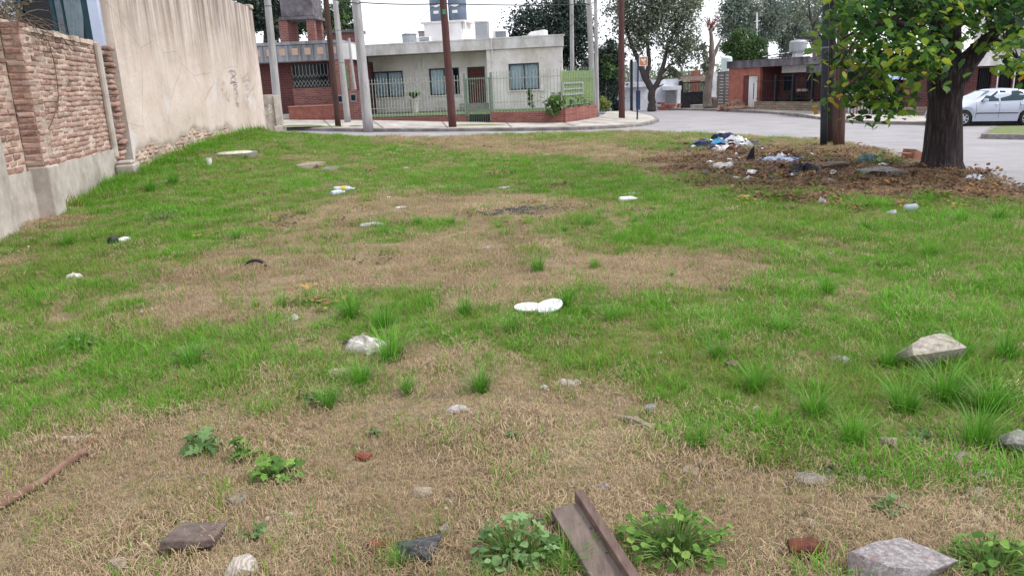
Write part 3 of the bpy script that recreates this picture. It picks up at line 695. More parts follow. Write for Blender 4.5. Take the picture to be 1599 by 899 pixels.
for px, y0, y1, v in ((645.5, 88, 130, 1.27), (657, 86, 112, 1.27), (767, 66, 96, -.16)):
    u, za = CW.uz(px, y0, v); zb = CW.uz(px, y1, v)[1]; part('conduit', M_white, ch, lambda m: m.tube([(u, v, za+.5), (u, v, za), (u+.02, v, .5*(za+zb)), (u, v, zb)], .022, 6))
for px, py in ((649.5, 103), (847, 138), (875, 91)):
    v = 1.25 if px < 762 else -.04; u, z = CW.uz(px, py, v); part('meter_box', M_white, ch, lambda m: m.box(u-.1, u+.1, v, v+.05, z-.16, z+.16), bevel=.01)
part('floor', simple('porch_floor', lin(150, 146, 140), None, 5), ch, lambda m: m.box(DR[0]-.3, DR[1]+.3, .5, 1.29, -.6, -.005))
# things standing on the roof
def on_roof(name, label, cat, xl, xr, yt, v, grp=None):
    u0, u1, _, z1 = CW.rect(xl, xr, yt, yt+20, v); p = CW.w(.5*(u0+u1), v, zt0+.02); return thing(name, label, cat, p, CW.rz, grp), u1-u0, z1-zt0-.02
t, w_, h_ = on_roof('tank_plinth', 'white block on the cream bungalow roof carrying two tanks', 'plinth', 671, 728, 35, 3.0)
part('body', M_white, t, lambda m: m.box(-w_/2, w_/2, -1.0, 1.0, 0, h_-.1)); part('slab', M_fascia, t, lambda m: m.box(-w_/2-.14, w_/2+.2, -1.1, 1.1, h_-.1, h_))
part('bracket', M_fascia, t, lambda m: m.box(w_/2+.06, w_/2+.2, -.9, -.7, h_-.45, h_-.1))
plz = h_
for (a, b, lab) in ((670.5, 697, 'blue-grey plastic water tank partly behind the red-brown pole'), (699.5, 727, 'blue-grey plastic water tank clear of the red-brown pole')):
    t, w_, h_ = on_roof('water_tank', lab, 'water tank', a, b, -12, 3.0, 'tanks on the cream bungalow'); t.location.z += plz; r = w_/2; hh = h_-plz
    ROOTM[t] = Matrix.Translation(t.location) @ Matrix.Rotation(CW.rz, 4, 'Z')
    part('body', M_tank, t, lambda m: m.lathe([(0, .0), (r*.97, .0), (r*.97, .08), (r, .12), (r, hh*.45), (r*.985, hh*.46), (r*.985, hh*.48), (r, hh*.49), (r, hh*.8), (r*.97, hh*.81), (r*.97, hh*.84), (r*.9, hh*.87), (r*.5, hh*.98), (0, hh)], 28), smooth=True)
    part('lid', M_tank, t, lambda m: m.lathe([(r*.42, hh*.98), (r*.42, hh*1.06), (r*.3, hh*1.09), (0, hh*1.1)], 20))
    def on_cyl(pts, m, wd):
        V = []
        for i, (q, z) in enumerate(pts):
            for s2 in (-1, 1): V.append((math.sin(q)*(r+.012), -math.cos(q)*(r+.012), z+s2*wd[i]))
        m.add(V, [(2*i, 2*i+2, 2*i+3, 2*i+1) for i in range(len(pts)-1)])
    part('logo_swoosh', M_white, t, lambda m: on_cyl([(-.75+.1*i, hh*(.50+.02*math.sin(i*.55)+.004*i)) for i in range(14)], m, [.01+.045*max(0, math.sin((i-3)*.3)) for i in range(14)]))
    part('label', M_white, t, lambda m: on_cyl([(-.32+.1*i, hh*.32) for i in range(7)], m, [.075]*7))
t, w_, h_ = on_roof('roof_drum', 'pale grey round cistern on the cream bungalow roof', 'cistern', 629, 650, 53, 1.6); part('body', M_metal, t, lambda m: m.lathe([(0, 0), (w_/2, 0), (w_/2, h_*.92), (w_*.46, h_), (0, h_)], 20), smooth=False); part('rim', M_ac, t, lambda m: m.lathe([(w_/2+.003, h_*.86), (w_/2+.03, h_*.88), (w_/2+.03, h_*.93), (w_/2+.003, h_*.95)], 20))
def ac(lab, xl, xr, yt, v):
    t, w_, h_ = on_roof('ac_unit', lab, 'air conditioner', xl, xr, yt, v); part('casing', M_white, t, lambda m: m.box(-w_/2, w_/2, 0, .34, 0.05, h_), bevel=.015)
    g = part('fan_guard', M_ac, t, lambda m: (m.box(-w_*.28, w_*.46, -.02, -.003, .1, h_-.05), ))
    [part('grille_bar', M_metal, g, lambda m: m.box(-w_*.27, w_*.45, -.035, -.022, z, z+.02)) for z in np.linspace(.14, h_-.1, 5)]
    [part('foot', M_ac, t, lambda m: m.box(q-.05, q+.05, 0.02, .3, 0, .05)) for q in (-w_*.35, w_*.35)]
ac('boxy air conditioner beside the round cistern on the roof', 651, 671, 57.5, 1.0); ac('dark-fronted air conditioner beside the white flue on the roof', 769, 791, 48, 1.2)
t, w_, h_ = on_roof('roof_hatch', 'small brick-coloured box behind the roof air conditioner', 'hatch', 656.5, 671, 49, 2.6); part('body', simple('dusty_pink', lin(176, 160, 158), None, 6), t, lambda m: m.box(-w_/2, w_/2, -.3, .3, 0, h_-.08)); part('cap', M_ac, t, lambda m: m.box(-w_/2-.03, w_/2+.03, -.33, .33, h_-.08, h_))
t, w_, h_ = on_roof('flue', 'tall white boxed flue on the cream bungalow roof', 'chimney', 743.5, 762, 33.5, 1.4); part('body', M_metal, t, lambda m: m.box(-w_/2, w_/2, -.25, .25, 0, h_-.07)); part('cap', M_fascia, t, lambda m: m.box(-w_/2-.03, w_/2+.03, -.28, .28, h_-.07, h_))
t, w_, h_ = on_roof('roof_slab_stack', 'weathered white slab lying at the end of the roof', 'slab', 822, 853, 48, 2.5); part('slab', M_fascia, t, lambda m: m.add([(-w_/2, -.6, 0), (w_/2, -.6, 0), (w_/2, .6, 0), (-w_/2, .6, 0), (-w_*.2, -.5, h_*.8), (w_/2, -.5, h_), (w_/2, .5, h_), (-w_*.2, .5, h_*.8)], [(0, 3, 2, 1), (4, 5, 6, 7), (0, 1, 5, 4), (1, 2, 6, 5), (2, 3, 7, 6), (3, 0, 4, 7)])); part('debris', M_cbase, t, lambda m: m.box(-w_*.6, -w_*.2, -.65, -.4, 0, h_*.35))

# ------------------------------------------------------------------ garden wall, fence and gate
FW = Plane(kb[4][:2], kb[7][:2]); fz = FW.uz(800, 175)[1]; FW.z0 = fz
fe = FW.thing('garden_fence', 'iron spear fence with green gate on a low brick wall before the bungalow', 'fence')
gL, gR = FW.uz(728, 150)[0], FW.uz(766, 150)[0]; zT = FW.uz(850, 110)[1]
uC = FW.L
def zbot(u): p = FW.w(u, 0, 0); return float(np.interp(u, [0, FW.L*.34, FW.L*.7, FW.L], [kb[4][2], kb[5][2], kb[6][2], kb[7][2]]))-fz-.25
def ztop(u): return 0.0 if u > gR else min(0.0, -.10)
def bwall(m, a, b):
    m.add([(a, -.1, zbot(a)), (b, -.1, zbot(b)), (b, .1, zbot(b)), (a, .1, zbot(a)), (a, -.1, ztop(.5*(a+b))), (b, -.1, ztop(.5*(a+b))), (b, .1, ztop(.5*(a+b))), (a, .1, ztop(.5*(a+b)))], [(0, 3, 2, 1), (4, 5, 6, 7), (0, 1, 5, 4), (1, 2, 6, 5), (2, 3, 7, 6), (3, 0, 4, 7)])
part('brick_base', M_pinkbrick, fe, lambda m: (bwall(m, -.3, gL), bwall(m, gR, uC)))
barm = MB(); barm.box(-.010, .010, -.010, .010, 0, 1); barm.add([(-.022, -.012, .985), (.022, -.012, .985), (.022, .012, .985), (-.022, .012, .985), (0, 0, 1.05)], [(0, 1, 4), (1, 2, 4), (2, 3, 4), (3, 0, 4)]); barm = barm.mesh('bar'); barm.materials.append(M_wfence)
barg = barm.copy(); barg.materials.clear(); barg.materials.append(M_gfence)
def bars(par, me, a, b, step, z0, z1, alt=0):
    for i, u in enumerate(np.arange(a+step/2, b, step)):
        o = bpy.data.objects.new('bar', me); col.objects.link(o); o.parent = par; h = (z1-z0) if (not alt or i % 2 == 0) else (z1-z0)*.5; o.matrix_local = Matrix.Translation((u, 0, z0)) @ Matrix.Diagonal((1, 1, h, 1))
bars(fe, barm, -.2, gL-.1, .155, -.10, zT-.1); bars(fe, barm, gR+.1, uC, .155, 0, zT)
for a, b, z in ((-.2, gL-.1, -.10), (gR+.1, uC, 0)):
    for q in (.12, .42, zT-z-.28): part('rail', M_wfence, fe, lambda m: m.box(a, b, -.026, -.012, z+q, z+q+.03))
for u in (gL-.05, gR+.05): part('gate_post', M_gfence, fe, lambda m: m.box(u-.045, u+.045, -.045, .045, -.75, zT+.02))
ga = part('gate', M_gfence, fe, lambda m: (frame(m, gL+.02, gR-.02, -.62, zT-.2, -.02, .02, .045), m.box(gL+.07, gR-.07, -.02, .02, .12, .16)))
bars(ga, barg, gL+.06, gR-.06, .11, -.6, zT-.24)
FS = Plane(kb[7][:2], kb[10][:2], fz); rots = FS.rz-FW.rz
inv = ROOTM[fe].inverted()
SM = inv @ (Matrix.Translation((FS.A[0], FS.A[1], fz)) @ Matrix.Rotation(FS.rz, 4, 'Z'))
m = MB(); m.box(0.0, FS.L, -.1, .1, -.95, .10); m.v = [tuple(SM @ Vector(p)) for p in m.v]; m.build('side_brick_base', M_pinkbrick, fe)
m = MB(); m.box(0.05, FS.L, .10, .13, .11, zT-.05); m.v = [tuple(SM @ Vector(p)) for p in m.v]; m.build('green_screen', simple('green_mesh_screen', lin(140, 160, 104), lin(116, 138, 84), 7, .9, .2), fe)
m = MB(); frame(m, .12, 2.6, .62, 1.2, .05, .09, .09); m.box(.2, 2.5, .055, .085, .86, .93); m.v = [tuple(SM @ Vector(p)) for p in m.v]; m.build('white_lattice', simple('dull_white_lattice', lin(178, 182, 180), lin(156, 162, 158), 8), fe)
for u in np.arange(.1, FS.L, .2):
    o = bpy.data.objects.new('bar', barg); col.objects.link(o); o.parent = fe; o.matrix_local = SM @ Matrix.Translation((u, 0, .1)) @ Matrix.Diagonal((1, 1, zT-.1+.08*random.random(), 1))
for q in (.2, zT-.35): m = MB(); m.box(0, FS.L, -.026, -.012, q, q+.03); m.v = [tuple(SM @ Vector(p)) for p in m.v]; m.build('rail', M_gfence, fe)
lawn = MB(); lz = CW.uz(650, 174.5, 1.2)[1]
lawn.grid(lambda u, t: ((1-t)*Vector(FW.w(u*FW.L, .11, -.06))+t*Vector(CW.w(uL+(uR-uL)*u, -.02 if u > .6 else 1.2, lz))), list(np.linspace(0, 1, 20)), [0, .5, 1])
tag(lawn.build('front_lawn', M_lawn), kind='structure')
def cards_plant(name, label, cat, p, cen, n, spread, size, mat, seed, group=None, trunk=None):
    r = np.random.default_rng(seed); t = thing(name, label, cat, p, 0, group); V, F, c = leaf_cards(n, np.array(cen), spread, size, r); leaves_obj('foliage', mat, t, V, F, np.repeat(np.clip(r.normal(.5, .22, n)+(c[:, 2]-c[:, 2].mean())*.15, 0, 1), 4)); return t
M_leafA = leafmat('garden_leaf', [(0, lin(30, 54, 26)), (.5, lin(66, 98, 46)), (1, lin(118, 146, 70))], .25)
M_pot = simple('white_pot', lin(206, 204, 200), lin(180, 176, 170), 6, .7)
u, z = CW.uz(648, 176, -.6); p = CW.w(u, -.6, z); t = thing('potted_plant', 'bushy green plant in a tall white pot before the bungalow', 'plant', p)
part('pot', M_pot, t, lambda m: m.lathe([(0, 0), (.18, 0), (.26, .62), (.29, .64), (.29, .72), (.24, .72), (.22, .66), (0, .66)], 16))
r_ = np.random.default_rng(3); nb = 90; V = []; F = []
for i in range(nb):
    a = r_.uniform(0, 6.28); h = r_.uniform(.4, .85); l = r_.uniform(.25, .75); b = len(V)
    for k in range(5):
        q = k/4; x = l*q*math.cos(a); y = l*q*math.sin(a); zz = .68+h*(q*1.5-q*q*1.1); w2 = .045*(1-q*.9)
        V += [(x-w2*math.sin(a), y+w2*math.cos(a), zz), (x+w2*math.sin(a), y-w2*math.cos(a), zz)]
    F += [(b+2*k, b+2*k+1, b+2*k+3, b+2*k+2) for k in range(4)]
o = bpy.data.objects.new('foliage', raw_mesh('foliage', V, F, [M_leafA], {'tint': r_.uniform(0, 1, len(V))})); col.objects.link(o); o.parent = t
u, z = CW.uz(828, 170, -2.0); p = CW.w(u, -2.0, z); cen = [(p[0]+random.gauss(0, .05), p[1]+random.gauss(0, .05), p[2]+.1+.8*i/14) for i in range(15)]
cards_plant('small_cypress', 'slim little conifer on the lawn behind the fence', 'plant', p, cen, 500, .05, .09, M_leafA, 8)
p = FS.w(.9, .6, 0)
cards_plant('garden_shrub', 'dense spiky green shrub inside the corner of the fence', 'shrub', (p[0], p[1], fz-.1), [(FS.w(a, -.0+random.uniform(.25, .5), random.uniform(0, .55))) for a in np.arange(-.5, 3.6, .12)], 1800, .14, .22, M_leafA, 9)

# ------------------------------------------------------------------ red brick house with panelled fascia
RW = Plane(at(400, 150, 38.9), at(562, 150, 38.6)); RW.z0 = float(kb[2][2])-.1
rh = RW.thing('red_brick_house', 'dark red brick house with a panelled grey fascia and barred window', 'house')
M_conc = simple('grey_fascia_concrete', lin(150, 152, 158), lin(128, 130, 136), 5, .85, .15, dirt=lin(100, 98, 98), dscale=1.3, stretch=(2, 2, .5)); M_orange = simple('faded_orange_square', lin(188, 156, 136), lin(166, 152, 144), 8, .85)
fa = RW.rect(404, 532, 69, 96.5); uW0, uW1 = RW.uz(385, 140)[0], RW.uz(552, 140, .8)[0]
WG = RW.rect(457, 513, 99.5, 137, .8)
part('wall', M_redbrick, rh, lambda m: (wall_holes(m, uW0, uW1, -.3, fa[2], .8, 1.0, [WG]), m.box(uW1-.2, uW1, 1.0, 7, -.3, fa[2])))
part('faded_patch', M_redbrick2, rh, lambda m: m.box(WG[0]-.05, WG[1]+.25, .74, .797, RW.uz(480, 165, .8)[1], WG[2]-.02))
f1 = part('fascia', M_conc, rh, lambda m: (m.box(uW0, fa[1], 0, 7, fa[2], fa[3]-.02), m.box(uW0-.1, fa[1]+.02, -.08, 7.1, fa[3]-.02, fa[3]+.12)))
xs_ = np.arange(fa[1]-.35, uW0, -.62)
for x in xs_:
    q = part('fascia_panel', M_conc, rh, lambda m: m.box(x-.27, x+.27, -.045, -.002, fa[2]+.02, fa[3]-.05), bevel=.01); part('orange_square', M_orange, q, lambda m: m.box(x-.15, x+.15, -.06, -.046, fa[2]+.30, fa[2]+.62))
part('fascia_end', M_white, rh, lambda m: m.box(fa[1]+.003, RW.uz(547, 80)[0], -.02, 3, RW.uz(540, 93)[1], RW.uz(540, 68)[1]))
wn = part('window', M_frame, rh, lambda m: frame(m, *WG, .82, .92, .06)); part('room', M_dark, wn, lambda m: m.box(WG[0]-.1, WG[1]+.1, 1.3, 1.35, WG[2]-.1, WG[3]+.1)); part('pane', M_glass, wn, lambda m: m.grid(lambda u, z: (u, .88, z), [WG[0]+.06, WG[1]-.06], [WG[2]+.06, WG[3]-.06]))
def lattice(m):
    n = 10; w = (WG[1]-WG[0])/n; zz = [WG[2]+.05, WG[2]+.35, WG[2]+.65, WG[3]-.04]
    for i in range(n+1): 
        u = WG[0]+w*i
        m.tube([(u, .76, zz[2]), (u, .76, zz[3])], .012, 4)
        for k in range(2):
            for d in (-1, 1):
                if 0 <= i+d*.5 <= n: m.tube([(u, .76, zz[k+1] if k else zz[0]), (u+d*w*.5, .76, .5*(zz[k]+zz[k+1])), (u, .76, zz[k+1])], .011, 4)
part('grille', M_wfence, wn, lattice)
PB = RW.rect(451, 523, 166.5, 187.5, -.6)
pl_ = part('planter', simple('orange_red_planter', lin(148, 94, 82), lin(118, 74, 66), 5, .8, .2), rh, lambda m: m.box(PB[0], PB[1], -.6, -.1, -.3, PB[3]), bevel=.02)
part('rim', simple('planter_rim', lin(178, 128, 112), None, 5), pl_, lambda m: m.box(PB[0]-.02, PB[1]+.02, -.62, -.08, PB[3]+.002, PB[3]+.05))
part('step', M_cbase, rh, lambda m: (m.box(PB[0]-.75, PB[0]-.02, -.5, .7, -.3, .12), m.box(PB[0]-.75, PB[0]-.02, -.1, .7, .12, .3)))
PC = RW.rect(525, 562, 95, 190, -.1)
part('side_pier', M_redbrick2, rh, lambda m: (m.box(PC[0], PC[0]+.75, -.1, .79, -.3, fa[2]-.003), m.box(PC[0]+.76, PC[1], -.1, .5, -.3, RW.uz(550, 142, -.1)[1])))
part('green_shutter', simple('green_shutter', lin(112, 136, 104), lin(88, 110, 82), 8), rh, lambda m: m.box(PC[0]+.42, PC[0]+.68, -.13, -.103, RW.uz(541, 140, -.1)[1], RW.uz(541, 102, -.1)[1]))
for px, py in ((531, 155), (552, 153)):
    u, z = RW.uz(px, py, -.1); b = part('meter_box', M_conc, rh, lambda m: m.box(u-.16, u+.16, -.14, -.103, z-.2, z+.2), bevel=.01); part('glass_door', M_dark, b, lambda m: m.box(u-.1, u+.1, -.155, -.142, z-.12, z+.14))
# water tower on its roof
TW = Plane(RW.w(0, 2.5, 0), RW.w(10, 2.5, 0), RW.z0+fa[3]+.12); wt = TW.thing('brick_water_tower', 'old concrete cistern on brick legs above the red brick house', 'water tower')
M_oldc = simple('blackened_concrete', lin(124, 120, 126), lin(92, 88, 92), 4, .9, .2, dirt=lin(62, 58, 60), dscale=1.5)
A_ = TW.rect(436, 450, 30, 66); B_ = TW.rect(479, 491, 28, 63); C_ = TW.rect(436, 489, -14, 31)
for a, b in ((A_[0], A_[1]), (B_[0], B_[1])): [part('leg', M_redbrick2, wt, lambda m: m.box(a, b, q, q+.35, -.1, C_[2])) for q in (0, 1.3)]
part('cistern', M_oldc, wt, lambda m: m.box(C_[0]+.04, C_[1]-.04, -.02, 1.67, C_[2]+.14, C_[3]), bevel=.04); part('ledge', M_oldc, wt, lambda m: m.box(C_[0]-.08, C_[1]+.08, -.1, 1.75, C_[2], C_[2]+.14))
S_ = TW.rect(512, 556, 47, 68, 2.0); part('roof_shed', M_redbrick2, rh, lambda m: m.box(S_[0]+TW.uz(0, 0)[0]*0, S_[1], 4.5, 6, fa[3]+.12, fa[3]+.12+S_[3]-.15)); part('shed_roof', M_oldc, rh, lambda m: m.box(S_[0]-.2, S_[1]+.15, 4.3, 6.2, fa[3]+S_[3]-.03, fa[3]+S_[3]+.12))
# ================================================================== right-hand side of the crossing
kr = [RG(x, y) for x, y in ((1128, 174), (1175, 176.5), (1218, 179.5), (1252, 183), (1278, 187), (1300, 190), (1330, 192.5), (1380, 194.5), (1440, 195.5), (1503, 195.5), (1600, 195))]
kr = [(11.5, 55.2), (13.2, 53.6)]+kr+[(30, 32.0), (60, 31.6)]
kbx = [(1062, 170, 58.5), (1100, 169, 57.5), (1142, 168.5, 53.5), (1170, 168.5, 52.3), (1200, 169.5, 50.5), (1235, 170.5, 48.8), (1270, 171.5, 46.5), (1300, 174.5, 43.0), (1340, 178.5, 39.5), (1390, 180, 38.6), (1440, 181, 38.2), (1510, 180, 37.8), (1600, 178, 37.5)]
kbk = [Z(at(*q)) for q in kbx]; kbk += [(34, 37.3, kbk[-1][2]-.2), (62, 37, kbk[-1][2]-1.0)]
kerb_and_walk('kerb', 'pavement', kr, kbk)
m = MB(); q = [Z(at(*p)) for p in ((1166, 169.5, 52.0), (1240, 172.5, 48.0), (1238, 176.5, 46.5), (1170, 173.5, 50.5))]; m.add([(a, b, c+.03) for a, b, c in q], [(0, 1, 2, 3)]); tag(m.build('verge', M_verge), kind='structure')
# kerbed island in the street
isl = [RG(1531, 216.5), RG(1640, 219), (24, 25.2), (26, 29.5), RG(1600, 202.5), RG(1548, 203.5)]; isl = [Vector((x, y, float(H_road(x, y)))) for x, y in isl]
cI = sum(isl, Vector())/len(isl)
def island(m):
    n = len(isl); low = [p+Vector((0, 0, -.2)) for p in isl]; top = [p+Vector((0, 0, .15)) for p in isl]; inn = [p+(cI-p).normalized()*.2+Vector((0, 0, .16)) for p in isl]
    m.add(low+top+inn, [(i, (i+1) % n, n+(i+1) % n, n+i) for i in range(n)]+[(n+i, n+(i+1) % n, 2*n+(i+1) % n, 2*n+i) for i in range(n)])
tag(part('island_kerb', M_kerb, None, island), kind='structure')
tag(part('island_grass', M_verge, None, lambda m: m.add([p+(cI-p).normalized()*.2+Vector((0, 0, .156)) for p in isl]+[cI+Vector((0, 0, .26))], [(i, (i+1) % 6, 6) for i in range(6)])), kind='structure')

# ------------------------------------------------------------------ white house behind the crossing
WB = Plane(at(955, 150, 56.2), at(1112, 150, 57.4)); WB.z0 = -.75
wb = WB.thing('white_house', 'low white house with blue-grey door behind the forked street tree', 'house')
M_wh = simple('whitewash', lin(236, 240, 248), lin(226, 230, 240), 2, .85, .06, dirt=lin(176, 178, 186), dscale=.8)
a = WB.rect(976, 1013, 130, 173); r2 = WB.rect(963, 1013, 129, 136.5, -.6); r3 = WB.rect(1013, 1066, 124, 171); dd = WB.rect(993, 1000, 141.5, 173)
part('wall', M_wh, wb, lambda m: (wall_holes(m, a[0], a[1], -.2, a[3], 0, .2, [(dd[0], dd[1], -.1, dd[3])]), m.box(a[1]+.003, r3[1], .1, .3, -.2, r3[3]), m.box(a[0]-.1, a[0]-.003, 0, 4, -.2, a[3])))
part('roof_slab', M_wh, wb, lambda m: m.box(r2[0], r2[1]+.2, -.6, 4, r2[2], r2[3]))
part('door', simple('blue_grey_door', lin(84, 104, 132), lin(66, 84, 110), 6), wb, lambda m: m.box(dd[0]+.01, dd[1]-.01, .08, .14, -.1, dd[3]-.01))
cp = WB.rect(1041, 1064, 134.5, 160, -.9)
cpp = part('carport', M_wh, wb, lambda m: (m.box(cp[0], cp[1], -.9, .09, cp[3]-.28, cp[3]), m.box(cp[1]-.3, cp[1]-.05, -.9, -.65, .0, cp[3]-.283)))
part('shade_panel', simple('grey_panel', lin(150, 152, 158), None, 5), cpp, lambda m: m.box(cp[0]+.1, cp[1]-.32, -.5, -.45, .5, cp[3]-.29))
sh = WB.rect(983, 1008, 96, 128, 3.0); part('corrugated_sheet', M_metal, wb, lambda m: m.grid(lambda u, z: (u, 3.0+.05*math.sin(u*14), z), list(np.linspace(sh[0], sh[1], 90)), [sh[2], sh[3]]))
ob = WB.rect(1083, 1094, 110, 121, 2.0); part('brick_stack', simple('orange_block', lin(150, 102, 86), lin(128, 84, 70), 5), wb, lambda m: m.box(ob[0], ob[1], 2.0, 2.6, 0, ob[3]))
gt = WB.rect(1065, 1101, 128, 168.5, -.3)
ig = thing('iron_gate', 'black sheeted iron gate beside the white house', 'gate', WB.w(gt[0], -.3, 0), WB.rz)
M_blk = simple('black_iron', lin(36, 38, 46), lin(26, 27, 32), 10, .5)
W_ = gt[1]-gt[0]; Hh = gt[3]
part('frame', M_blk, ig, lambda m: (frame(m, 0, W_, 0.05, Hh, -.03, .03, .08), m.box(.08, W_-.08, -.02, .02, Hh*.62, Hh*.65)))
part('sheet', simple('black_sheet', lin(44, 46, 54), lin(26, 28, 34), 4), ig, lambda m: m.box(.08, W_-.08, .0, .018, .13, Hh*.62))
for u in np.linspace(.15, W_-.15, 13): part('bar', M_blk, ig, lambda m: m.box(u-.014, u+.014, -.012, .012, Hh*.65, Hh-.08))
for u in (-.12, W_+.12): part('post', M_blk if u < 0 else M_wh, ig, lambda m: m.box(u-.11, u+.11, -.1, .12, -.1, Hh+.1))
part('beam', simple('pinkish_beam', lin(176, 158, 148), lin(150, 132, 122), 5), ig, lambda m: m.box(-.05, W_+.1, -.1, .15, Hh+.102, Hh+.38))
t = thing('concrete_block', 'pale concrete block lying before the black iron gate', 'block', WB.w(.5*(gt[0]+gt[1])+.3, -.8, .02), WB.rz+.1); part('block', M_walk, t, lambda m: m.box(-.7, .5, -.2, .2, 0, .4), bevel=.04)
# broken brick wall with rubble
bb = WB.rect(1028, 1065, 158, 171, -1.6); t = thing('broken_brick_wall', 'broken low red brick wall before the white carport', 'wall', WB.w(bb[0], -1.6, 0), WB.rz)
M_rub = simple('rubble_brick', lin(162, 104, 92), lin(128, 76, 68), 8, .9, .2, rnd=.25)
bm = [brick_mesh(.3, .25, .14, 900+i) for i in range(4)]; bmm = [x.mesh('brick') for x in bm]
for x in bmm: x.materials.append(M_rub)
part('core', M_mortar, t, lambda m: m.box(0, bb[1]-bb[0], .03, .2, -.1, .38))
for i in range(7):
    for k in range(4+(i < 2)):
        if random.random() < .88: o = bpy.data.objects.new('brick', random.choice(bmm)); col.objects.link(o); o.parent = t; o.matrix_local = Matrix.Translation((.15+i*.30+.1*(k % 2), random.gauss(0, .02), .05+k*.15)) @ Matrix.Rotation(random.gauss(0, .06), 4, 'Y')
t.scale = ((bb[1]-bb[0])/2.2, 1, 1)
t = thing('wheelie_bin', 'pale green bin standing at the end of the white house', 'bin', WB.w(WB.uz(965, 170, -1.2)[0], -1.2, .0)); part('body', simple('bin_green', lin(120, 140, 132), None, 6), t, lambda m: m.box(-.24, .24, -.25, .25, 0, .95, taper=-.03)); part('lid', M_gfence, t, lambda m: m.box(-.3, .3, -.31, .3, .952, 1.02), bevel=.02)

# plank gate and white wall piece, tank behind
PG = Plane(at(1119, 150, 56.0), at(1141, 150, 54.6)); PG.z0 = -.7; zt_ = PG.uz(1130, 112)[1]
t = PG.thing('plank_gate', 'weathered grey two-leaf plank gate beside the orange house', 'gate'); M_plank = simple('grey_plank', lin(142, 136, 132), lin(108, 102, 98), 6, .9, .2, stretch=(1, 1, 6), rnd=.12)
L2 = PG.L/2
for k in range(2):
    for j in range(12): part('plank', M_plank, t, lambda m: m.box(k*L2+.04, (k+1)*L2-.04, random.uniform(-.01, .01), .05, .05+(zt_-.1)*j/12+.012, .05+(zt_-.1)*(j+1)/12-.012))
    part('leaf_frame', M_blk, t, lambda m: frame(m, k*L2+.003, (k+1)*L2-.003, .03, zt_, .052, .10, .06))
part('post', M_blk, t, lambda m: m.box(PG.L+.0, PG.L+.18, -.06, .12, -.1, zt_+.1))
wp = WB.rect(1105, 1119, 113, 160, -.2); part('end_wall', M_wh, wb, lambda m: m.box(wp[0]+.3, wp[1], -.2, .05, -.1, wp[3]))
p = at(1134, 112, 58); t = thing('white_water_tank', 'white square-shouldered water tank on a stand beyond the plank gate', 'water tank', (p[0], p[1], -.7)); zz = p[2]+.7
M_tankw = simple('pale_tank', lin(206, 222, 218), lin(192, 208, 206), 4, .5)
part('stand', M_wh, t, lambda m: m.box(-.35, .35, -.35, .35, 0, zz)); part('body', M_tankw, t, lambda m: m.lathe([(0, zz), (.40, zz), (.40, zz+.92), (.33, zz+1.03), (.15, zz+1.08), (0, zz+1.08)], 20))

# ------------------------------------------------------------------ orange house
OW = Plane(at(1140, 150, 53.3), at(1282, 150, 45.5)); OW.z0 = OW.uz(1174, 167.5)[1]
oh = OW.thing('orange_house', 'orange-red house with white double door and blackened grey parapet', 'house')
M_or = simple('orange_paint', lin(174, 114, 98), lin(154, 96, 84), 3, .85, .1, dirt=lin(128, 78, 70), dscale=1.4); M_or2 = simple('deep_red_paint', lin(112, 64, 62), lin(92, 52, 52), 3, .85, .1)
M_soot = simple('sooty_parapet', lin(122, 118, 124), lin(84, 80, 88), 3, .9, .2, dirt=lin(48, 44, 50), dscale=1.1, stretch=(1, 1, .4))
def skewx(m): pass
pa = OW.rect(1141, 1186, 105, 167); dr_ = OW.rect(1166.5, 1182, 118, 167.5); db = OW.rect(1160, 1166.5, 118, 167.5)
zpt, zpb = OW.uz(1186, 94.5)[1], OW.uz(1186, 105)[1]
part('wall', M_or, oh, lambda m: (wall_holes(m, 0.02, pa[1], -.3, zpb, 0, .2, [(db[0], dr_[1], -.05, dr_[3])]), m.box(-.2, 0.017, 0, 5, -.3, zpb)))
Lr = OW.uz(1282, 140, 1.6)[0]
part('recessed_wall', M_redbrick, oh, lambda m: m.box(pa[1], Lr+.6, 1.6, 1.8, -.3, zpb)); part('return_wall', M_or2, oh, lambda m: m.box(pa[1]-.2, pa[1]-.003, .2, 1.6, -.3, zpb))
part('parapet', M_soot, oh, lambda m: (m.box(-.3, Lr+.7, -.12, 6, zpb, zpt), m.box(-.32, Lr+.72, -.14, .0, zpt, zpt+.05)))
wbn = OW.rect(1221, 1281, 105, 113.5, .9); part('white_band', M_fascia, oh, lambda m: m.box(wbn[0], Lr+.6, .9, 1.59, zpb-.42, zpb-.003))
d2 = part('door', M_white, oh, lambda m: (m.box(dr_[0]+.02, .5*(dr_[0]+dr_[1])-.012, .10, .15, -.02, dr_[3]-.03), m.box(.5*(dr_[0]+dr_[1])+.012, dr_[1]-.02, .10, .15, -.02, dr_[3]-.03)))
part('door_side', M_or2, d2, lambda m: m.box(db[0]+.02, db[1]-.01, .06, .14, -.02, db[3]-.02)); part('handle', M_ac, d2, lambda m: m.box(.5*(dr_[0]+dr_[1])+.05, .5*(dr_[0]+dr_[1])+.09, .05, .10, .5, 1.5))
for xl, xr in ((1224, 1239), (1259, 1272)):
    q = OW.rect(xl, xr, 118, 143, 1.6); w2 = part('window', M_frame, oh, lambda m: frame(m, q[0], q[1], q[2], q[3], 1.54, 1.597, .07)); part('dark_pane', M_dark, w2, lambda m: m.box(q[0]+.05, q[1]-.05, 1.57, 1.596, q[2]+.05, q[3]-.05))
q = OW.rect(1244, 1259, 139, 143, 1.4); part('sill', M_fascia, oh, lambda m: m.box(q[0], q[1], 1.4, 1.59, q[2], q[3]))
bf = thing('iron_front_fence', 'black iron railing on a low stone wall before the orange house', 'fence', OW.w(pa[1]+.05, -.3, 0), OW.rz)
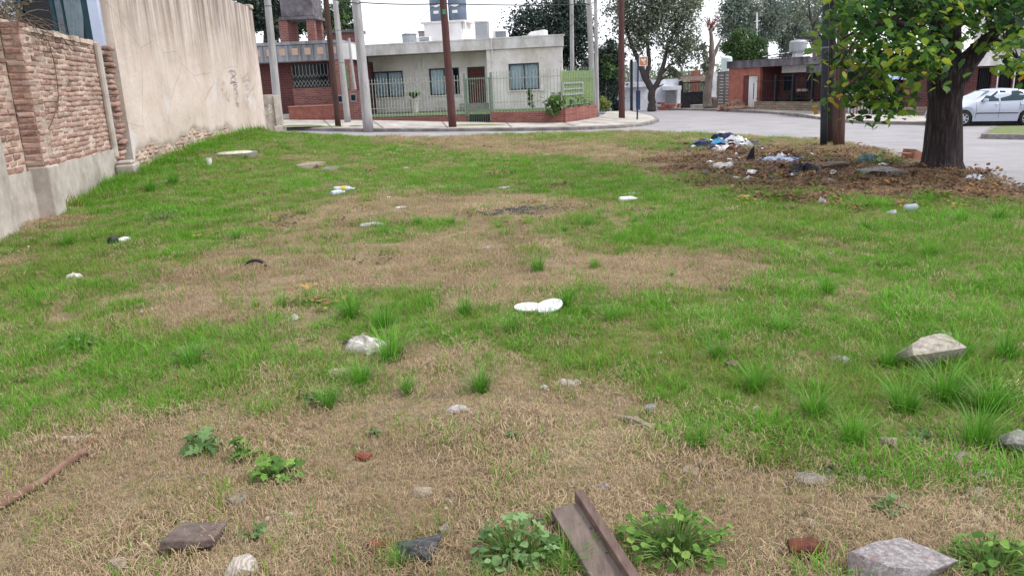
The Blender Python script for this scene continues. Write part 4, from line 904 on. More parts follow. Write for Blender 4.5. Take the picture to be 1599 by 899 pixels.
LF = OW.uz(1284, 150, -.3)[0]-pa[1]; zfe = OW.uz(1230, 117, -.3)[1]
M_stone = brickmat('low_stone_wall', lin(150, 136, 120), lin(122, 106, 94), lin(92, 84, 78), .6, rot=-1.0)
part('stone_base', M_stone, bf, lambda m: m.box(0, LF, -.12, .12, -.3, .38))
for u in np.arange(.15, LF, .30): part('bar', M_blk, bf, lambda m: m.box(u-.009, u+.009, -.009, .009, .38, zfe))
for u in (OW.uz(1210, 150, -.3)[0]-pa[1], OW.uz(1237, 150, -.3)[0]-pa[1], OW.uz(1267, 150, -.3)[0]-pa[1]): part('post', M_blk, bf, lambda m: m.box(u-.07, u+.07, -.07, .07, .38, zfe+.05))
for z in (.55, zfe-.35): part('rail', M_blk, bf, lambda m: m.box(0, LF, -.025, -.01, z, z+.035))
M_spiky = leafmat('dark_spiky', [(0, lin(22, 28, 26)), (1, lin(74, 86, 78))], .1)
def spiky(name, lab, p, n, hgt, wd, mat, seed, group=None):
    r = np.random.default_rng(seed); t = thing(name, lab, 'plant', p, 0, group); V = []; F = []; T = []
    for i in range(n):
        a = r.uniform(0, 6.28); h = hgt*r.uniform(.6, 1.1); l = hgt*r.uniform(.15, .8); b = len(V); t0 = r.uniform(0, 1)
        for k in range(4):
            q = k/3; w2 = wd*(1-q)+.003; x = l*q*math.cos(a); y = l*q*math.sin(a); zz = h*(q-.25*q*q)
            V += [(x-w2*math.sin(a), y+w2*math.cos(a), zz), (x+w2*math.sin(a), y-w2*math.cos(a), zz)]; T += [t0, t0]
        F += [(b+2*k, b+2*k+1, b+2*k+3, b+2*k+2) for k in range(3)]
    o = bpy.data.objects.new('leaves', raw_mesh('leaves', V, F, [mat], {'tint': T})); col.objects.link(o); o.parent = t; return t
for px, sd, lb in ((1238, 1, 'dark spiky plant beside the middle post of the black railing'), (1249, 2, 'dark spiky plant under the pale sill of the orange house'), (1219, 3, 'low dark spiky plant nearer the white double door')): spiky('spiky_plant', lb, OW.w(OW.uz(px, 160, .6)[0], .6, .0), 46, 1.25 if px != 1219 else .8, .06, M_spiky, sd, 'spiky plants behind the railing')
p = at(1150, 169, 52.0); t = thing('rubble_heap', 'heap of broken brick and earth at the foot of the orange wall', 'rubble', p)
def heap(m):
    for i in range(60):
        a = random.uniform(0, 6.28); r = abs(random.gauss(0, .6)); s_ = random.uniform(.08, .2); z = max(0, .4-.4*r)
        M = Matrix.Translation((r*math.cos(a)*1.3, r*math.sin(a)*.6, z)) @ Matrix.Rotation(random.uniform(0, 3), 4, (random.random(), random.random(), 1)); m.box(-s_, s_, -s_*.6, s_*.6, -s_*.5, s_*.5, M)
    m.lathe([(0, .34), (.5, .2), (1.1, 0)], 12)
o = part('rubble', simple('rubble_mix', lin(162, 128, 112), lin(124, 100, 88), 6, .95), t, heap); tag(o, kind='stuff')
p = OW.w(OW.uz(1246, 80, 3.0)[0], 3.0, zpt+.05); t = thing('round_roof_tank', 'small round grey tank on a white neck above the sooty parapet', 'water tank', p); part('neck', M_white, t, lambda m: m.box(-.25, .25, -.25, .25, -.05, .38)); part('body', M_metal, t, lambda m: m.lathe([(0, .38), (.52, .38), (.54, .5), (.54, 1.0), (.45, 1.1), (0, 1.15)], 18))
p = OW.w(OW.uz(1225, 88, 3.5)[0], 3.5, zpt+.05); t = thing('roof_sheets', 'jumble of pale corrugated sheets on the orange house roof', 'sheets', p)
for i in range(4): part('sheet', M_metal, t, lambda m: m.grid(lambda u, v_: (u, v_, .15+.08*i+.03*math.sin(u*16+i)+.12*u*(i % 2)), list(np.linspace(-.8-.2*i, 1.0+.3*i, 26)), [-.4, .4]))

# ------------------------------------------------------------------ brick house row on the right, behind the tree
BH = Plane(at(1290, 150, 41.8), at(1650, 140, 39.6)); BH.z0 = -.85
bh = BH.thing('right_brick_house', 'dark red brick house with white fascia behind the parked car', 'house')
zb_, zt2 = BH.uz(1545, 103)[1], BH.uz(1545, 88)[1]
ops = [BH.rect(1526, 1548, 104, 150, .0), BH.rect(1560, 1580, 104, 150), BH.rect(1584, 1625, 104, 150), BH.rect(1392, 1410, 118, 150)]
part('wall', M_redbrick, bh, lambda m: wall_holes(m, 0, BH.L+6, -.3, zb_, 0, .2, [(o[0], o[1], .3, zb_-.1) for o in ops]))
for o in ops:
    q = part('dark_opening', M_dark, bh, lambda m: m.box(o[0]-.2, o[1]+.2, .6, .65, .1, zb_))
    for u in np.linspace(o[0]+.12, o[1]-.12, 6): part('bar', M_blk, q, lambda m: m.box(u-.012, u+.012, .05, .075, .3, zb_-.1))
part('fascia', M_fascia, bh, lambda m: m.box(BH.uz(1500, 100)[0], BH.L+6, -.5, 6, zb_+.003, zt2)); part('parapet', M_soot, bh, lambda m: m.box(-.1, BH.uz(1500, 100)[0]-.003, -.2, 6, zb_+.003, zt2-.1))
up_ = BH.rect(1571, 1650, 40, 90, 1.5); part('upper_storey', M_fascia, bh, lambda m: m.box(up_[0], BH.L+6, 1.5, 6, zt2+.003, zt2+2.2)); part('upper_canopy', M_soot, bh, lambda m: m.box(up_[0]-.3, BH.L+6, .6, 1.49, zt2+.75, zt2+.9))
for px in (1557, 1583): u = BH.uz(px, 130, -.4)[0]; part('awning_post', M_white, bh, lambda m: m.tube([(u, -.4, -.2), (u, -.4, zb_)], .03, 6))
aw = BH.rect(1390, 1417, 112, 124, -.8); part('awning', simple('pale_blue_awning', lin(150, 166, 200), lin(132, 148, 184), 4), bh, lambda m: m.add([(aw[0], -1.0, aw[2]), (aw[1], -1.0, aw[2]), (aw[1], -.02, aw[3]), (aw[0], -.02, aw[3]), (aw[0], -1.0, aw[2]-.03), (aw[1], -1.0, aw[2]-.03), (aw[1], -.02, aw[3]-.03), (aw[0], -.02, aw[3]-.03)], [(0, 1, 2, 3), (7, 6, 5, 4), (0, 4, 5, 1), (1, 5, 6, 2), (3, 7, 4, 0)]))
ow = BH.rect(1333, 1349, 122, 170, -.05); part('orange_pier', M_or, bh, lambda m: m.box(ow[0], ow[1], -.05, -.003, -.2, ow[3]))
PF = Plane(at(1296, 175, 40.6), at(1452, 178, 38.6)); PF.z0 = -.85; pf = PF.thing('picket_fence', 'pale picket fence on a low stone wall behind the big tree', 'fence')
part('stone_base', M_stone, pf, lambda m: m.box(PF.uz(1398, 170)[0], PF.L, 0, .25, -.2, .55)); part('kerb_base', M_stone, pf, lambda m: m.box(0, PF.uz(1398, 170)[0]-.003, 0, .22, -.2, .22))
pk = MB(); pk.box(-.045, .045, 0, .02, 0, .94); pk.add([(-.045, 0, .94), (.045, 0, .94), (.045, .02, .94), (-.045, .02, .94), (0, 0, 1.0), (0, .02, 1.0)], [(0, 1, 4), (2, 3, 5), (1, 2, 5, 4), (3, 0, 4, 5)]); pk = pk.mesh('picket'); pk.materials.append(simple('grey_picket', lin(176, 176, 180), lin(146, 146, 150), 6, .8))
u = .1
while u < PF.uz(1398, 170)[0]:
    o = bpy.data.objects.new('picket', pk); col.objects.link(o); o.parent = pf; o.matrix_local = Matrix.Translation((u, .08, .22)) @ Matrix.Diagonal((1, 1, 1.35, 1)); u += .155
for z in (.45, 1.25): part('rail', M_ac, pf, lambda m: m.box(0, PF.uz(1398, 170)[0], .103, .14, z, z+.06))
for px in (1367, 1398): u = PF.uz(px, 160)[0]; part('post', M_blk, pf, lambda m: m.box(u-.07, u+.07, .0, .07, .0, 1.75))
# far back: closing buildings so that no bare ground shows between the gardens
# ================================================================== trees beyond the street
M_bark = simple('dark_bark', lin(84, 76, 76), lin(54, 48, 48), 5, .95, .5, stretch=(4, 4, .7)); M_barkl = simple('pale_bark', lin(134, 124, 116), lin(100, 90, 84), 4, .95, .4, stretch=(3, 3, .6))
L_ever = leafmat('evergreen_leaf', [(0, lin(26, 36, 36)), (.5, lin(56, 72, 64)), (1, lin(98, 112, 94))], .2, noise=.5, nscale=.6)
L_oliv = leafmat('olive_leaf', [(0, lin(66, 74, 64)), (.5, lin(110, 120, 98)), (1, lin(150, 158, 128))], .25, noise=.4, nscale=.7)
L_euca = leafmat('eucalypt_leaf', [(0, lin(78, 92, 84)), (.5, lin(118, 132, 118)), (1, lin(160, 170, 152))], .3, noise=.4, nscale=.5)
L_grn = leafmat('mid_green_leaf', [(0, lin(34, 52, 36)), (.5, lin(76, 104, 62)), (1, lin(134, 154, 88))], .3, noise=.4, nscale=.8)
L_lime = leafmat('lime_leaf', [(0, lin(84, 100, 50)), (1, lin(156, 166, 92))], .3)
def tree(name, label, base, D, stems, blobs, n, size, lmat, bmat, seed, twigs=.35, group=None, deep=.8, shell=.45, spread=.24):
    r = np.random.default_rng(seed); rs = random.Random(seed); b = at(base[0], base[1], D); t = thing(name, label, 'tree', b, 0, group)
    pts_all = []; m = MB()
    for st in stems:
        P = [at(x, y, D+dz) for x, y, rad, dz in st]; R = [s_[2] for s_ in st]; q = []; rr = []
        for i in range(len(P)-1):
            for k in range(4):
                f = k/4; q.append(P[i]*(1-f)+P[i+1]*f+(r.normal(0, R[i]*.10, 3) if (i or k) else 0)); rr.append(R[i]*(1-f)+R[i+1]*f)
        q.append(P[-1]); rr.append(R[-1]); m.tube(q, rr, 9, rough=.06); pts_all += list(zip(q, rr))
    m.build('trunk', bmat, t, world=True, smooth=True)
    cen = []; W = []
    for (x, y, rp, *o) in blobs:
        Y = D+(o[0] if o else 0); c = at(x, y, Y); R = rp/1200*Y; k = max(6, int(26*(rp/40)**1.6))
        for _ in range(k):
            d = r.normal(0, 1, 3); d /= np.linalg.norm(d); cen.append(c+d*R*(r.uniform(0, 1)**shell)*np.array([1, deep, 1])); W.append(R)
    cen = np.array(cen); W = np.array(W)
    if twigs > 0 and pts_all:
        tw = MB(); PA = np.array([p for p, _ in pts_all])
        for c in cen:
            if r.uniform() < twigs:
                i = int(np.argmin(np.linalg.norm((PA-c)*np.array([1, 1, 1.0]), axis=1)+.25*(PA[:, 2] > c[2]))); a = PA[i]; mid = .5*(a+c)+r.normal(0, .12, 3)+np.array([0, 0, .1]); r0 = min(pts_all[i][1]*.5, .06)
                tw.tube([a, mid, c], [r0, r0*.6, .012], 5, cap=False)
        if tw.v: tag(tw.build('branches', bmat, t, world=True, smooth=True), kind='stuff')
    ci = r.integers(0, len(cen), n); tone = r.normal(0, .16, len(cen))
    V, F, c = leaf_cards(n, cen, 1.0, size, r)
    # re-centre each card on its clump with the clump's own spread
    cc = cen[ci]+r.normal(0, 1, (n, 3))*(W[ci]*spread)[:, None]; V = V+np.repeat(cc-c, 4, axis=0)
    zmin, zmax = cen[:, 2].min(), cen[:, 2].max()
    leaves_obj('crown', lmat, t, V, F, np.repeat(np.clip(.42+tone[ci]+r.normal(0, .15, n), 0, 1), 4)); return t
tree('evergreen_tree', 'broad dark evergreen tree behind the bungalow roof', (868, 170), 64, [[(868, 172, .35, 0), (868, 120, .3, 0), (860, 60, .2, 0), (850, 20, .1, 0)], [(868, 110, .2, 0), (900, 70, .12, 0), (905, 30, .06, 0)]],
     [(838, 52, 40), (868, 28, 34), (900, 55, 42), (815, 72, 22), (908, 105, 34), (890, 20, 26), (865, 85, 40), (845, 95, 30), (912, 140, 28), (800, 84, 10), (880, 5, 14)], 26000, .26, L_ever, M_bark, 1)
tree('dense_shrub_tree', 'dense dark leafy tree growing beyond the fence corner', (946, 173), 50, [[(948, 174, .15, 0), (948, 140, .1, 0), (946, 110, .06, 0)]], [(945, 120, 24), (950, 145, 22), (940, 100, 18), (955, 100, 18), (938, 150, 16), (958, 85, 16), (960, 165, 8)], 12000, .2, L_ever, M_bark, 2, twigs=.1)
tree('light_green_shrub', 'light green shrub in front of the dense dark tree', (946, 108), 49, [[(946, 174, .06, 0), (946, 130, .03, 0)]], [(947, 108, 12), (944, 98, 8), (952, 118, 9), (950, 92, 7)], 1500, .17, L_grn, M_bark, 3, twigs=0)  # lighter leaf colour before the top of the dense dark tree
tree('low_yellow_bush', 'low yellowish bush at the foot of the dense dark tree', (941, 172), 46, [[(941, 174, .03, 0), (941, 166, .02, 0)]], [(940, 163, 9), (947, 166, 7), (934, 167, 6)], 1300, .12, L_lime, M_bark, 4, twigs=0)
tree('forked_street_tree', 'big forked street tree with grey-green crown before the white house', (1018, 172), 53, [[(1018, 173, .32, 0), (1018, 160, .25, 0), (1018, 140, .25, 0), (1006, 118, .20, 0), (1000, 100, .17, 0), (984, 65, .12, 0), (972, 25, .06, .5), (965, -10, .03, 1)],
     [(1010, 124, .17, 0), (1014, 95, .14, 0), (1010, 55, .1, -.5), (1012, 10, .05, -1)], [(1019, 142, .2, 0), (1029, 125, .17, 0), (1036, 100, .14, 0), (1044, 70, .1, .3), (1060, 35, .05, 1)], [(1031, 118, .11, 0), (1045, 103, .09, 0), (1055, 98, .05, 0)], [(1030, 126, .09, 0), (1044, 118, .06, 0), (1056, 112, .03, 0)], [(1024, 138, .06, 0), (1036, 132, .03, 0)], [(1040, 85, .08, 0), (1065, 65, .05, 0), (1080, 50, .02, 0)], [(990, 78, .07, 0), (966, 62, .04, 0), (955, 55, .02, 0)]],
     [(1020, 35, 42), (978, 45, 28), (1066, 48, 28), (1046, 74, 22), (1000, 5, 40), (1062, 95, 18), (1050, 10, 40), (962, 80, 14), (1078, 75, 18), (968, 15, 26), (1002, 62, 18), (1054, 112, 10), (1085, 20, 20), (990, -20, 40), (1040, -25, 45)], 21000, .18, L_oliv, M_bark, 5, twigs=.6, spread=.26)
tree('pollarded_tree', 'lopped bare tree with a tuft of red twigs beside the plank gate', (1108, 169), 54.5, [[(1106, 170, .36, 0), (1104, 150, .30, 0), (1108, 120, .26, 0), (1112, 95, .24, 0), (1111, 70, .15, 0), (1110, 45, .11, 0)], [(1112, 92, .16, 0), (1120, 75, .11, 0), (1127, 58, .05, 0)], [(1108, 100, .14, 0), (1101, 82, .10, 0), (1096, 68, .05, 0)], [(1116, 170, .2, .1), (1116, 152, .18, .1)]],
     [(1098, 90, 9), (1092, 75, 8), (1100, 105, 8)], 900, .16, L_oliv, M_barkl, 6, twigs=.8)
r6 = random.Random(6); tw = MB(); pt = [o for o in bpy.data.objects if o.name == 'pollarded_tree'][0]
for i in range(46):
    a = Vector(at(r6.uniform(1105, 1115), r6.uniform(38, 50), 54.5)); d = Vector((r6.gauss(0, .5), r6.gauss(0, .5), r6.uniform(.3, 1.2))).normalized(); tw.tube([a, a+d*.4+Vector((0, 0, .05)), a+d*r6.uniform(.5, .9)], [.025, .018, .008], 4, cap=False)
tag(tw.build('red_twigs', simple('red_twig', lin(150, 96, 92), lin(118, 70, 68), 6), pt, world=True), kind='stuff')
tree('round_green_tree', 'rounded green tree rising behind the orange house', (1160, 160), 66, [[(1160, 165, .25, 0), (1160, 110, .2, 0), (1160, 80, .1, 0)]], [(1160, 72, 24), (1180, 80, 18), (1142, 82, 16), (1165, 92, 24), (1190, 92, 12), (1150, 62, 14)], 14000, .2, L_grn, M_bark, 7, twigs=.1)
for k, (bx, top, bl, lb) in enumerate(((1150, -5, [(1150, 20, 26), (1140, 45, 16), (1165, 5, 22), (1135, 15, 14), (1168, 40, 14)], 'feathery grey-green gum tree beside the lopped tree'), (1196, -10, [(1195, 25, 26), (1185, 50, 18), (1210, 5, 24), (1178, 10, 18), (1208, 48, 16)], 'feathery grey-green gum tree behind the antenna mast'),
      (1232, -8, [(1232, 30, 26), (1245, 55, 18), (1222, 58, 16), (1240, 5, 22), (1225, 80, 12)], 'feathery grey-green gum tree above the round roof tank'), (1272, -10, [(1272, 25, 24), (1285, 5, 22), (1262, 50, 18), (1282, 60, 16), (1300, 40, 20), (1320, 20, 24)], 'feathery grey-green gum tree near the dark steel pole'))):
    tree('gum_tree', lb, (bx, 150), 88+3*k, [[(bx, 160, .35, 0), (bx+1, 100, .28, 0), (bx-2, 50, .2, 0), (bx+3, top, .08, 0)], [(bx, 70, .14, 0), (bx+12, 40, .08, 0), (bx+18, 15, .03, 0)], [(bx, 85, .12, 0), (bx-12, 55, .07, 0), (bx-15, 30, .03, 0)]], bl, 7500, .28, L_euca, M_barkl, 20+k, twigs=.5, group='gum trees beyond the orange house', spread=.30)
tree('bare_limbed_tree', 'dark bare-limbed tree arching over the orange house roof', (1290, 150), 60, [[(1282, 150, .22, 0), (1281, 90, .2, 0), (1276, 60, .16, 0), (1266, 30, .1, 0), (1262, -5, .05, 0)], [(1277, 62, .12, 0), (1256, 58, .09, 0), (1238, 68, .05, 0), (1225, 85, .03, 0)], [(1270, 40, .08, 0), (1284, 15, .05, 0), (1290, -10, .02, 0)], [(1266, 30, .07, 0), (1250, 10, .04, 0), (1246, -10, .02, 0)]], [(1262, 12, 16), (1285, 10, 14), (1245, 25, 10), (1275, 40, 10)], 700, .2, L_oliv, M_bark, 31, twigs=.95)
tree('leafy_tree', 'leafy green tree showing between the legs of the brick water tower', (462, 120), 56, [[(462, 150, .25, 0), (462, 60, .15, 0), (462, 20, .08, 0)]], [(462, 42, 26), (440, 25, 22), (485, 28, 24), (510, 45, 18), (462, 5, 30), (425, 52, 14), (525, 22, 14)], 12000, .24, L_grn, M_bark, 32, twigs=.2)
tree('darker_leafy_tree', 'darker leafy tree beside the end of the tall rendered wall', (415, 120), 50, [[(415, 150, .25, 0), (415, 60, .15, 0), (415, 20, .08, 0)]], [(412, 18, 24), (400, 42, 18), (425, 50, 16), (395, 5, 24), (430, 10, 16)], 7000, .22, L_ever, M_bark, 33, twigs=.2)
tree('thin_leafy_tree', 'thin open tree behind the dark wooden pole', (535, 120), 60, [[(530, 150, .2, 0), (532, 60, .12, 0), (538, 10, .05, 0)], [(532, 45, .06, 0), (548, 25, .03, 0)]], [(538, 35, 14), (548, 20, 10), (528, 15, 14), (550, 45, 9), (540, 0, 14)], 2600, .2, L_grn, M_bark, 34, twigs=.6)
r9 = np.random.default_rng(77); cen = np.array([at(x, y, d) for x, y, d in zip(r9.uniform(700, 1560, 900), r9.uniform(118, 152, 900), r9.uniform(100, 150, 900))])
V, F, c_ = leaf_cards(30000, cen, 1.1, .55, r9); o = bpy.data.objects.new('distant_trees', raw_mesh('distant_trees', V, F, [L_oliv], {'tint': np.repeat(np.clip(r9.normal(.45, .2, 30000), 0, 1), 4)})); col.objects.link(o); tag(o, 'low hazy belt of distant trees closing the street', 'trees', kind='stuff')

# ================================================================== big tree at the edge of the lot
TD = 12.85
bt = thing('street_tree', 'big broad-leaved tree with furrowed dark trunk in fallen leaves', 'tree', (*at(1472, 262, TD)[:2], float(H(*at(1472, 262, TD)[:2]))-.05))
s = N('furrowed_bark'); v = s.pos((9, 9, 1.3)); n1 = s.noise(v, 2.2, 7, .65); n2 = s.noise(s.pos(), 3, 4)
c = s.ramp(n1, [(.3, lin(30, 25, 27)), (.5, lin(56, 49, 50)), (.7, lin(92, 82, 82))]); c = s.mix(s.ramp(n2, [(.5, (0, 0, 0, 1)), (.75, (.5, .5, .5, 1))]), c, lin(66, 58, 62)); s.base(c, .95, .15); s.bump(n1, 1.0, .06); M_furrow = s.m
def trunk_surf(m, path, nseg=40, lob=0.05, flare=True):
    P = [Vector(at(x, y, TD+dz)) for x, y, r, dz in path]; R = [p[2] for p in path]; rings = []; K = 6
    for i in range(len(P)-1):
        for k in range(K):
            f = k/K; rings.append((P[i].lerp(P[i+1], f), R[i]*(1-f)+R[i+1]*f, i+f))
    rings.append((P[-1], R[-1], len(P)-1)); vs = []
    for j, (p, r, t_) in enumerate(rings):
        for a in range(nseg):
            th = 2*math.pi*a/nseg; w = 1+.018*math.sin(th*13+.5*math.sin(j*.35))+.02*math.sin(th*23+j*.2)+lob*math.sin(th*3+1.2)+lob*.7*math.sin(th*5+.4+j*.03)
            if flare: w += .16*max(0, 1-t_)*(.5+.5*math.sin(th*5+.7))
            vs.append((p.x+math.cos(th)*r*w, p.y+math.sin(th)*r*w, p.z))
    fs = [(j*nseg+a, j*nseg+(a+1) % nseg, (j+1)*nseg+(a+1) % nseg, (j+1)*nseg+a) for j in range(len(rings)-1) for a in range(nseg)]; m.add(vs, fs)
part('trunk', M_furrow, bt, lambda m: trunk_surf(m, [(1472, 274, .37, 0), (1472, 252, .305, 0), (1473.5, 225, .28, 0), (1475, 195, .265, 0), (1476.5, 160, .245, 0), (1478, 135, .265, 0), (1480, 115, .27, 0), (1482, 95, .2, 0)]), world=True, smooth=True)
LIMBS = [[(1470, 132, .16, -.05), (1465, 95, .145, -.1), (1463, 55, .12, -.2), (1464, 5, .10, -.3), (1462, -60, .07, -.3)], [(1482, 120, .17, .1), (1486, 80, .15, .2), (1487, 40, .13, .3), (1488, -10, .10, .4), (1494, -80, .06, .4)], [(1487, 130, .24, .0), (1503, 104, .215, -.1), (1522, 82, .175, -.2), (1548, 55, .125, -.4), (1585, 30, .08, -.6), (1640, 5, .04, -.8)],
  [(1465, 70, .07, -.3), (1435, 45, .055, -.7), (1395, 35, .04, -1.0), (1350, 40, .028, -1.2), (1315, 62, .012, -1.3)], [(1463, 40, .06, -.2), (1420, 5, .05, -.2), (1370, -10, .035, -.3), (1320, 10, .02, -.5), (1296, 45, .01, -.6)], [(1464, 90, .05, -.3), (1435, 85, .04, -.9), (1395, 95, .03, -1.4), (1350, 115, .02, -1.7), (1305, 148, .01, -1.8)], [(1440, 84, .03, -.9), (1415, 108, .02, -1.3), (1395, 140, .012, -1.4), (1385, 165, .006, -1.4)],
  [(1490, 20, .05, .3), (1530, 0, .04, .2), (1580, -20, .03, .2)], [(1545, 58, .05, -.4), (1570, 70, .03, -.9), (1592, 95, .015, -1.1)], [(1400, 92, .02, -1.4), (1370, 130, .015, -1.6), (1342, 158, .006, -1.6)], [(1350, 40, .02, -1.2), (1325, 80, .015, -1.5), (1305, 108, .006, -1.5)]]
for i, L in enumerate(LIMBS): part('limb', M_furrow, bt, lambda m: (trunk_surf(m, L, 20, .03, False) if i < 3 else m.tube([at(x, y, TD+dz) for x, y, r, dz in L], [q[2] for q in L], 7, rough=.08)), world=True, smooth=True)
rl = np.random.default_rng(91)
CL = []
for y, xs_ in ((-30, range(1330, 1640, 28)), (-5, range(1318, 1640, 26)), (15, (1312, 1345, 1368, 1412, 1434, 1452, 1505, 1528, 1552, 1580)), (36, (1296, 1318, 1340, 1362, 1408, 1430, 1450, 1510, 1535, 1590, 1604)), (56, (1292, 1334, 1358, 1380, 1402, 1428, 1450, 1525, 1562, 1596)), (76, (1296, 1340, 1366, 1390, 1412, 1436, 1452, 1578, 1600)),
     (96, (1300, 1325, 1352, 1376, 1400, 1424, 1444, 1592, 1606)), (112, (1296, 1318, 1344, 1368, 1392, 1434, 1445, 1600)), (130, (1334, 1356, 1380, 1400)), (146, (1300, 1345, 1392)), (158, (1296, 1340, 1388)), (170, (1386,))):
    for x in xs_: CL.append((x+rl.normal(0, 4), y+rl.normal(0, 4), rl.uniform(-2.0, -.4) if y > 60 else rl.uniform(-1.6, 1.4)))
    if y < 30:
        for x in xs_: CL.append((x+rl.normal(0, 8), y+rl.normal(0, 6), rl.uniform(-1.0, 2.2)))
CW3 = [at(x, y, TD+dz) for x, y, dz in CL]
nvis = len(CW3)
for i in range(170):                                  # the crown above the picture
    d = rl.normal(0, 1, 3); d /= np.linalg.norm(d); q = np.array([7.5, 13.1, 5.9])+d*np.array([4.2, 3.6, 2.7])*rl.uniform(.35, 1)**.5
    if q[2] > 3.9: CW3.append(q)
CW3 = np.array(CW3)
tw = MB(); LP = np.array([at(x, y, TD+dz) for L in LIMBS for x, y, r, dz in L])
for c in CW3: a = LP[int(np.argmin(np.linalg.norm(LP-c, axis=1)))]; tw.tube([a, .5*(a+c)+np.array([0, 0, .08]), c], [.014, .010, .004], 4, cap=False)
tag(tw.build('twigs', M_bark, bt, world=True), kind='stuff')
OUT = [(0, -.46), (.14, -.44), (.34, -.36), (.36, -.18), (.50, .04), (.36, .12), (.34, .30), (.16, .34), (0, .66), (-.16, .34), (-.34, .30), (-.36, .12), (-.50, .04), (-.36, -.18), (-.34, -.36), (-.14, -.44)]
def leaf_frames(n_per, cl):
    out = []
    for ci, c in enumerate(cl):
        tone = rl.normal(0, .13)
        for k in range(n_per if (ci >= nvis or on_face(c)[0] > 1318) else n_per//4):
            off = rl.normal(0, 1, 3)*np.array([.17, .17, .13]); p = c+off; yaw = rl.uniform(0, 6.28); droop = rl.uniform(.25, 1.15)
            M = Matrix.Translation(Vector(p)) @ Matrix.Rotation(yaw, 4, 'Z') @ Matrix.Rotation(-droop, 4, 'X') @ Matrix.Rotation(rl.normal(0, .35), 4, 'Y') @ Matrix.Scale(rl.uniform(.07, .155), 4)
            out.append((M, float(np.clip(.38+tone+rl.normal(0, .17)-.35*off[2]/.2*.3+(.12 if (ci < nvis and c[2] < 2.2) else 0), 0, 1)), p))
    return out
def on_face(p): d = np.array(p)-EYE; return 799.5+FOC*d@_r/(d@_f), 449.5-FOC*d@_u/(d@_f)
fr_ = leaf_frames(36, CW3[:nvis])+leaf_frames(20, CW3[nvis:])
LV = [(x, y, .10*abs(x)-.12*y*y) for x, y in OUT]+[(0, 0, -.03)]
LFc = [(16, i, (i+1) % 16) for i in range(16)]
L_big = leafmat('broad_leaf', [(0, lin(34, 58, 38)), (.3, lin(58, 94, 50)), (.55, lin(94, 134, 54)), (.78, lin(140, 164, 60)), (.93, lin(178, 176, 66)), (1, lin(184, 146, 60))], .55, .5)
order = sorted(range(len(fr_)), key=lambda i: (fr_[i][2][1] if (-10 < on_face(fr_[i][2])[1] and on_face(fr_[i][2])[0] < 1605) else 99))
inv = ROOTM[bt].inverted()
variants = []
for k in range(10):
    me = raw_mesh('leaf', LV, LFc, [L_big], {'tint': np.full(17, .16+.075*k)}); variants.append(me)
for i in order[:290]:
    M, t0, p = fr_[i]; o = bpy.data.objects.new('leaf', variants[int(np.clip((t0-.12)/.075, 0, 9))]); col.objects.link(o); o.parent = bt; o.matrix_local = inv @ M
LVa = np.array(LV); V = []; T = []; F = []; b = 0; LF_ = np.array(LFc)
for i in order[290:]:
    M, t0, p = fr_[i]; A = np.array(inv @ M); V.append(LVa @ A[:3, :3].T+A[:3, 3]); T.append(np.full(17, t0)); F.append(LF_+b); b += 17
o = bpy.data.objects.new('crown', raw_mesh('crown', np.concatenate(V), np.concatenate(F), [L_big], {'tint': np.concatenate(T)})); col.objects.link(o); o.parent = bt; tag(o, kind='stuff')
# ================================================================== poles, sign, wires
M_cpole = simple('pole_concrete', lin(176, 174, 174), lin(152, 150, 150), 4, .85, .12, dirt=lin(134, 130, 126), dscale=1.5, stretch=(2, 2, .4))
M_wpole = simple('pole_red_brown', lin(92, 60, 56), lin(68, 44, 42), 6, .8, .25, stretch=(4, 4, .3)); M_wpole2 = simple('pole_dark_wood', lin(84, 62, 56), lin(58, 42, 38), 6, .85, .3, stretch=(5, 5, .3))
M_mpole = simple('pole_dark_metal', lin(46, 52, 60), lin(36, 40, 48), 8, .5)
POLES = {}
def pole(key, label, base, top, Y, r0, r1, mat, height, cat='utility pole', zb=None, n=14, bands=()):
    b = Vector(at(*base, Y)); t = Vector(at(*top, Y)); d = (t-b)/(t.z-b.z)
    if zb is None: zb = b.z
    b2 = b+d*(zb-b.z)
    o = thing('utility_pole' if cat == 'utility pole' else cat.replace(' ', '_'), label, cat, b2)
    part('shaft', mat, o, lambda m: m.tube([b2+d*h for h in np.linspace(-.25, height, 12)], [r0+(r1-r0)*k/11 for k in range(12)], n, rough=.03 if mat in (M_wpole, M_wpole2) else 0), world=True, smooth=True)
    for h, w in bands: part('band', M_ac, o, lambda m: m.tube([b2+d*(h), b2+d*(h+w)], r0+(r1-r0)*h/height+.006, n), world=True)
    POLES[key] = (b2, d, height); return o
pole('a', 'grey concrete pole rising behind the low wall stub', (433, 160), (418, 5), 31.0, .17, .10, M_cpole, 8.5, zb=-.2, bands=((5.0, .05),))
pole('b', 'dark brown wooden pole before the red brick house', (528, 196), (509, 2), 34.2, .13, .11, M_wpole2, 8.2)
pole('c', 'slim grey pole leaning beside the dark wooden one', (543, 190), (523, 0), 36.5, .15, .10, M_cpole, 8.0, bands=((2.6, .03), (4.0, .03)))
pole('d', 'thick pale concrete pole at the kerb by the cream bungalow', (575, 200), (556, 2), 32.6, .215, .15, M_cpole, 9.5)
pole('e', 'red-brown pole at the kerb before the bungalow gate', (707, 199), (692, 2), 32.9, .17, .13, M_wpole, 9.0)
pole('f', 'grey concrete pole at the bungalow fence corner', (926.5, 168), (919.5, 2), 39.0, .15, .11, M_cpole, 8.5, zb=-.45)
pole('g', 'thin grey pole just beyond the fence corner', (933, 181), (930, 2), 41.0, .10, .08, M_cpole, 8.8)
pole('h', 'distant pale pole before the dark evergreen', (893.5, 110), (892.5, 6), 60.0, .17, .14, M_cpole, 8.0, zb=-.4)
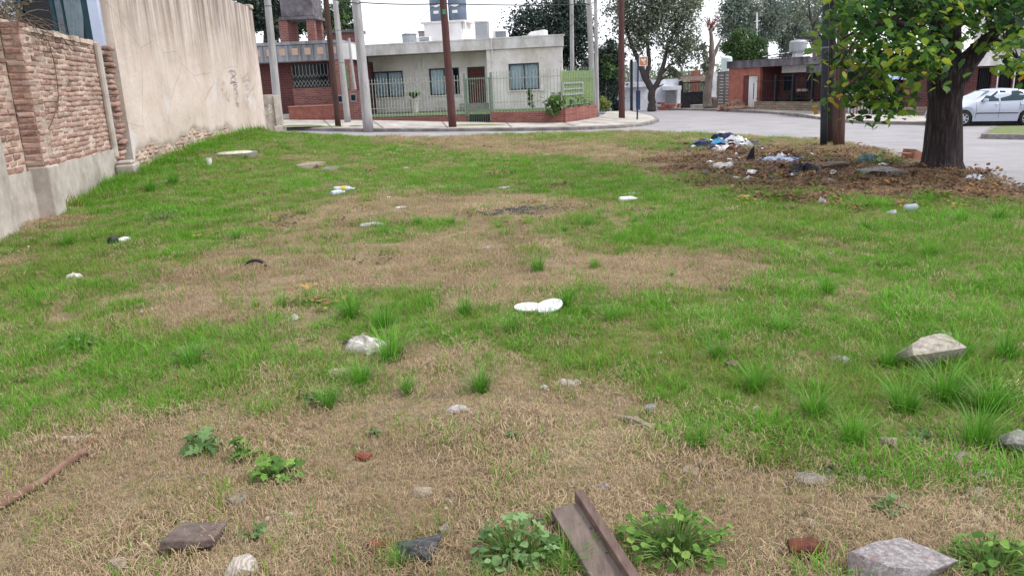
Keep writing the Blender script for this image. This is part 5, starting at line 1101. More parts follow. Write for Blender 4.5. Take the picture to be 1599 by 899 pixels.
pole('i', 'red-brown pole on the corner pavement by the sign', (971, 184), (970, 2), 38.6, .155, .125, M_wpole, 9.5)
pole('j', 'slim dark pole in front of the white house', (986, 172), (986, 102), 53.5, .10, .09, M_mpole, 3.3, cat='post')
pole('k', 'dark steel pole at the heap of leaves', (1286, 221), (1290, 2), 19.2, .085, .08, M_mpole, 7.0, bands=((2.2, .04),))
pole('l', 'dark brown pole standing close behind the steel pole', (1295.5, 224), (1299, 2), 19.9, .115, .10, simple('pole_black_brown', lin(58, 46, 44), lin(40, 31, 30), 6, .85, .3, stretch=(5, 5, .3)), 7.5)
pole('m', 'reddish brown wooden pole in front of the leaf-strewn verge', (1309.5, 227), (1318, 2), 19.0, .135, .115, simple('pole_worn_wood', lin(98, 74, 68), lin(66, 46, 44), 6, .85, .3, stretch=(5, 5, .3)), 7.5)
o = POLES['e']; t = Vector(at(694, 19, 32.7)); q = thing('green_tag', 'small green plate nailed high on the red-brown pole', 'plate', t); part('plate', simple('green_plate', lin(60, 150, 120), None, 5), q, lambda m: m.box(-.07, .07, -.08, -.06, -.09, .09))
p = at(545, 68, 37.6); q = thing('slim_service_mast', 'slim pale service mast beside the bungalow corner', 'mast', at(553, 140, 37.6)); part('tube', M_cpole, q, lambda m: m.tube([at(554, 140, 37.6), at(549, 100, 37.6), at(545, 60, 37.6)], [.09, .06, .05], 8), world=True)
# street sign
b = at(995, 191.5, 37.6); t = at(996.5, 92, 37.6)
q = thing('street_sign', 'square orange and white sign on a dark blue post', 'sign', b)
M_spost = simple('blue_post', lin(44, 52, 92), lin(34, 40, 72), 8, .5); M_sign = simple('sign_orange', lin(190, 132, 98), lin(168, 112, 84), 8, .6); M_sw = simple('sign_white', lin(226, 214, 204), None, 8, .6)
part('post', M_spost, q, lambda m: m.tube([Vector(b)-Vector((0, 0, .1)), t], .04, 8), world=True)
c0 = Vector(at(1004.5, 96, 37.5)); sgn = part('panel', M_sign, q, lambda m: m.box(-.20, .20, -.01, .02, -.21, .21, Matrix.Translation(c0)), world=True); part('border', M_sw, sgn, lambda m: [m.box(a, b_, -.016, -.0115, c, d, Matrix.Translation(c0)) for a, b_, c, d in ((-.2, .2, .185, .21), (-.2, .2, -.21, -.185), (-.2, -.175, -.184, .184), (.175, .2, -.184, .184))], world=True)
part('arrow', M_sw, sgn, lambda m: (m.prism([(-.12, .06), (0, -.04), (.12, .06), (.12, .12), (.05, .12), (0, .07), (-.05, .12), (-.12, .12)], -.018, -.012, Matrix.Translation(c0)), m.prism([(-.02, -.12), (.07, -.12), (.10, -.03), (.04, -.05)], -.018, -.012, Matrix.Translation(c0))), world=True)
p = at(1183, 90, 70); q = thing('antenna_mast', 'thin white antenna mast above the orange house', 'antenna', (p[0], p[1], 1.0)); part('mast', M_white, q, lambda m: m.tube([(p[0], p[1], 1.0), at(1182, 20, 70)], .06, 6), world=True); part('crossbar', M_white, q, lambda m: m.tube([at(1178, 34, 70), at(1187, 33, 70)], .03, 5), world=True)
# wires
M_wire = simple('black_cable', lin(52, 52, 58), lin(40, 40, 46), 5, .6)
def wire(label, pts, r=.012, sag=.25):
    pts = [Vector(p) for p in pts]; out = []
    for a, b in zip(pts[:-1], pts[1:]):
        for k in range(14): t = k/14; out.append(a.lerp(b, t)-Vector((0, 0, sag*4*t*(1-t))))
    out.append(pts[-1]); q = thing('overhead_wire', label, 'wire', out[0], 0); part('cable', M_wire, q, lambda m: m.tube(out, r, 5), world=True)
def on(k, h): b, d, H_ = POLES[k]; return b+d*h
wire('slack cable between the thick pale pole and the fence corner pole', [at(560, 4, 32.5), at(694, 6, 32.8), at(921, 7, 38.9)], .022, .05)
wire('cable running left from the thick pale pole past the cistern', [Vector((-40, 33, 7.5)), on('a', 5.9), at(561, 6, 32.4)], .018, .1)
wire('cable from the fence corner pole to the corner pole', [on('f', 5.65), on('g', 5.7), on('i', 6.2), Vector((14, 60, 7.2))], .016, .1)
wire('thin service wire slanting down to the bungalow roof corner', [on('g', 5.6), Vector(CW.w(uR-.2, .3, zt0+.15))], .012, .2)
wire('thin wire from the fence corner pole to the far pale pole', [on('g', 4.2), on('h', 6.8)], .012, .3)

wire('upper cable from the thick pale pole over the street', [on('d', 8.2), Vector((6, 20, 8.0))], .016, .3)
wire('cable sweeping from the corner pole over the orange house', [on('i', 6.6), Vector((20, 45, 7.0)), Vector((34, 40, 6.6))], .016, .4)
wire('thin wire from the corner pole to the steel pole', [on('i', 5.2), on('k', 5.6)], .010, .25)
wire('thin wire from the bungalow tank side to the red-brown pole', [on('e', 5.2), Vector(CW.w(uL+2.5, 1.0, zt0+.3))], .010, .1)
# ================================================================== parked silver hatchback (nose to the left)
p0 = RG(1503, 196.5); p1 = RG(1595, 196.3); CARY = 32.9; CARX = float(at(1503, 190, 32.1)[0])
car = thing('parked_car', 'silver five-door hatchback parked at the kerb behind the big tree', 'car', (CARX, CARY, float(H_road(CARX, CARY))), math.atan2(-.03*2.6, 2.6)*0)
car.rotation_euler = (0, math.atan(.03), 0); ROOTM[car] = Matrix.Translation(car.location) @ Matrix.Rotation(math.atan(.03), 4, 'Y')
s = N('silver_paint'); s.base(lin(168, 175, 190), .3, .5); s.p.inputs['Metallic'].default_value = .25; s.p.inputs['Coat Weight'].default_value = .6; M_car = s.m
M_tyre = simple('tyre_rubber', lin(34, 34, 38), lin(24, 24, 27), 20, .85); M_rim = simple('alloy_rim', lin(176, 180, 186), lin(150, 154, 160), 8, .35, metal=.5); M_trim = simple('black_trim', lin(40, 42, 48), None, 8, .6)
s = N('car_glass'); s.base(lin(34, 56, 64), .12, .35); M_cglass = s.m
# x along the car from the nose; front axle at x = 0
XN, XT = -.84, 3.36; WB_ = 2.61
top = [(-.84, .55), (-.80, .68), (-.6, .80), (-.2, .90), (.25, .99), (.42, 1.03), (.75, 1.22), (1.05, 1.38), (1.35, 1.47), (1.8, 1.51), (2.3, 1.49), (2.7, 1.43), (2.95, 1.33), (3.12, 1.12), (3.25, .95), (3.34, .80), (3.36, .55)]
belt = [(-.84, .52), (-.6, .72), (0, .82), (.42, .92), (1.2, .95), (2.2, .98), (2.9, 1.0), (3.2, .92), (3.36, .52)]
ip = lambda t, x: float(np.interp(x, [q[0] for q in t], [q[1] for q in t]))
hw = lambda x: .86*min(1, max(.05, 1-((max(0, -.35-x))/.62)**2.2*.45-((max(0, x-2.9))/.55)**2.4*.3))
def sill(x):
    z = .20+.10*max(0, (-.5-x)/.34)+.10*max(0, (x-3.0)/.36)
    for xc in (0, WB_):
        if abs(x-xc) < .37: z = max(z, .30+math.sqrt(.37**2-(x-xc)**2))
    return z
def section(x):
    w = hw(x); zs = sill(x); zb = ip(belt, x); zt = max(ip(top, x), zb+.01); g = min(1, max(0, (zt-zb)/.35))
    zb = max(zb, zs+.02); zt = max(zt, zb+.01); zm = zs+(zb-zs)*.55
    return [(w*.955, zs), (w*1.0, zm), (w*.985, zs+(zb-zs)*.85), (w*.955, zb), (w*(.955-.13*g), zb+(zt-zb)*.55), (w*(.955-.24*g), zb+(zt-zb)*.88), (w*(.955-.40*g), zb+(zt-zb)*.97), (w*(.40), zt), (0, zt+.008*g)]
def side_y(x, z):
    s_ = section(x); 
    for (w0, z0), (w1, z1) in zip(s_[:-1], s_[1:]):
        if z0 <= z <= z1 and z1 > z0: return w0+(w1-w0)*(z-z0)/(z1-z0)
    return s_[3][0]
st = sorted(set([round(v, 3) for v in list(np.linspace(XN, XT, 64))]+[-.37, -.3, .3, .37, WB_-.37, WB_-.3, WB_+.3, WB_+.37]))
def car_body(m):
    vs = []; k = 17
    for x in st:
        sec = section(x); row = [(x, -y, z) for y, z in sec]+[(x, y, z) for y, z in sec[-2::-1]]; vs += row
    fs = [(i*k+j, i*k+j+1, (i+1)*k+j+1, (i+1)*k+j) for i in range(len(st)-1) for j in range(k-1)]
    fs.append(tuple(range(k-1, -1, -1))); fs.append(tuple((len(st)-1)*k+j for j in range(k))); m.add(vs, fs)
bd = part('body', M_car, car, car_body, smooth=True)
part('underbody', M_trim, car, lambda m: m.box(-.7, 3.2, -.72, .72, .19, .5))
def sheet(m, outline, off=.006, side=-1):
    V = [(x, side*(side_y(x, z)+off), z) for x, z in outline]; c = (sum(q[0] for q in outline)/len(outline), 0, sum(q[1] for q in outline)/len(outline)); V.append((c[0], side*(side_y(c[0], c[2])+off), c[2])); n = len(outline)
    m.add(V, [(n, (i+1) % n, i) if side < 0 else (n, i, (i+1) % n) for i in range(n)])
fw = [(.62, .985), (1.38, 1.0), (1.38, 1.41), (1.15, 1.385), (.9, 1.22)]; rw = [(1.45, 1.0), (2.33, 1.03), (2.47, 1.12), (2.40, 1.36), (2.2, 1.42), (1.45, 1.415)]; 
for sd in (-1, 1):
    part('front_side_window', M_cglass, car, lambda m: sheet(m, fw, .008, sd)); part('rear_side_window', M_cglass, car, lambda m: sheet(m, rw, .008, sd))
    part('rub_strip', M_trim, car, lambda m: [sheet(m, [(a, .50), (b, .51), (b, .55), (a, .54)], .012, sd) for a, b in zip(np.linspace(.48, 2.05, 8), np.linspace(.70, 2.27, 8))])
    for a in (1.22, 2.25): part('door_handle', M_car, car, lambda m: m.box(a, a+.16, sd*.85 if sd > 0 else -.885, .885 if sd > 0 else -.85, .85, .885), bevel=.01)
    part('wing_mirror', M_car, car, lambda m: m.box(.70, .86, sd*.98 if sd < 0 else .83, sd*.83 if sd < 0 else .98, .98, 1.11), bevel=.03)
    part('door_seam', M_trim, car, lambda m: [sheet(m, [(a, z), (a+.012, z), (a+.012, z+.11), (a, z+.11)], .004, sd) for a in (.46, 1.41, 2.24) for z in np.arange(.32, .93, .11) if z > sill(a)])
    part('headlight', simple('lamp_glass', lin(200, 206, 212), None, 8, .15), car, lambda m: sheet(m, [(-.72, .62), (-.45, .66), (-.22, .80), (-.5, .78), (-.70, .72)], .008, sd)); part('tail_light', simple('red_lamp', lin(170, 24, 30), lin(150, 20, 26), 8, .2), car, lambda m: sheet(m, [(3.0, .93), (3.22, .78), (3.28, .92), (3.08, 1.15), (2.97, 1.10)], .008, sd))
    for xc in (0, WB_):
        w_ = part('wheel', M_tyre, car, lambda m: m.lathe([(.20, -.09), (.30, -.10), (.318, -.06), (.318, .06), (.30, .10), (.20, .09)], 28, Matrix.Translation((xc, sd*.77, .315)) @ Matrix.Rotation(math.pi/2, 4, 'X')), smooth=True)
        def rim(m):
            q = Matrix.Translation((xc, sd*.77, .315)) @ Matrix.Rotation(math.pi/2*(1 if sd < 0 else -1), 4, 'X'); m.lathe([(.205, .09), (.185, .085), (.18, .05)], 24, q); m.lathe([(.05, .05), (.055, .085), (.0, .09)], 12, q)
            for i in range(7):
                a = 2*math.pi*i/7; m.box(.04, .19, -.026, .026, .055, .08, q @ Matrix.Rotation(a, 4, 'Z'))
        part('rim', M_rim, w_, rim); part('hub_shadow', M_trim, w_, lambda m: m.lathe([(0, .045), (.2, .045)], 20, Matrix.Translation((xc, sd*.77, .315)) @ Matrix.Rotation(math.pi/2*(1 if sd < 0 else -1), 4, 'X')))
part('windscreen', M_cglass, car, lambda m: m.add([(.47, -.66, 1.055), (.47, .66, 1.055), (1.12, .50, 1.418), (1.12, -.50, 1.418)], [(0, 1, 2, 3)])); part('aerial', M_trim, car, lambda m: m.tube([(1.35, 0, 1.48), (1.55, 0, 1.75)], .006, 5))
part('front_bumper', M_trim, car, lambda m: m.box(-.86, -.80, -.5, .5, .36, .46), bevel=.02); part('number_plate', M_white, car, lambda m: m.box(-.875, -.862, -.22, .22, .38, .47))
# ================================================================== stones, rubbish and weeds lying on the lot
import bmesh
def gp(px, py): return G(px, py)
def pxm(p): return FOC/float(np.linalg.norm(np.array(p)-EYE))          # photo pixels per metre there
def rock_mesh(w, d, h, seed, n=18, cuts=2, frac=.5, flat=.6, sharp=True):
    r = random.Random(seed); bm = bmesh.new()
    for i in range(n):
        v = Vector((r.gauss(0, 1), r.gauss(0, 1), r.gauss(0, 1))).normalized(); k = r.uniform(.8, 1.05)
        v = Vector([math.copysign(abs(c)**flat, c) for c in v])*k; bm.verts.new((v.x*w/2, v.y*d/2, v.z*h/2+h*.30))
    bmesh.ops.convex_hull(bm, input=bm.verts)
    bmesh.ops.delete(bm, geom=[v for v in bm.verts if not v.link_faces], context='VERTS')
    for c in range(cuts): bmesh.ops.subdivide_edges(bm, edges=bm.edges[:], cuts=1, fractal=frac*(.6**c)*.25, seed=seed+c, use_grid_fill=True); bmesh.ops.triangulate(bm, faces=[f for f in bm.faces if len(f.verts) > 4])
    me = bpy.data.meshes.new('rock'); bm.to_mesh(me); bm.free()
    if not sharp: me.shade_smooth()
    return me
def one(name, label, cat, me, mat, p, rz=0.0, group=None, tilt=(0, 0)):
    o = bpy.data.objects.new(name, me); col.objects.link(o); me.materials.append(mat) if len(me.materials) == 0 else None
    o.location = Vector([float(c) for c in p]); o.rotation_euler = (tilt[0], tilt[1], rz); tag(o, label, cat, group); return o
def rock(label, px, py, wpx, hpx, mat, seed, dep=.75, cat='stone', rz=None, name='stone', group=None, **k):
    p = gp(px, py); s_ = pxm(p); w = wpx/s_; h = hpx/s_*1.0
    return one(name, label, cat, rock_mesh(w, w*dep, h, seed, **k), mat, (p[0], p[1], p[2]-h*.12), rz if rz is not None else random.uniform(-.3, .3), group)
s = N('pale_rock'); v = s.pos(); n1 = s.noise(v, 26, 8, .75); n2 = s.noise(v, 7, 4); g_ = s.n('ShaderNodeNewGeometry')
c = s.ramp(n1, [(.3, lin(118, 108, 100)), (.5, lin(168, 158, 148)), (.7, lin(204, 196, 186))]); c = s.mix(s.ramp(n2, [(.55, (0, 0, 0, 1)), (.68, (.7, .7, .7, 1))]), c, lin(132, 120, 110)); s.base(c, .95, .15); s.bump(n1, .9, .02); M_rockp = s.m
s = N('pinkish_concrete'); v = s.pos(); n1 = s.noise(v, 60, 8, .75); n2 = s.noise(v, 9, 3, .5)
c = s.ramp(n1, [(.3, lin(92, 86, 86)), (.5, lin(144, 138, 138)), (.7, lin(190, 186, 184))]); c = s.mix(s.ramp(n2, [(.52, (0, 0, 0, 1)), (.70, (.6, .6, .6, 1))]), c, lin(146, 108, 104)); s.base(c, .95, .15); s.bump(n1, .9, .012); M_rockr = s.m
M_stone1 = simple('grey_stone', lin(150, 146, 142), lin(104, 100, 98), 30, .93, .6); M_stone2 = simple('dusty_stone', lin(162, 150, 134), lin(122, 110, 98), 30, .95, .6); M_brk = simple('brick_shard', lin(142, 82, 64), lin(98, 54, 44), 35, .95, .6); M_char = simple('charred_wood', lin(92, 92, 98), lin(38, 36, 38), 24, .85, .7, stretch=(1, 3, 1)); M_slab = simple('brown_slab', lin(112, 98, 92), lin(76, 64, 60), 25, .8, .4); M_rust = simple('rusty_brown', lin(112, 66, 48), lin(70, 40, 32), 40, .9, .7)
rock('large pale angular stone lying in tall green grass', 1437, 560, 118, 50, M_rockp, 31, .7, n=13, cuts=4, frac=1.5, flat=.58, rz=.1)
rock('pink and grey lump of concrete at the weedy corner', 1398, 900, 142, 66, M_rockr, 11, .7, n=16, cuts=4, frac=.8, cat='concrete lump', name='concrete_lump')
rock('rounded grey rock in the grass by the flat dark stones', 1590, 706, 60, 42, M_stone1, 5, cuts=3)
rock('reddish brown crumbly lump near the concrete lump', 1258, 866, 58, 40, M_rust, 6, cuts=3, frac=1.4, name='earth_lump', cat='lump')
rock('red-brown brick shard beside the charred wood', 592, 856, 40, 26, M_brk, 7, name='brick_shard', cat='brick')
rock('small orange-red brick shard alone on the straw', 567, 716, 27, 18, M_brk, 8, name='brick_shard', cat='brick')
rock('tiny dark red brick crumb on the straw', 755, 719, 11, 12, M_brk, 9, name='brick_shard', cat='brick', cuts=1)
rock('small flat red brick chip near the charred wood', 522, 821, 15, 8, M_brk, 10, name='brick_shard', cat='brick', cuts=1)
rock('brown clod beside the wide plank end', 840, 816, 24, 22, M_slab, 12, name='earth_clod', cat='clod')
for i, (x, y, w, h, lb) in enumerate(((940, 764, 24, 17, 'small round grey pebble above the plank end'), (660, 772, 34, 14, 'flat pale stone sunk in the straw'), (1015, 645, 24, 22, 'upright grey stone at the edge of the green grass'), (180, 890, 38, 20, 'half-buried grey stone left of the striped pale stump'), (370, 783, 46, 14, 'flat pale stone by the leafy dandelion clump'),
     (531, 588, 42, 20, 'long grey stone leaning into the grass clump'), (692, 828, 24, 14, 'pale crumbly stone behind the charred wood'), (1388, 694, 26, 16, 'grey stone deep in the green grass'), (1530, 742, 44, 14, 'dark flat stone among the scattered slabs'), (1528, 772, 34, 12, 'flat sandy stone below the dark flat stone'), (1098, 727, 26, 12, 'flat brownish stone on the dry slope'), (1078, 738, 30, 14, 'low pale stone on the dry slope'),
     (1127, 782, 10, 9, 'tiny white pebble right of the weeds'), (1270, 820, 30, 14, 'low sandy stone behind the crumbly lump'), (666, 506, 10, 10, 'small grey pebble in the dry patch'), (1296, 400, 9, 8, 'small grey stone in the lush grass'), (1500, 720, 36, 18, 'grey stone tilted in the grass near the slabs'), (280, 645, 18, 8, 'small dark clod in the lifted turf'), (1180, 640, 14, 8, 'small pale stone under the green blades'), (1345, 752, 26, 12, 'small broken slab piece by the dark plastic'), (925, 605, 10, 7, 'small pale pebble by the crumpled wrapper'), (730, 552, 10, 6, 'tiny dark pebble in the dry gap'), (1145, 572, 30, 14, 'brown clod in the green grass'), (1330, 740, 30, 10, 'pale slab edge in the grass'))):
    rock(lb, x, y, w, h, (M_stone1, M_stone2)[i % 2] if 'brown' not in lb and 'clod' not in lb else M_slab, 60+i, group='stones strewn over the lot')
rock('long broken concrete slab flat in the straw', 1280, 748, 82, 14, M_stone1, 91, .45, cat='slab', name='concrete_slab', rz=.05)
rock('pale weathered slab by the manhole cover', 485, 260, 44, 10, M_stone2, 92, 1.6, cat='slab', name='concrete_slab', rz=0); rock('flat grey slab sunk beside the pale weathered slab', 519, 264, 36, 6, M_stone1, 93, 1.6, cat='slab', name='concrete_slab', rz=0)
rock('dark grey lump of earth and stone near the tree', 1372, 271, 60, 14, M_stone1, 94, .8, cuts=3); rock('long grey stone close to the tree trunk', 1400, 273, 46, 14, M_stone1, 95, .6, cuts=3); rock('rough dark clod in the leaves beside the black bundle', 1300, 262, 60, 14, M_slab, 96, .7, cuts=3, name='earth_clod', cat='clod'); rock('sandy block leaning on the tree roots', 1428, 258, 26, 9, M_stone2, 97, .6, cat='block', name='stone_block')
rock('flat dark slab in the leaves behind the steel pole', 1262, 219, 30, 8, M_stone1, 98, .8, cat='slab', name='concrete_slab')
# slab with a knot hole
p = gp(303, 852); k = pxm(p); t = thing('dark_slab', 'tilted dark brown slab with a small round mark', 'slab', p, .25)
T_ = Matrix.Rotation(-.16, 4, 'X') @ Matrix.Rotation(.10, 4, 'Y')
part('slab', M_slab, t, lambda m: m.add([T_ @ Vector(q) for q in ((-.10, -.075, .0), (.075, -.085, .0), (.11, .075, .0), (-.055, .09, .0), (-.10, -.075, .036), (.078, -.085, .030), (.112, .075, .034), (-.055, .09, .038))], [(0, 3, 2, 1), (4, 5, 6, 7), (0, 1, 5, 4), (1, 2, 6, 5), (2, 3, 7, 6), (3, 0, 4, 7)]), bevel=.006).location.z = .025
part('ring_mark', M_stone1, t, lambda m: m.lathe([(.006, .0), (.0075, .002), (.009, .0)], 12, Matrix.Translation((0, -.02, .064)) @ T_))
rock('charred grey and black chunk of split wood', 655, 864, 78, 38, M_char, 14, .8, n=13, cuts=3, cat='wood chunk', name='charred_wood', frac=.9)
p = gp(376, 893); k = pxm(p)
s = N('striped_stump_wood'); v = s.pos((1, 1, 1)); wv = s.n('ShaderNodeTexWave'); wv.inputs['Scale'].default_value = 20; wv.inputs['Distortion'].default_value = 12; wv.inputs['Detail'].default_value = 4; s.l(v, wv.inputs[0]); s.base(s.ramp(wv.outputs[1], [(.0, lin(140, 130, 122)), (.9, lin(172, 164, 154))]), .9); M_stump = s.m
one('wood_stump', 'pale striped bit of weathered stump in the straw', 'stump', rock_mesh(.135, .11, .06, 15, n=20, cuts=3), M_stump, p, .2)
# sheets and boards
M_board = simple('weathered_board', lin(118, 104, 96), lin(88, 76, 70), 5, .8, .25, stretch=(8, 1.2, 8)); M_board2 = simple('red_brown_batten', lin(112, 92, 84), lin(78, 62, 56), 6, .8, .3, stretch=(8, 1.2, 8))
def board(name, label, a, b, w, th, mat, roll, lift):
    A = Vector(gp(*a)); B = Vector(gp(*b)); A.z += lift[0]; B.z += lift[1]; d = (B-A).normalized(); L = (B-A).length+.5; x = d.cross(Vector((0, 0, 1))).normalized(); up = x.cross(d); 
    o = thing(name, label, 'plank', A-d*0, 0); M = Matrix(((x.x, d.x, up.x, A.x), (x.y, d.y, up.y, A.y), (x.z, d.z, up.z, A.z), (0, 0, 0, 1))) @ Matrix.Rotation(roll, 4, 'Y')
    part('board', mat, o, lambda m: m.box(-w/2, w/2, 0, L, 0, th, M), world=True, bevel=.003)
    return o, M, L
o, M, L = board('plank', 'wide grey-brown board sloping out of the weeds', (886, 815), (946, 905), .125, .028, M_board, .06, (.045, .025))
for q in (.16, .30): part('nail_hole', M_char, o, lambda m: m.lathe([(0, .0305), (.005, .0305)], 8, M @ Matrix.Translation((-.03, q, 0))), world=True)
o, M, L = board('batten', 'narrow red-brown batten standing on edge along the board', (904, 804), (972, 905), .034, .048, M_board2, .0, (.062, .04))
p = gp(456, 499); one('torn_sheet', 'pale triangular scrap of sheet metal on the dry grass', 'sheet', rock_mesh(.17, .13, .07, 18, n=7, cuts=1, frac=.2), simple('dull_sheet', lin(176, 176, 168), lin(150, 150, 140), 8, .6), (p[0], p[1], p[2]-.01))
M_pipe = simple('rusty_pipe_wood', lin(134, 106, 92), lin(94, 68, 56), 14, .85, .4)
a, b = Vector(gp(-18, 812)), Vector(gp(137, 710)); t = thing('long_stick', 'long brown stick with peeling ends lying in the straw', 'stick', b)
part('shaft', M_pipe, t, lambda m: m.tube([b.lerp(a, f)+Vector((0, 0, .022+.006*math.sin(f*9))) for f in np.linspace(0, 1.25, 16)], [.018+.002*math.sin(i) for i in range(16)], 9, rough=.08), world=True, smooth=True)
part('peeled_patch', M_stone2, t, lambda m: m.tube([b.lerp(a, f)+Vector((0, 0, .030)) for f in (.08, .13, .17)], [.008, .014, .008], 7), world=True)
rock('dark red broken joint at the end of the long stick', 140, 695, 16, 12, M_brk, 21, name='broken_joint', cat='joint', cuts=1)
a, b = Vector(gp(965, 652)), Vector(gp(1022, 673)); t = thing('wood_sliver', 'grey splintered sliver of wood on the dry grass', 'wood', a); part('sliver', M_stone2, t, lambda m: m.tube([a+Vector((0, 0, .01)), a.lerp(b, .5)+Vector((0, 0, .02)), b+Vector((0, 0, .01))], [.008, .022, .012], 5), world=True)
for i, (q0, q1, lb) in enumerate((((1235, 775), (1250, 750), 'short dry twig leaning on the slabs'), ((1228, 815), (1275, 795), 'curved dry twig below the slabs'), ((840, 640), (850, 700), 'thin dry stalk lying on the straw'), ((1000, 830), (1060, 800), 'dry twig half under the weeds'), ((20, 640), (92, 642), 'thin dark twig across the green patch'), ((1340, 780), (1420, 800), 'bent dry stalk behind the concrete lump'), ((300, 830), (240, 790), 'straw stalk behind the dark slab'))):
    a, b = Vector(gp(*q0)), Vector(gp(*q1)); t = thing('twig', lb, 'twig', a, 0, 'twigs on the dry ground'); part('stem', M_twig, t, lambda m: m.tube([a+Vector((0, 0, .012)), a.lerp(b, .4)+Vector((random.gauss(0, .01), random.gauss(0, .02), .025)), b+Vector((0, 0, .012))], [.005, .004, .0025], 5), world=True)

# ---- plastic, paper and cloth
M_plast = simple('white_plastic', lin(226, 226, 228), lin(206, 206, 210), 20, .45, .15); M_paper = simple('white_paper', lin(218, 214, 208), lin(190, 184, 176), 24, .9, .2); M_dirtybag = simple('dirty_bag', lin(216, 212, 208), lin(168, 158, 150), 16, .5, .3, dirt=lin(112, 92, 78), dscale=14); M_navy = simple('navy_cloth', lin(44, 52, 84), lin(28, 32, 54), 14, .9, .3); M_sky = simple('sky_blue_bag', lin(92, 170, 206), lin(66, 140, 184), 14, .5, .2); M_blkp = simple('black_plastic', lin(34, 36, 42), lin(22, 23, 28), 12, .4, .2); M_denim = simple('denim', lin(96, 122, 156), lin(64, 86, 120), 14, .9, .2); M_stripe = simple('pale_blue_cloth', lin(188, 198, 216), lin(120, 136, 176), 10, .8, .2, stretch=(1, 6, 1)); M_grayp = simple('grey_wrapper', lin(180, 180, 182), lin(140, 140, 144), 24, .6, .2); M_card = simple('cardboard', lin(150, 106, 88), lin(120, 82, 68), 8, .9, .1); M_yel = simple('yellow_wrapper', lin(206, 178, 76), lin(186, 156, 60), 12, .5); M_clear = glassmat('clear_plastic', (.93, .95, .96, 1), .5)
def crumple_mesh(w, d, h, seed, sharp=.35, nu=22, nv=9):
    """a creased, irregular sheet or bundle: ragged outline, ridged folds, edges lying on the ground"""
    r = np.random.default_rng(seed); m = MB(); a_ = r.uniform(0, 6.28, 7); f_ = r.uniform(1.5, 6, 7); g_ = r.uniform(0, 3.14, 7); o_ = r.uniform(0, 6.28, 4)
    def R(th): return 1+sharp*(.45*math.sin(2*th+o_[0])+.35*math.sin(3*th+o_[1])+.3*math.sin(5*th+o_[2])+.25*math.sin(9*th+o_[3]))
    def fold(x, y):
        s0 = 0; tot = 0
        for i in range(7): k = 1/(1+.4*i); s0 += k*(1-abs(math.sin(f_[i]*(x*math.cos(g_[i])+y*math.sin(g_[i]))+a_[i])))**1.5; tot += k
        return s0/tot
    P = []
    for j in range(nv):
        q = 1-j/(nv-1)
        for i in range(nu):
            th = 2*math.pi*i/nu; rr = q*R(th); x, y = rr*math.cos(th), rr*math.sin(th); z = (max(0, 1-q*q)**.45*(.30+.95*fold(x*1.3, y*1.3))+.10*r.random()*(q > .5))
            P.append((x*w/2, y*d/2, z*h+.004))
    m.add(P, [(j*nu+i, j*nu+(i+1) % nu, (j+1)*nu+(i+1) % nu, (j+1)*nu+i) for j in range(nv-1) for i in range(nu)]); return m.mesh('crumple')
def crumple(name, label, cat, px, py, wpx, hpx, mat, seed, dep=.7, sharp=.4, rz=None, group=None):
    p = gp(px, py); s_ = pxm(p); return one(name, label, cat, crumple_mesh(wpx/s_, wpx/s_*dep, hpx/s_*1.05, seed, sharp), mat, (p[0], p[1], p[2]-.004), rz if rz is not None else random.uniform(-.4, .4), group)
p = gp(825, 489); t = thing('plastic_plate', 'white round plastic plate lying flat in the grass', 'plate', p); part('disc', M_plast, t, lambda m: m.lathe([(0, .045), (.075, .046), (.09, .052), (.1, .054), (.1, .044), (.08, .026), (.05, .02)], 28), smooth=True)
p = gp(858, 490); t = thing('plastic_plate', 'white round plastic plate tipped against the flat one', 'plate', p); part('disc', M_plast, t, lambda m: m.lathe([(0, .010), (.07, .012), (.088, .014), (.1, .016), (.1, .004), (.085, -.012), (.05, -.016)], 28, Matrix.Translation((0, .02, .045)) @ Matrix.Rotation(.16, 4, 'X') @ Matrix.Rotation(-.22, 4, 'Y')), smooth=True)
crumple('plastic_bag', 'crumpled white plastic bag with brown dirt by a grass clump', 'bag', 572, 547, 62, 30, M_dirtybag, 1, .8, .26); crumple('dirty_rag', 'dark brown rag tucked against the crumpled white bag', 'rag', 547, 542, 22, 20, M_slab, 2)
crumple('wrapper', 'clear crumpled wrapper with a red corner on the straw', 'wrapper', 714, 640, 34, 10, M_grayp, 3); crumple('wrapper', 'small crumpled foil ball near the dirty wrapper', 'wrapper', 850, 606, 14, 8, M_grayp, 4); crumple('wrapper', 'dirty crumpled wrapper lying on dry grass', 'wrapper', 888, 600, 32, 11, M_dirtybag, 5)
crumple('newspaper_scrap', 'grey crumpled newspaper scrap by the small grass tufts', 'paper', 580, 352, 34, 7, M_grayp, 6); crumple('paper_scrap', 'white crumpled paper in the green grass near the wall', 'paper', 117, 434, 18, 10, M_paper, 7); crumple('wrapper', 'brown wrapper scrap beside white crumpled paper', 'wrapper', 101, 434, 14, 5, M_slab, 8)
p = gp(186, 381); t = thing('old_shoe', 'black and white worn shoe near the brick wall', 'shoe', p, .9)
part('upper', M_blkp, t, lambda m: m.lathe([(0, .0), (.045, .0), (.05, .03), (.045, .06), (.03, .085), (0, .09)], 16, Matrix.Translation((-.06, 0, .01)) @ Matrix.Diagonal((1.3, .9, 1, 1))), smooth=True); part('toe', M_plast, t, lambda m: m.lathe([(0, .0), (.045, .0), (.05, .025), (.04, .05), (0, .062)], 16, Matrix.Translation((.065, 0, .01)) @ Matrix.Diagonal((1.6, .9, 1, 1))), smooth=True); part('sole', M_paper, t, lambda m: m.box(-.12, .13, -.045, .045, 0, .014), bevel=.01)
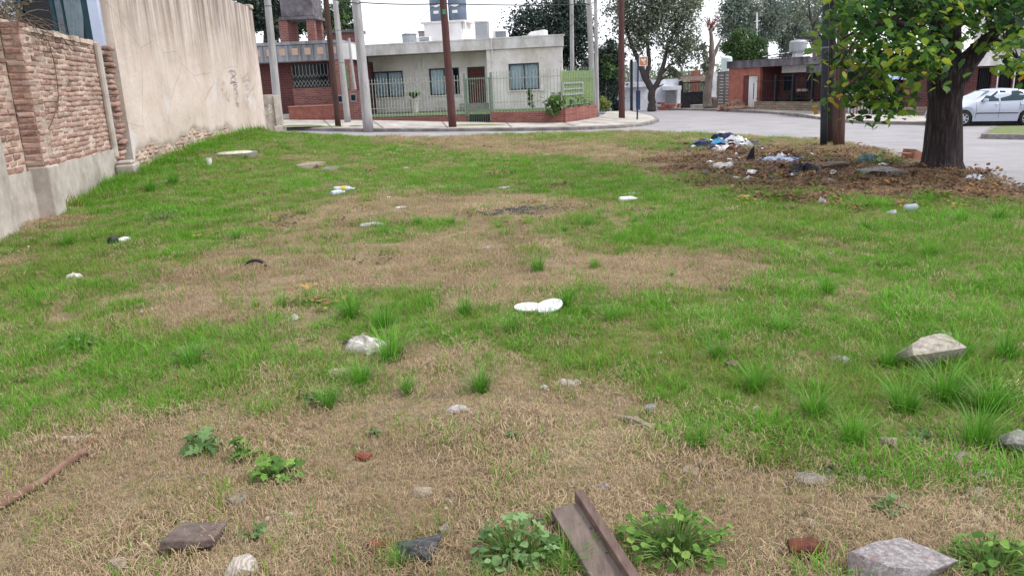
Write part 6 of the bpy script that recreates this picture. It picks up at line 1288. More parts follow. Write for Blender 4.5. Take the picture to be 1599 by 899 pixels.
p = gp(398, 418); t = thing('tyre_scrap', 'curved black scrap of tyre on the dry grass', 'tyre scrap', p, .1); part('scrap', M_tyre, t, lambda m: m.lathe([(.12, -.03), (.135, -.03), (.135, .03), (.12, .03), (.12, -.03)], 14, Matrix.Translation((0, .02, -.06)) @ Matrix.Rotation(math.pi/2, 4, 'X'), .5, 2.4))
def bottle(label, px, py, L, r, mat, rz, lab=None, group=None):
    p = gp(px, py); t = thing('plastic_bottle', label, 'bottle', p, rz, group); Q = Matrix.Translation((-L/2, 0, r*.9)) @ Matrix.Rotation(math.pi/2, 4, 'Y')
    part('body', mat, t, lambda m: m.lathe([(0, 0), (r*.8, 0), (r, L*.04), (r, L*.22), (r*.92, L*.25), (r, L*.28), (r, L*.62), (r*.8, L*.76), (r*.34, L*.90), (r*.3, L*.97), (0, L*.97)], 18, Q), smooth=True); part('cap', M_plast, t, lambda m: m.lathe([(r*.34, L*.95), (r*.36, L), (0, L)], 12, Q))
    if lab: part('label', lab, t, lambda m: m.lathe([(r*1.02, L*.34), (r*1.02, L*.58)], 18, Q))
M_pet = simple('milky_pet', lin(184, 194, 200), lin(160, 170, 178), 14, .3)
bottle('clear plastic bottle with a yellow label in the grass', 538, 300, .33, .052, M_pet, .1, M_yel); bottle('clear plastic bottle lying crossways below the labelled bottle', 528, 305, .26, .045, M_pet, .9); bottle('white bottle lying at the edge of the fallen leaves', 981, 315, .26, .04, M_plast, .25)
p = gp(1420, 330); t = thing('plastic_cup', 'white plastic cup on its side in the lush grass', 'cup', p, .3); part('cup', M_pet, t, lambda m: m.lathe([(0, 0), (.036, 0), (.048, .13), (.052, .13), (.052, .137), (.045, .137), (.034, .01)], 20, Matrix.Translation((-.06, 0, .05)) @ Matrix.Rotation(math.pi/2+.12, 4, 'Y')), smooth=True)
crumple('plastic_scrap', 'small pale plastic scrap next to the plastic cup', 'plastic', 1393, 333, 14, 6, M_grayp, 12); crumple('wrapper', 'crumpled grey wrapper by the edge of the leaves', 'wrapper', 1284, 318, 15, 11, M_grayp, 13)
p = gp(327, 257); t = thing('paper_cup', 'small white cup standing near the rendered wall', 'cup', p); part('cup', M_plast, t, lambda m: m.lathe([(0, .01), (.05, 0), (.062, .13), (.066, .135), (.058, .135), (.047, .012)], 16)); 
p = gp(367, 242); t = thing('manhole_cover', 'round pale concrete cover in a ring near the wall', 'manhole cover', p); part('ring', M_stone1, t, lambda m: m.lathe([(.40, -.06), (.40, .05), (.50, .05), (.50, -.06)], 32)); part('cover', simple('pale_cover', lin(206, 198, 182), lin(176, 168, 152), 9, .95, .3), t, lambda m: m.lathe([(0, .075), (.36, .07), (.395, .055), (.395, -.05)], 32))
bits = [(853, 243, 9, 6, M_plast, 'white plastic scrap on the bare path'), (625, 324, 13, 4, M_plast, 'flat white scrap in the dry patch'), (690, 293, 12, 5, M_plast, 'torn white scrap in the green band'), (700, 291, 8, 6, M_plast, 'upright white shred in the green band'), (633, 263, 13, 5, M_paper, 'white and red packet in the grass'), (668, 244, 9, 4, M_paper, 'white paper bit beyond the packet'), (695, 252, 18, 6, M_stone2, 'pinkish crumpled packet in the grass'), (740, 258, 18, 3, M_paper, 'thin white strip in the green grass'), (575, 243, 10, 5, M_paper, 'white scrap above the pale slabs'), (584, 251, 12, 5, M_grayp, 'grey scrap below the white scrap'), (556, 281, 20, 4, M_paper, 'pale flat paper above the bottles'), (580, 282, 8, 5, M_paper, 'small white wad above the bottles'), (635, 268, 6, 4, M_paper, 'tiny white wad below the packet'),
  (607, 308, 7, 3, M_paper, 'tiny white chip near the bottles'), (785, 293, 24, 3, M_grayp, 'thin greenish stick-like strip'), (866, 284, 8, 3, M_paper, 'small pale chip in the green band'), (425, 221, 9, 4, M_plast, 'white scrap near the end of the wall'), (762, 387, 14, 9, M_grayp, 'clear plastic scrap in the grass'), (422, 340, 17, 4, M_yel, 'bright yellow strip on the dry grass'), (118, 684, 30, 6, M_plast, 'flat white strip above the long stick'), (985, 303, 16, 6, M_plast, 'torn white bag piece behind the white bottle'), (1047, 320, 10, 4, M_stone2, 'tan scrap at the edge of the leaves'), (1315, 563, 24, 16, M_grayp, 'shredded pale plastic in the grass before the large stone'), (1233, 553, 10, 7, M_grayp, 'small foil scrap in the lush grass'), (1030, 551, 8, 5, M_plast, 'tiny white chip in the green grass'), (1340, 594, 14, 6, M_card, 'orange-brown leaf-like scrap in the grass'), (1470, 522, 34, 8, M_paper, 'white shreds behind the large pale stone'),
  (1195, 198, 9, 3, M_plast, 'white paper lying on the road'), (1147, 193, 5, 2, M_plast, 'tiny white bit on the road'), (988, 219, 8, 3, M_paper, 'pale scrap near the street edge'), (798, 209, 10, 3, M_paper, 'white scrap at the street edge'), (400, 207, 8, 3, M_paper, 'white fleck under the low wall stub'), (305, 268, 9, 5, M_stone1, 'grey chip beside the paper cup'), (290, 262, 22, 8, M_slab, 'dull clump of rags near the rendered wall')]
for i, (x, y, w, h, mt, lb) in enumerate(bits): crumple('litter_scrap', lb, 'scrap', x, y, w*1.05, h*.6, mt, 200+i, .7, .55, group='scraps of litter on the lot')
# dark plastic strip among the slabs
crumple('plastic_strip', 'dark torn plastic strip lying over the slabs', 'plastic', 1325, 736, 84, 12, M_blkp, 31, .35, .5, .1)
# rubbish heap
hp = [('navy_garment', 'dark navy garment spread at the heap edge', 1100, 231, 42, 14, M_navy), ('denim_garment', 'faded blue denim bundle on the heap', 1094, 229, 26, 14, M_denim), ('blue_bag', 'bright sky blue bag in the middle of the heap', 1121, 231, 26, 20, M_sky), ('white_bag', 'white bag lying below the sky blue bag', 1131, 235, 34, 12, M_plast), ('navy_bundle', 'navy bundle on top of the heap', 1131, 220, 32, 18, M_navy), ('white_cloth', 'tall white cloth on the far side of the heap', 1148, 227, 24, 22, M_plast), ('brown_cloth', 'brown cloth between the white bags', 1146, 236, 20, 14, M_rust), ('grey_bag', 'pale crumpled bag at the end of the heap', 1162, 230, 26, 12, M_pet), ('paper_piece', 'white card lying beyond the heap', 1124, 209, 18, 4, M_paper), ('pink_card', 'pinkish card beside the heap', 1178, 236, 16, 5, M_stone2), ('blue_scrap', 'dark teal scrap behind the pinkish card', 1180, 227, 14, 6, M_denim),
  ('white_sack', 'long white sack lying in the leaves', 1128, 262, 36, 11, M_dirtybag), ('striped_cloth', 'blue and white striped cloth on the leaves', 1215, 253, 50, 12, M_stripe), ('white_tuft', 'white crumpled tissue on the striped cloth', 1219, 248, 16, 11, M_plast), ('navy_cloth', 'navy cloth trailing from the striped cloth', 1238, 250, 34, 8, M_navy), ('white_packet', 'white packet lying flat in the leaves', 1172, 279, 20, 6, M_plast), ('red_card', 'red-brown square card in the leaves', 1228, 279, 16, 12, M_rust), ('black_bundle', 'black tangled bundle in the leaves', 1256, 268, 36, 18, M_blkp), ('grey_rag', 'grey rag at the front of the leaves', 1294, 283, 16, 6, M_grayp), ('pale_blue_sack', 'pale bluish sack by the weeds left of the tree', 1353, 253, 28, 16, M_denim), ('white_wedge', 'white folded paper standing near the tree', 1378, 261, 10, 9, M_plast), ('yellow_leaf_pile', 'yellow leaf-like card near the black bundle', 1268, 272, 10, 8, M_yel), ('pale_bag', 'pale green-grey bag flattened right of the trunk', 1520, 279, 26, 7, M_pet)]
for i, (nm, lb, x, y, w, h, mt) in enumerate(hp): crumple(nm, lb, nm.split('_')[-1], x, y, w*1.05, h*.95, mt, 300+i, .9, .45, random.uniform(-.5, .5), 'rubbish dumped under the trees')
p = gp(1162, 253); t = thing('black_tray', 'black plastic tray with a raised fin in the leaves', 'tray', p); part('tray', M_blkp, t, lambda m: m.box(-.22, .22, -.12, .12, .01, .045), bevel=.01); part('fin', M_blkp, t, lambda m: m.prism([(.02, .045), (.2, .045), (.18, .30), (.13, .26)], -.02, .02))
p = gp(1420, 254); t = thing('cardboard_box', 'broken brown cardboard box leaning on the trunk', 'box', p, .5)
Q = Matrix.Rotation(.35, 4, 'Y'); part('box', M_card, t, lambda m: (m.box(-.12, .14, -.14, .14, .0, .012, Q), m.box(-.12, -.108, -.14, .14, .012, .25, Q), m.box(.128, .14, -.14, .14, .012, .25, Q), m.box(-.108, .128, .128, .14, .012, .25, Q), m.box(-.108, .128, -.14, -.128, .012, .25, Q))); part('flap', M_card, t, lambda m: m.box(-.24, -.12, -.13, .13, .21, .22, Q @ Matrix.Rotation(-.4, 4, 'Y')))
# loose bits trodden into the heap: too many and too small to count
m = MB(); rj = random.Random(5); fm = []
for i in range(150):
    px, py = (rj.gauss(1135, 30), rj.gauss(230, 6)) if i < 90 else (rj.uniform(1100, 1300), rj.uniform(240, 282))
    q = G(px, py); s_ = rj.uniform(.03, .10); z = .05*rj.random()+(.10*math.exp(-((px-1135)/28)**2) if i < 90 else 0); b = len(m.f)
    M = Matrix.Translation((q[0], q[1], q[2]+.015+z)) @ Matrix.Rotation(rj.uniform(0, 6), 4, 'Z') @ Matrix.Rotation(rj.gauss(0, .5), 4, 'X')
    m.add([M @ Vector(c) for c in ((-s_, -s_*.6, 0), (0, -s_*.5, s_*.35), (s_, -s_*.6, 0), (s_*.9, s_*.5, .01), (0, s_*.6, s_*.25), (-s_, s_*.5, .02))], [(0, 1, 4, 5), (1, 2, 3, 4)]); fm += [rj.choice((0, 0, 1, 2, 2, 3, 4, 5))]*(len(m.f)-b)
o = m.build('heap_debris', None)
for mt in (M_plast, M_denim, M_navy, M_rust, M_paper, M_blkp): o.data.materials.append(mt)
o.data.polygons.foreach_set('material_index', fm); tag(o, 'small torn scraps strewn through the rubbish heap', 'rubbish', kind='stuff')
# burnt patch
p = gp(815, 330); t = thing('burnt_patch', 'dark burnt patch of ash and charcoal in the dry grass', 'ash')
t.location = Vector([float(c) for c in p]); ROOTM[t] = Matrix.Translation(t.location)
def coals(m):
    for i in range(260):
        x = random.gauss(0, .34); y = random.gauss(0, .16); s_ = random.uniform(.008, .035); z = float(H(p[0]+x, p[1]+y))-p[2]
        m.box(-s_, s_, -s_*.4, s_*.4, -s_*.3, s_*.4, Matrix.Translation((x, y, z+.012)) @ Matrix.Rotation(random.uniform(0, 3), 4, 'Z') @ Matrix.Rotation(random.gauss(0, .3), 4, 'Y'))
o = part('charcoal', M_char, t, coals); tag(o, kind='stuff')
part('ash', simple('ash_soil', lin(96, 90, 88), lin(62, 58, 56), 20, .95, .5), t, lambda m: m.grid(lambda a_, r_2: (r_2*.55*math.cos(a_)*(1+.18*math.sin(3*a_+1)), r_2*.24*math.sin(a_)*(1+.2*math.sin(2*a_)), float(H(p[0]+r_2*.55*math.cos(a_), p[1]+r_2*.24*math.sin(a_)))-p[2]+.012*(1-r_2)), list(np.linspace(0, 2*math.pi, 26)), [0.02, .5, 1]))

# ---- standing grass clumps and weeds
s = N('clump_green'); a = s.n('ShaderNodeAttribute', attribute_name='tint').outputs['Fac']; oi = s.n('ShaderNodeObjectInfo').outputs['Random']
c = s.ramp(s.math('ADD', s.math('MULTIPLY', a, .8), s.math('MULTIPLY', oi, .2)), [(.0, lin(58, 98, 30)), (.5, lin(86, 144, 40)), (1, lin(136, 186, 76))]); s.base(c, .5, .3)
tr = s.n('ShaderNodeBsdfTranslucent'); s.l(c, tr.inputs[0]); ms = s.n('ShaderNodeMixShader', i0=.35); s.l(s.p.outputs[0], ms.inputs[1]); s.l(tr.outputs[0], ms.inputs[2]); s.l(ms.outputs[0], s.out.inputs[0]); M_clump = s.m
def clump_mesh(seed, n=150):
    r = np.random.default_rng(seed); V = []; F = []; T = []
    for i in range(n):
        a = r.uniform(0, 6.28); d = .22*math.sqrt(r.uniform(0, 1)); h = r.uniform(.4, 1.1); ln = abs(r.normal(.75, .35))*(.4+2.4*d); dx, dy = math.cos(a+r.normal(0, .4)), math.sin(a+r.normal(0, .4)); w = r.uniform(.016, .03); b = len(V); t0 = r.uniform(0, .6)
        for k in range(5):
            q = k/4; x = d*math.cos(a)+dx*ln*h*q*q; y = d*math.sin(a)+dy*ln*h*q*q; z = h*(q-.38*ln*q*q); ww = w*(1-q*.9)*.5; V += [(x+dy*ww, y-dx*ww, z), (x-dy*ww, y+dx*ww, z)]; T += [t0+.4*q]*2
        F += [(b+2*k, b+2*k+1, b+2*k+3, b+2*k+2) for k in range(4)]
    return raw_mesh('grass_clump', V, F, [M_clump], {'tint': T})
CM = [clump_mesh(400+i) for i in range(5)]
clumps = [(840, 424, 32, 'grass clump with a dark twig in the middle of the dry patch'), (885, 480, 38, 'grass clump right behind the tipped plastic plate'), (612, 562, 52, 'large grass clump beside the crumpled white bag'), (548, 496, 42, 'drooping grass clump behind the crumpled white bag'), (600, 514, 40, 'grass clump just beyond the crumpled white bag'), (725, 490, 32, 'grass clump standing between the white bag and the plates'), (637, 614, 34, 'lone grass clump below the large one'), (750, 610, 40, 'round lone grass clump on the straw'), (565, 600, 44, 'grass clump against the long grey stone'), (928, 418, 18, 'low grass clump beyond the plastic plates'),
  (655, 350, 14, None), (705, 349, 15, None), (600, 367, 20, None), (627, 368, 18, None), (880, 362, 16, None), (917, 354, 18, None), (992, 347, 14, None), (1048, 432, 14, None), (935, 337, 12, None), (1065, 336, 12, None), (955, 500, 28, None), (1410, 640, 50, 'tall grass clump in front of the large pale stone'), (1475, 625, 56, 'tall dense grass clump below the large pale stone'), (1525, 700, 60, 'tall grass clump beside the rounded grey rock'), (1090, 700, 44, 'upright grass clump at the border of the dry slope'), (1548, 640, 50, None), (1385, 572, 34, 'grass clump at the foot of the large pale stone'), (1500, 560, 40, None), (510, 636, 40, 'spreading grass clump below the long grey stone'), (620, 885, 34, 'thin grass clump before the charred wood'), (884, 893, 44, 'grass clump growing beside the wide board'), (860, 815, 26, 'stiff grass clump behind the wide board'), (1270, 650, 50, None), (1180, 610, 44, None), (1330, 690, 44, None), (120, 545, 34, None), (300, 570, 36, None), (105, 385, 20, None), (370, 375, 20, None), (235, 300, 24, None), (270, 290, 22, None), (1220, 520, 36, None), (1120, 560, 34, None), (800, 520, 32, None), (1290, 460, 30, None), (1350, 360, 22, None), (1500, 350, 26, None), (1560, 345, 26, None), (1450, 400, 26, None), (400, 480, 16, None), (440, 480, 22, None), (1570, 560, 44, None)]
LIT = [o_ for o_ in bpy.data.objects if o_.parent is None and o_.get('category') in ('stone', 'scrap', 'slab', 'wrapper', 'paper', 'bottle', 'cup', 'plate', 'brick', 'bag', 'plastic', 'sheet', 'shoe', 'ash', 'manhole cover', 'tyre scrap', 'wood')]; USED = set()
for i, (x, y, h, lb) in enumerate(clumps):
    p = gp(x, y)
    if lb is None:
        near = sorted(((abs(n_.location.x-p[0])+abs(n_.location.y-p[1]), n_['label']) for n_ in LIT), key=lambda q: q[0])
        lb = next(t_ for t_ in ('longer grass clump near the '+q[1] for q in near if len(q[1].split()) <= 11) if t_ not in USED); USED.add(lb)
    o = one('grass_clump', lb, 'grass clump', CM[i % 5], M_clump, (p[0], p[1], p[2]-.01), random.uniform(0, 6.28), 'longer grass clumps in the lot'); k = h/pxm(p)*1.35; o.scale = (k*random.uniform(.9, 1.15), k*random.uniform(.9, 1.15), k)
# broad-leaved weeds
L_weed = leafmat('weed_leaf', [(0, lin(62, 94, 40)), (.5, lin(98, 136, 58)), (.8, lin(128, 162, 78)), (1, lin(152, 180, 84))], .35, .75); L_weedg = leafmat('grey_weed_leaf', [(0, lin(66, 96, 52)), (.5, lin(98, 130, 78)), (1, lin(136, 164, 110))], .3, .75)
def weed(label, px, py, wpx, hpx, n, leafsz, mat, seed, lobed=False, trail=1.0, mixed=False):
    r = np.random.default_rng(seed); p = gp(px, py); s_ = pxm(p); W = wpx/s_/2; Hh = hpx/s_*1.1; t = thing('weed_plant', label, 'weed', p, 0, 'broad-leaved weeds'); st = MB(); leafm = []
    out = [(0, -.5), (.2, -.42), (.40, -.18), (.42, .1), (.28, .38), (0, .55), (-.28, .38), (-.42, .1), (-.40, -.18), (-.2, -.42)] if not lobed else [(0, -.6), (.08, -.5), (.30, -.42), (.16, -.25), (.42, -.08), (.2, .05), (.36, .28), (.14, .3), (0, .6), (-.14, .3), (-.36, .28), (-.2, .05), (-.42, -.08), (-.16, -.25), (-.30, -.42), (-.08, -.5)]
    k = len(out); vm = []
    def LVv_(): c1, c2, c3 = r.normal(.15, .2), r.normal(-.35, .3), r.normal(0, .3); return [(x*r.uniform(.75, 1.15), y*r.uniform(.85, 1.1), c1*abs(x)+c2*y*y+c3*x*y) for x, y in out]+[(0, 0, -.02)]
    if mixed:
        nar = [(0, -.7), (.09, -.45), (.13, 0), (.09, .4), (0, .8), (-.09, .4), (-.13, 0), (-.09, -.45)]; lob = [(0, -.6), (.08, -.5), (.30, -.42), (.16, -.25), (.42, -.08), (.2, .05), (.36, .28), (.14, .3), (0, .6), (-.14, .3), (-.36, .28), (-.2, .05), (-.42, -.08), (-.16, -.25), (-.30, -.42), (-.08, -.5)]
        for sh in (nar, lob, nar, lob):
            kk = len(sh); q = r.uniform(.2, .9); vm.append(raw_mesh('leaf', [(x*1.2, y*1.3, .15*abs(x)-.25*y*y) for x, y in sh]+[(0, 0, -.02)], [(kk, j, (j+1) % kk) for j in range(kk)], [mat], {'tint': np.full(kk+1, q)}))
    for q in range(8): vm.append(raw_mesh('leaf', LVv_(), [(k, i, (i+1) % k) for i in range(k)], [mat], {'tint': np.full(k+1, .1+.11*q)}))
    for i in range(n):
        a = r.uniform(0, 6.28); d = math.sqrt(r.uniform(0, 1))*trail; ex, ey = W*d*math.cos(a), W*.8*d*math.sin(a); gz_ = float(H(p[0]+ex, p[1]+ey))-p[2]; ez = gz_+Hh*r.uniform(.15, 1)*(1-.55*d*d)
        sx_, sy_ = ex*.35, ey*.35; st.tube([(sx_, sy_, 0.0), (.5*(sx_+ex), .5*(sy_+ey), ez*.75), (ex, ey, ez)], [.004, .003, .002], 4, cap=False)
        sz = leafsz*.85*r.uniform(.4, 1.4); M = Matrix.Translation((ex, ey, ez)) @ Matrix.Rotation(a-math.pi/2+r.normal(0, .5), 4, 'Z') @ Matrix.Rotation(r.uniform(-.7, .25), 4, 'X') @ Matrix.Rotation(r.normal(0, .3), 4, 'Y') @ Matrix.Scale(sz, 4)
        o = bpy.data.objects.new('leaf', vm[r.integers(0, len(vm))]); col.objects.link(o); o.parent = t; o.matrix_local = M
    tag(st.build('stems', M_clump if False else simple('weed_stem', lin(104, 132, 66), lin(80, 106, 50), 12), t), kind='stuff')
weed('broad-leaved weed sprawling to the left of the wide board', 806, 872, 140, 66, 130, .040, L_weedg, 1, mixed=True); weed('leafy weed with bright upper leaves to the right of the batten', 1055, 865, 170, 74, 150, .036, L_weed, 2, mixed=True); weed('lobed dandelion-like rosette on the straw', 430, 750, 92, 32, 46, .075, L_weed, 3, True); weed('smaller lobed rosette beyond the large one', 318, 705, 66, 32, 28, .075, L_weedg, 4, True); weed('loose lobed weed just behind the large rosette', 382, 720, 50, 36, 20, .06, L_weed, 5, True); weed('leafy weed hugging the concrete lump', 1545, 890, 120, 44, 90, .038, L_weed, 6, mixed=True); weed('small pale weed on the dry ground behind the concrete lump', 1388, 798, 44, 20, 20, .042, L_weedg, 7, True); weed('low weed under the drooping grass by the long stone', 495, 628, 54, 22, 26, .05, L_weedg, 8, True); weed('greyish weed patch in the left-hand grass', 125, 545, 70, 20, 40, .045, L_weedg, 9, True); weed('weed cluster at the foot of the brick wall', 255, 345, 60, 16, 50, .06, L_weedg, 10, True); weed('green weeds among the stones left of the tree', 1362, 258, 50, 22, 50, .10, L_weedg, 11); weed('bright weed between the stones and the trunk', 1395, 258, 24, 16, 24, .08, L_weed, 12); weed('small lobed weed in the dry middle', 800, 690, 36, 16, 14, .05, L_weedg, 13, True); weed('small lobed weed left of the lone grass clump', 580, 680, 24, 14, 10, .045, L_weedg, 14, True); weed('grey weed patch in the lower left grass', 300, 560, 60, 20, 36, .045, L_weedg, 15, True); weed('weed sprig with two leaves near the dark slab', 395, 838, 40, 22, 14, .04, L_weedg, 16, True); weed('weed under the rounded grey rock', 1440, 690, 40, 18, 16, .045, L_weedg, 17, True)
DO_GRASS = True
# ================================================================== grass, straw and fallen leaves (uncountable: one object each)
def blade_set(n, rad, hmin, hmax, wid, lean, seed, flat=False, segs=3):
    r = np.random.default_rng(seed); V = []; F = []; T = []
    for i in range(n):
        a = r.uniform(0, 6.283); d = rad*math.sqrt(r.uniform(0, 1)); bx, by = d*math.cos(a), d*math.sin(a)
        h = r.uniform(hmin, hmax); dirn = (a+r.normal(0, .9)) if not flat else r.uniform(0, 6.283)
        dx, dy = math.cos(dirn), math.sin(dirn); px_, py_ = -dy, dx; w = wid*r.uniform(.6, 1.3)
        ln = abs(r.normal(lean, lean*.5)); b = len(V); t = r.uniform(0, 1)
        curl = r.normal(0, .5)
        for k in range(segs+1):
            q = k/segs
            if flat:
                z = .004+.020*math.sin(q*3.1)*r.uniform(.2, 1)+r.uniform(0, .02); x = bx+dx*h*q+px_*curl*h*q*q*.6; y = by+dy*h*q+py_*curl*h*q*q*.6
            else:
                z = h*(q-.35*ln*q*q); x = bx+dx*h*ln*q*q; y = by+dy*h*ln*q*q
            ww = w*(1-q*.85) if not flat else w*(1-.5*abs(q-.5))
            V += [(x-px_*ww*.5, y-py_*ww*.5, z), (x+px_*ww*.5, y+py_*ww*.5, z)]; T += [t*.6+q*.4]*2
        for k in range(segs): F.append((b+2*k, b+2*k+1, b+2*k+3, b+2*k+2))
    return np.array(V), np.array(F), np.array(T)
def tint_stack(name, stops, trans, rough=.6):
    s = N(name); a = s.n('ShaderNodeAttribute', attribute_name='tint').outputs['Fac']
    b = s.n('ShaderNodeAttribute', attribute_name='itint', attribute_type='INSTANCER').outputs['Fac']
    f = s.math('ADD', s.math('MULTIPLY', a, .45), s.math('MULTIPLY', b, .55))
    c = s.ramp(f, stops); s.base(c, rough, .2)
    tr = s.n('ShaderNodeBsdfTranslucent'); s.l(c, tr.inputs[0])
    ms = s.n('ShaderNodeMixShader', i0=trans); s.l(s.p.outputs[0], ms.inputs[1]); s.l(tr.outputs[0], ms.inputs[2]); s.l(ms.outputs[0], s.out.inputs[0])
    return s.m
M_green = tint_stack('green_blades', [(.03, lin(176, 160, 98)), (.18, lin(142, 150, 70)), (.42, lin(90, 140, 42)), (.7, lin(108, 166, 48)), (.97, lin(158, 194, 96))], .35)
M_straw = tint_stack('dry_straw', [(.05, lin(84, 68, 52)), (.3, lin(138, 117, 90)), (.6, lin(172, 150, 120)), (.95, lin(208, 190, 160))], .15)
M_fallen = tint_stack('fallen_leaves', [(.05, lin(54, 40, 36)), (.3, lin(88, 64, 52)), (.6, lin(126, 94, 70)), (.82, lin(150, 116, 78)), (.97, lin(184, 148, 64))], .15, .7)
def leaf_patch(n, rad, size, seed):
    r = np.random.default_rng(seed); V = []; F = []; T = []
    for i in range(n):
        a = r.uniform(0, 6.283); d = rad*math.sqrt(r.uniform(0, 1)); c = np.array([d*math.cos(a), d*math.sin(a), r.uniform(.005, .045)])
        s_ = size*r.uniform(.5, 1.2); y = r.uniform(0, 6.283); ux = np.array([math.cos(y), math.sin(y), r.normal(0, .25)]); uy = np.array([-math.sin(y), math.cos(y), r.normal(0, .25)]); cu = r.uniform(.0, .35)*s_
        b = len(V); t = r.uniform(0, 1)
        for (p, q, z) in ((-.5, 0, 1), (-.2, -.38, .6), (.25, -.3, .5), (.55, 0, 1), (.25, .3, .5), (-.2, .38, .6)):
            V.append(c+ux*p*s_+uy*q*s_+np.array([0, 0, cu*z*(abs(p)+abs(q))])); T.append(t)
        F += [(b, b+1, b+2, b+3), (b, b+3, b+4, b+5)]
    return np.array(V), np.array(F), np.array(T)
def scatter(name, label, cat, variants, mat, P, rot, scl, ti, ids, tilt=.12):
    c = bpy.data.collections.new(name+'_shapes')
    for i, (V, F, T) in enumerate(variants):
        me = raw_mesh('%s_shape_%02d' % (name, i), V, F, [mat], {'tint': T}); o = bpy.data.objects.new('%s_shape_%02d' % (name, i), me); c.objects.link(o)
    me = bpy.data.meshes.new(name); me.vertices.add(len(P)); me.vertices.foreach_set('co', np.asarray(P, np.float32).ravel())
    n = len(P)
    at_ = me.attributes.new('rot', 'FLOAT_VECTOR', 'POINT'); at_.data.foreach_set('vector', np.stack([rng.normal(0, tilt, n), rng.normal(0, tilt, n), rot], -1).astype(np.float32).ravel())
    for nm, arr in (('scl', scl), ('itint', ti)):
        a = me.attributes.new(nm, 'FLOAT', 'POINT'); a.data.foreach_set('value', np.asarray(arr, np.float32))
    a = me.attributes.new('pick', 'INT', 'POINT'); a.data.foreach_set('value', np.asarray(ids, np.int32))
    o = bpy.data.objects.new(name, me); col.objects.link(o); me.materials.append(mat)
    g = bpy.data.node_groups.new(name+'_nodes', 'GeometryNodeTree')
    g.interface.new_socket('Geometry', in_out='INPUT', socket_type='NodeSocketGeometry'); g.interface.new_socket('Geometry', in_out='OUTPUT', socket_type='NodeSocketGeometry')
    gi = g.nodes.new('NodeGroupInput'); go = g.nodes.new('NodeGroupOutput'); ip = g.nodes.new('GeometryNodeInstanceOnPoints'); ci = g.nodes.new('GeometryNodeCollectionInfo')
    ci.inputs['Collection'].default_value = c; ci.inputs['Separate Children'].default_value = True; ci.inputs['Reset Children'].default_value = True
    ip.inputs['Pick Instance'].default_value = True
    def na(nm, dt):
        q = g.nodes.new('GeometryNodeInputNamedAttribute'); q.data_type = dt; q.inputs[0].default_value = nm; return q.outputs[0]
    g.links.new(gi.outputs[0], ip.inputs['Points']); g.links.new(ci.outputs[0], ip.inputs['Instance'])
    g.links.new(na('pick', 'INT'), ip.inputs['Instance Index']); g.links.new(na('scl', 'FLOAT'), ip.inputs['Scale'])
    er = g.nodes.new('FunctionNodeEulerToRotation'); g.links.new(na('rot', 'FLOAT_VECTOR'), er.inputs[0]); g.links.new(er.outputs[0], ip.inputs['Rotation'])
    g.links.new(ip.outputs[0], go.inputs[0])
    md = o.modifiers.new('scatter', 'NODES'); md.node_group = g
    tag(o, label, cat, kind='stuff'); return o
def sample(dens_near, dens_far, fall, ymin=1.2, ymax=31, seed=1):
    """points over the lot, thinner with distance"""
    r = np.random.default_rng(seed); X = []; Y = []
    y = ymin
    while y < ymax:
        dy = max(.25, y*.08); hw = .86*y+2.6; lo, hi = -hw, hw
        d = dens_far+(dens_near-dens_far)*math.exp(-(max(y-3, 0))/fall)
        k = int((hi-lo)*dy*d); X.append(r.uniform(lo, hi, k)); Y.append(r.uniform(y, y+dy, k)); y += dy
    return np.concatenate(X), np.concatenate(Y)
WALL_X = lambda y: np.interp(y, [5.1, 15.3, 15.4, 26, 27], [-5.2, -7.6, -7.36, -7.95, -8.0])+.06
def inlot(x, y):
    return (x > WALL_X(y)) & (road_mix(x, y) < .55)
def lay(name, label, cat, variants, mat, dn, df, fall, seed, prob, smin, smax, grow=.03, tintf=None, tall=0.0):
    x, y = sample(dn, df, fall, seed=seed); ok = inlot(x, y); x, y = x[ok], y[ok]
    g, lf, k = masks(x, y); p = prob(x, y, g, lf, k); ok = rng.uniform(0, 1, len(x)) < p; x, y, g, lf = x[ok], y[ok], g[ok], lf[ok]
    n = len(x); sc_ = rng.uniform(smin, smax, n)*(1+grow*np.clip(y-4, 0, 30))*(1+1.1*tall*np.exp(-((x-WALL_X(y))/.4)**2)*(y > 11.5))*(1+.35*wav(x, y, 3.1, 41))
    ti = np.clip(tintf(x, y, g, lf) if tintf is not None else rng.uniform(0, 1, n), 0, 1)
    return scatter(name, label, cat, variants, mat, np.stack([x, y, H(x, y)-.004], -1), rng.uniform(0, 6.283, n), sc_, ti, rng.integers(0, len(variants), n))
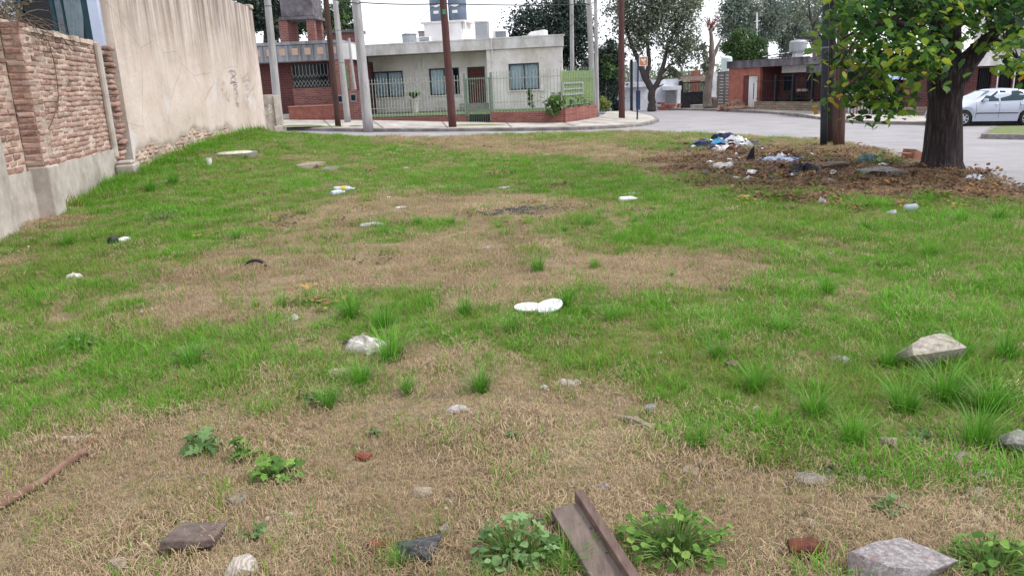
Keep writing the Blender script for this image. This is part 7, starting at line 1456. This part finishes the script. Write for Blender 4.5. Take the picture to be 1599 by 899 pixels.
if DO_GRASS:
    gv = [blade_set(24, .075, .035, .105, .0055, .6, 100+i) for i in range(5)]
    lay('grass', 'patchy green grass growing across the vacant lot', 'grass', gv, M_green, 360, 85, 5.0, 21,
        lambda x, y, g, lf, k: sstep(g*1.05-.03+.34*wav(x, y, 7, 51)+.30*wav(x, y, 17, 52), .10, .85)*.93+.035*(1-lf), .4, 1.2, .018,
        lambda x, y, g, lf: .40+.30*wav(x, y, 1.9, 12)+rng.normal(0, .2, len(x))+.12*(g-.5), tall=1.0)
    sv = [blade_set(9, .11, .03, .075, .0042, .4, 140+i) for i in range(4)]
    lay('short_grass', 'sparse short yellowish green grass among the dry straw', 'grass', sv, M_green, 220, 55, 4.5, 22,
        lambda x, y, g, lf, k: np.clip(.34+g*.5+.22*wav(x, y, 6, 61), .06, .85)*(1-.6*lf), .5, 1.3, .02,
        lambda x, y, g, lf: .27+.20*wav(x, y, 2.1, 14)+rng.normal(0, .17, len(x))+.22*g)
    dv = [blade_set(84, .16, .012, .060, .0021, .3, 160+i, flat=True) for i in range(6)]
    lay('dry_straw', 'matted dry straw covering the bare patches of the lot', 'straw', dv, M_straw, 190, 38, 4.0, 23,
        lambda x, y, g, lf, k: np.clip(1.1-.7*g, .22, 1)*(1-.6*lf)*(.42+.58*sstep(wav(x, y, 2.3, 71)+.6*wav(x, y, 6.5, 72), -.75, .1)), .6, 1.15, .03,
        lambda x, y, g, lf: .5+.25*wav(x, y, 2.6, 17)+rng.normal(0, .2, len(x)))
    uv_ = [blade_set(12, .10, .02, .065, .0028, .8, 180+i) for i in range(4)]
    lay('dry_grass', 'thin standing dry grass stalks among the straw', 'straw', uv_, M_straw, 130, 30, 4.5, 24,
        lambda x, y, g, lf, k: np.clip(.8-.55*g, .12, 1)*(1-.7*lf), .6, 1.2, .03,
        lambda x, y, g, lf: .6+.2*wav(x, y, 2.2, 19)+rng.normal(0, .2, len(x)))
    lv = [leaf_patch(44, .28, .054, 200+i) for i in range(6)]
    lay('fallen_leaves', 'carpet of brown fallen leaves around the big tree', 'leaves', lv, M_fallen, 30, 26, 30, 25,
        lambda x, y, g, lf, k: np.clip(lf*1.1-.12, 0, .85)**1.35+.012*(y > 7), .7, 1.2, .0,
        lambda x, y, g, lf: .45+.2*wav(x, y, 3, 23)+rng.normal(0, .22, len(x)))

    def pebble(seed):
        r = np.random.default_rng(seed); V = []; F = []
        for i in range(5):
            a, d = r.uniform(0, 6.28), .12*math.sqrt(r.uniform()); s_ = r.uniform(.002, .008); b = len(V)
            V += [(d*math.cos(a)+q[0]*s_*r.uniform(.7, 1.3), d*math.sin(a)+q[1]*s_*r.uniform(.7, 1.3), .006+q[2]*s_*r.uniform(.5, .9)) for q in ((-1, -1, -1), (1, -1, -1), (1, 1, -1), (-1, 1, -1), (-.6, -.6, 1), (.6, -.6, 1), (.6, .6, 1), (-.6, .6, 1))]
            F += [(b+4, b+5, b+6, b+7), (b, b+1, b+5, b+4), (b+1, b+2, b+6, b+5), (b+2, b+3, b+7, b+6), (b+3, b, b+4, b+7)]
        return np.array(V), np.array(F), np.repeat(r.uniform(0, 1, 5), 8)
    M_peb = tint_stack('pebbles', [(.1, lin(92, 80, 68)), (.5, lin(140, 128, 114)), (.95, lin(170, 160, 146))], .0, .95)
    lay('pebbles', 'small pebbles and clods scattered over the dry soil', 'pebbles', [pebble(500+i) for i in range(5)], M_peb, 20, 5, 5, 28, lambda x, y, g, lf, k: np.clip(.9-.7*g, .1, 1), .5, 1.3, .02)
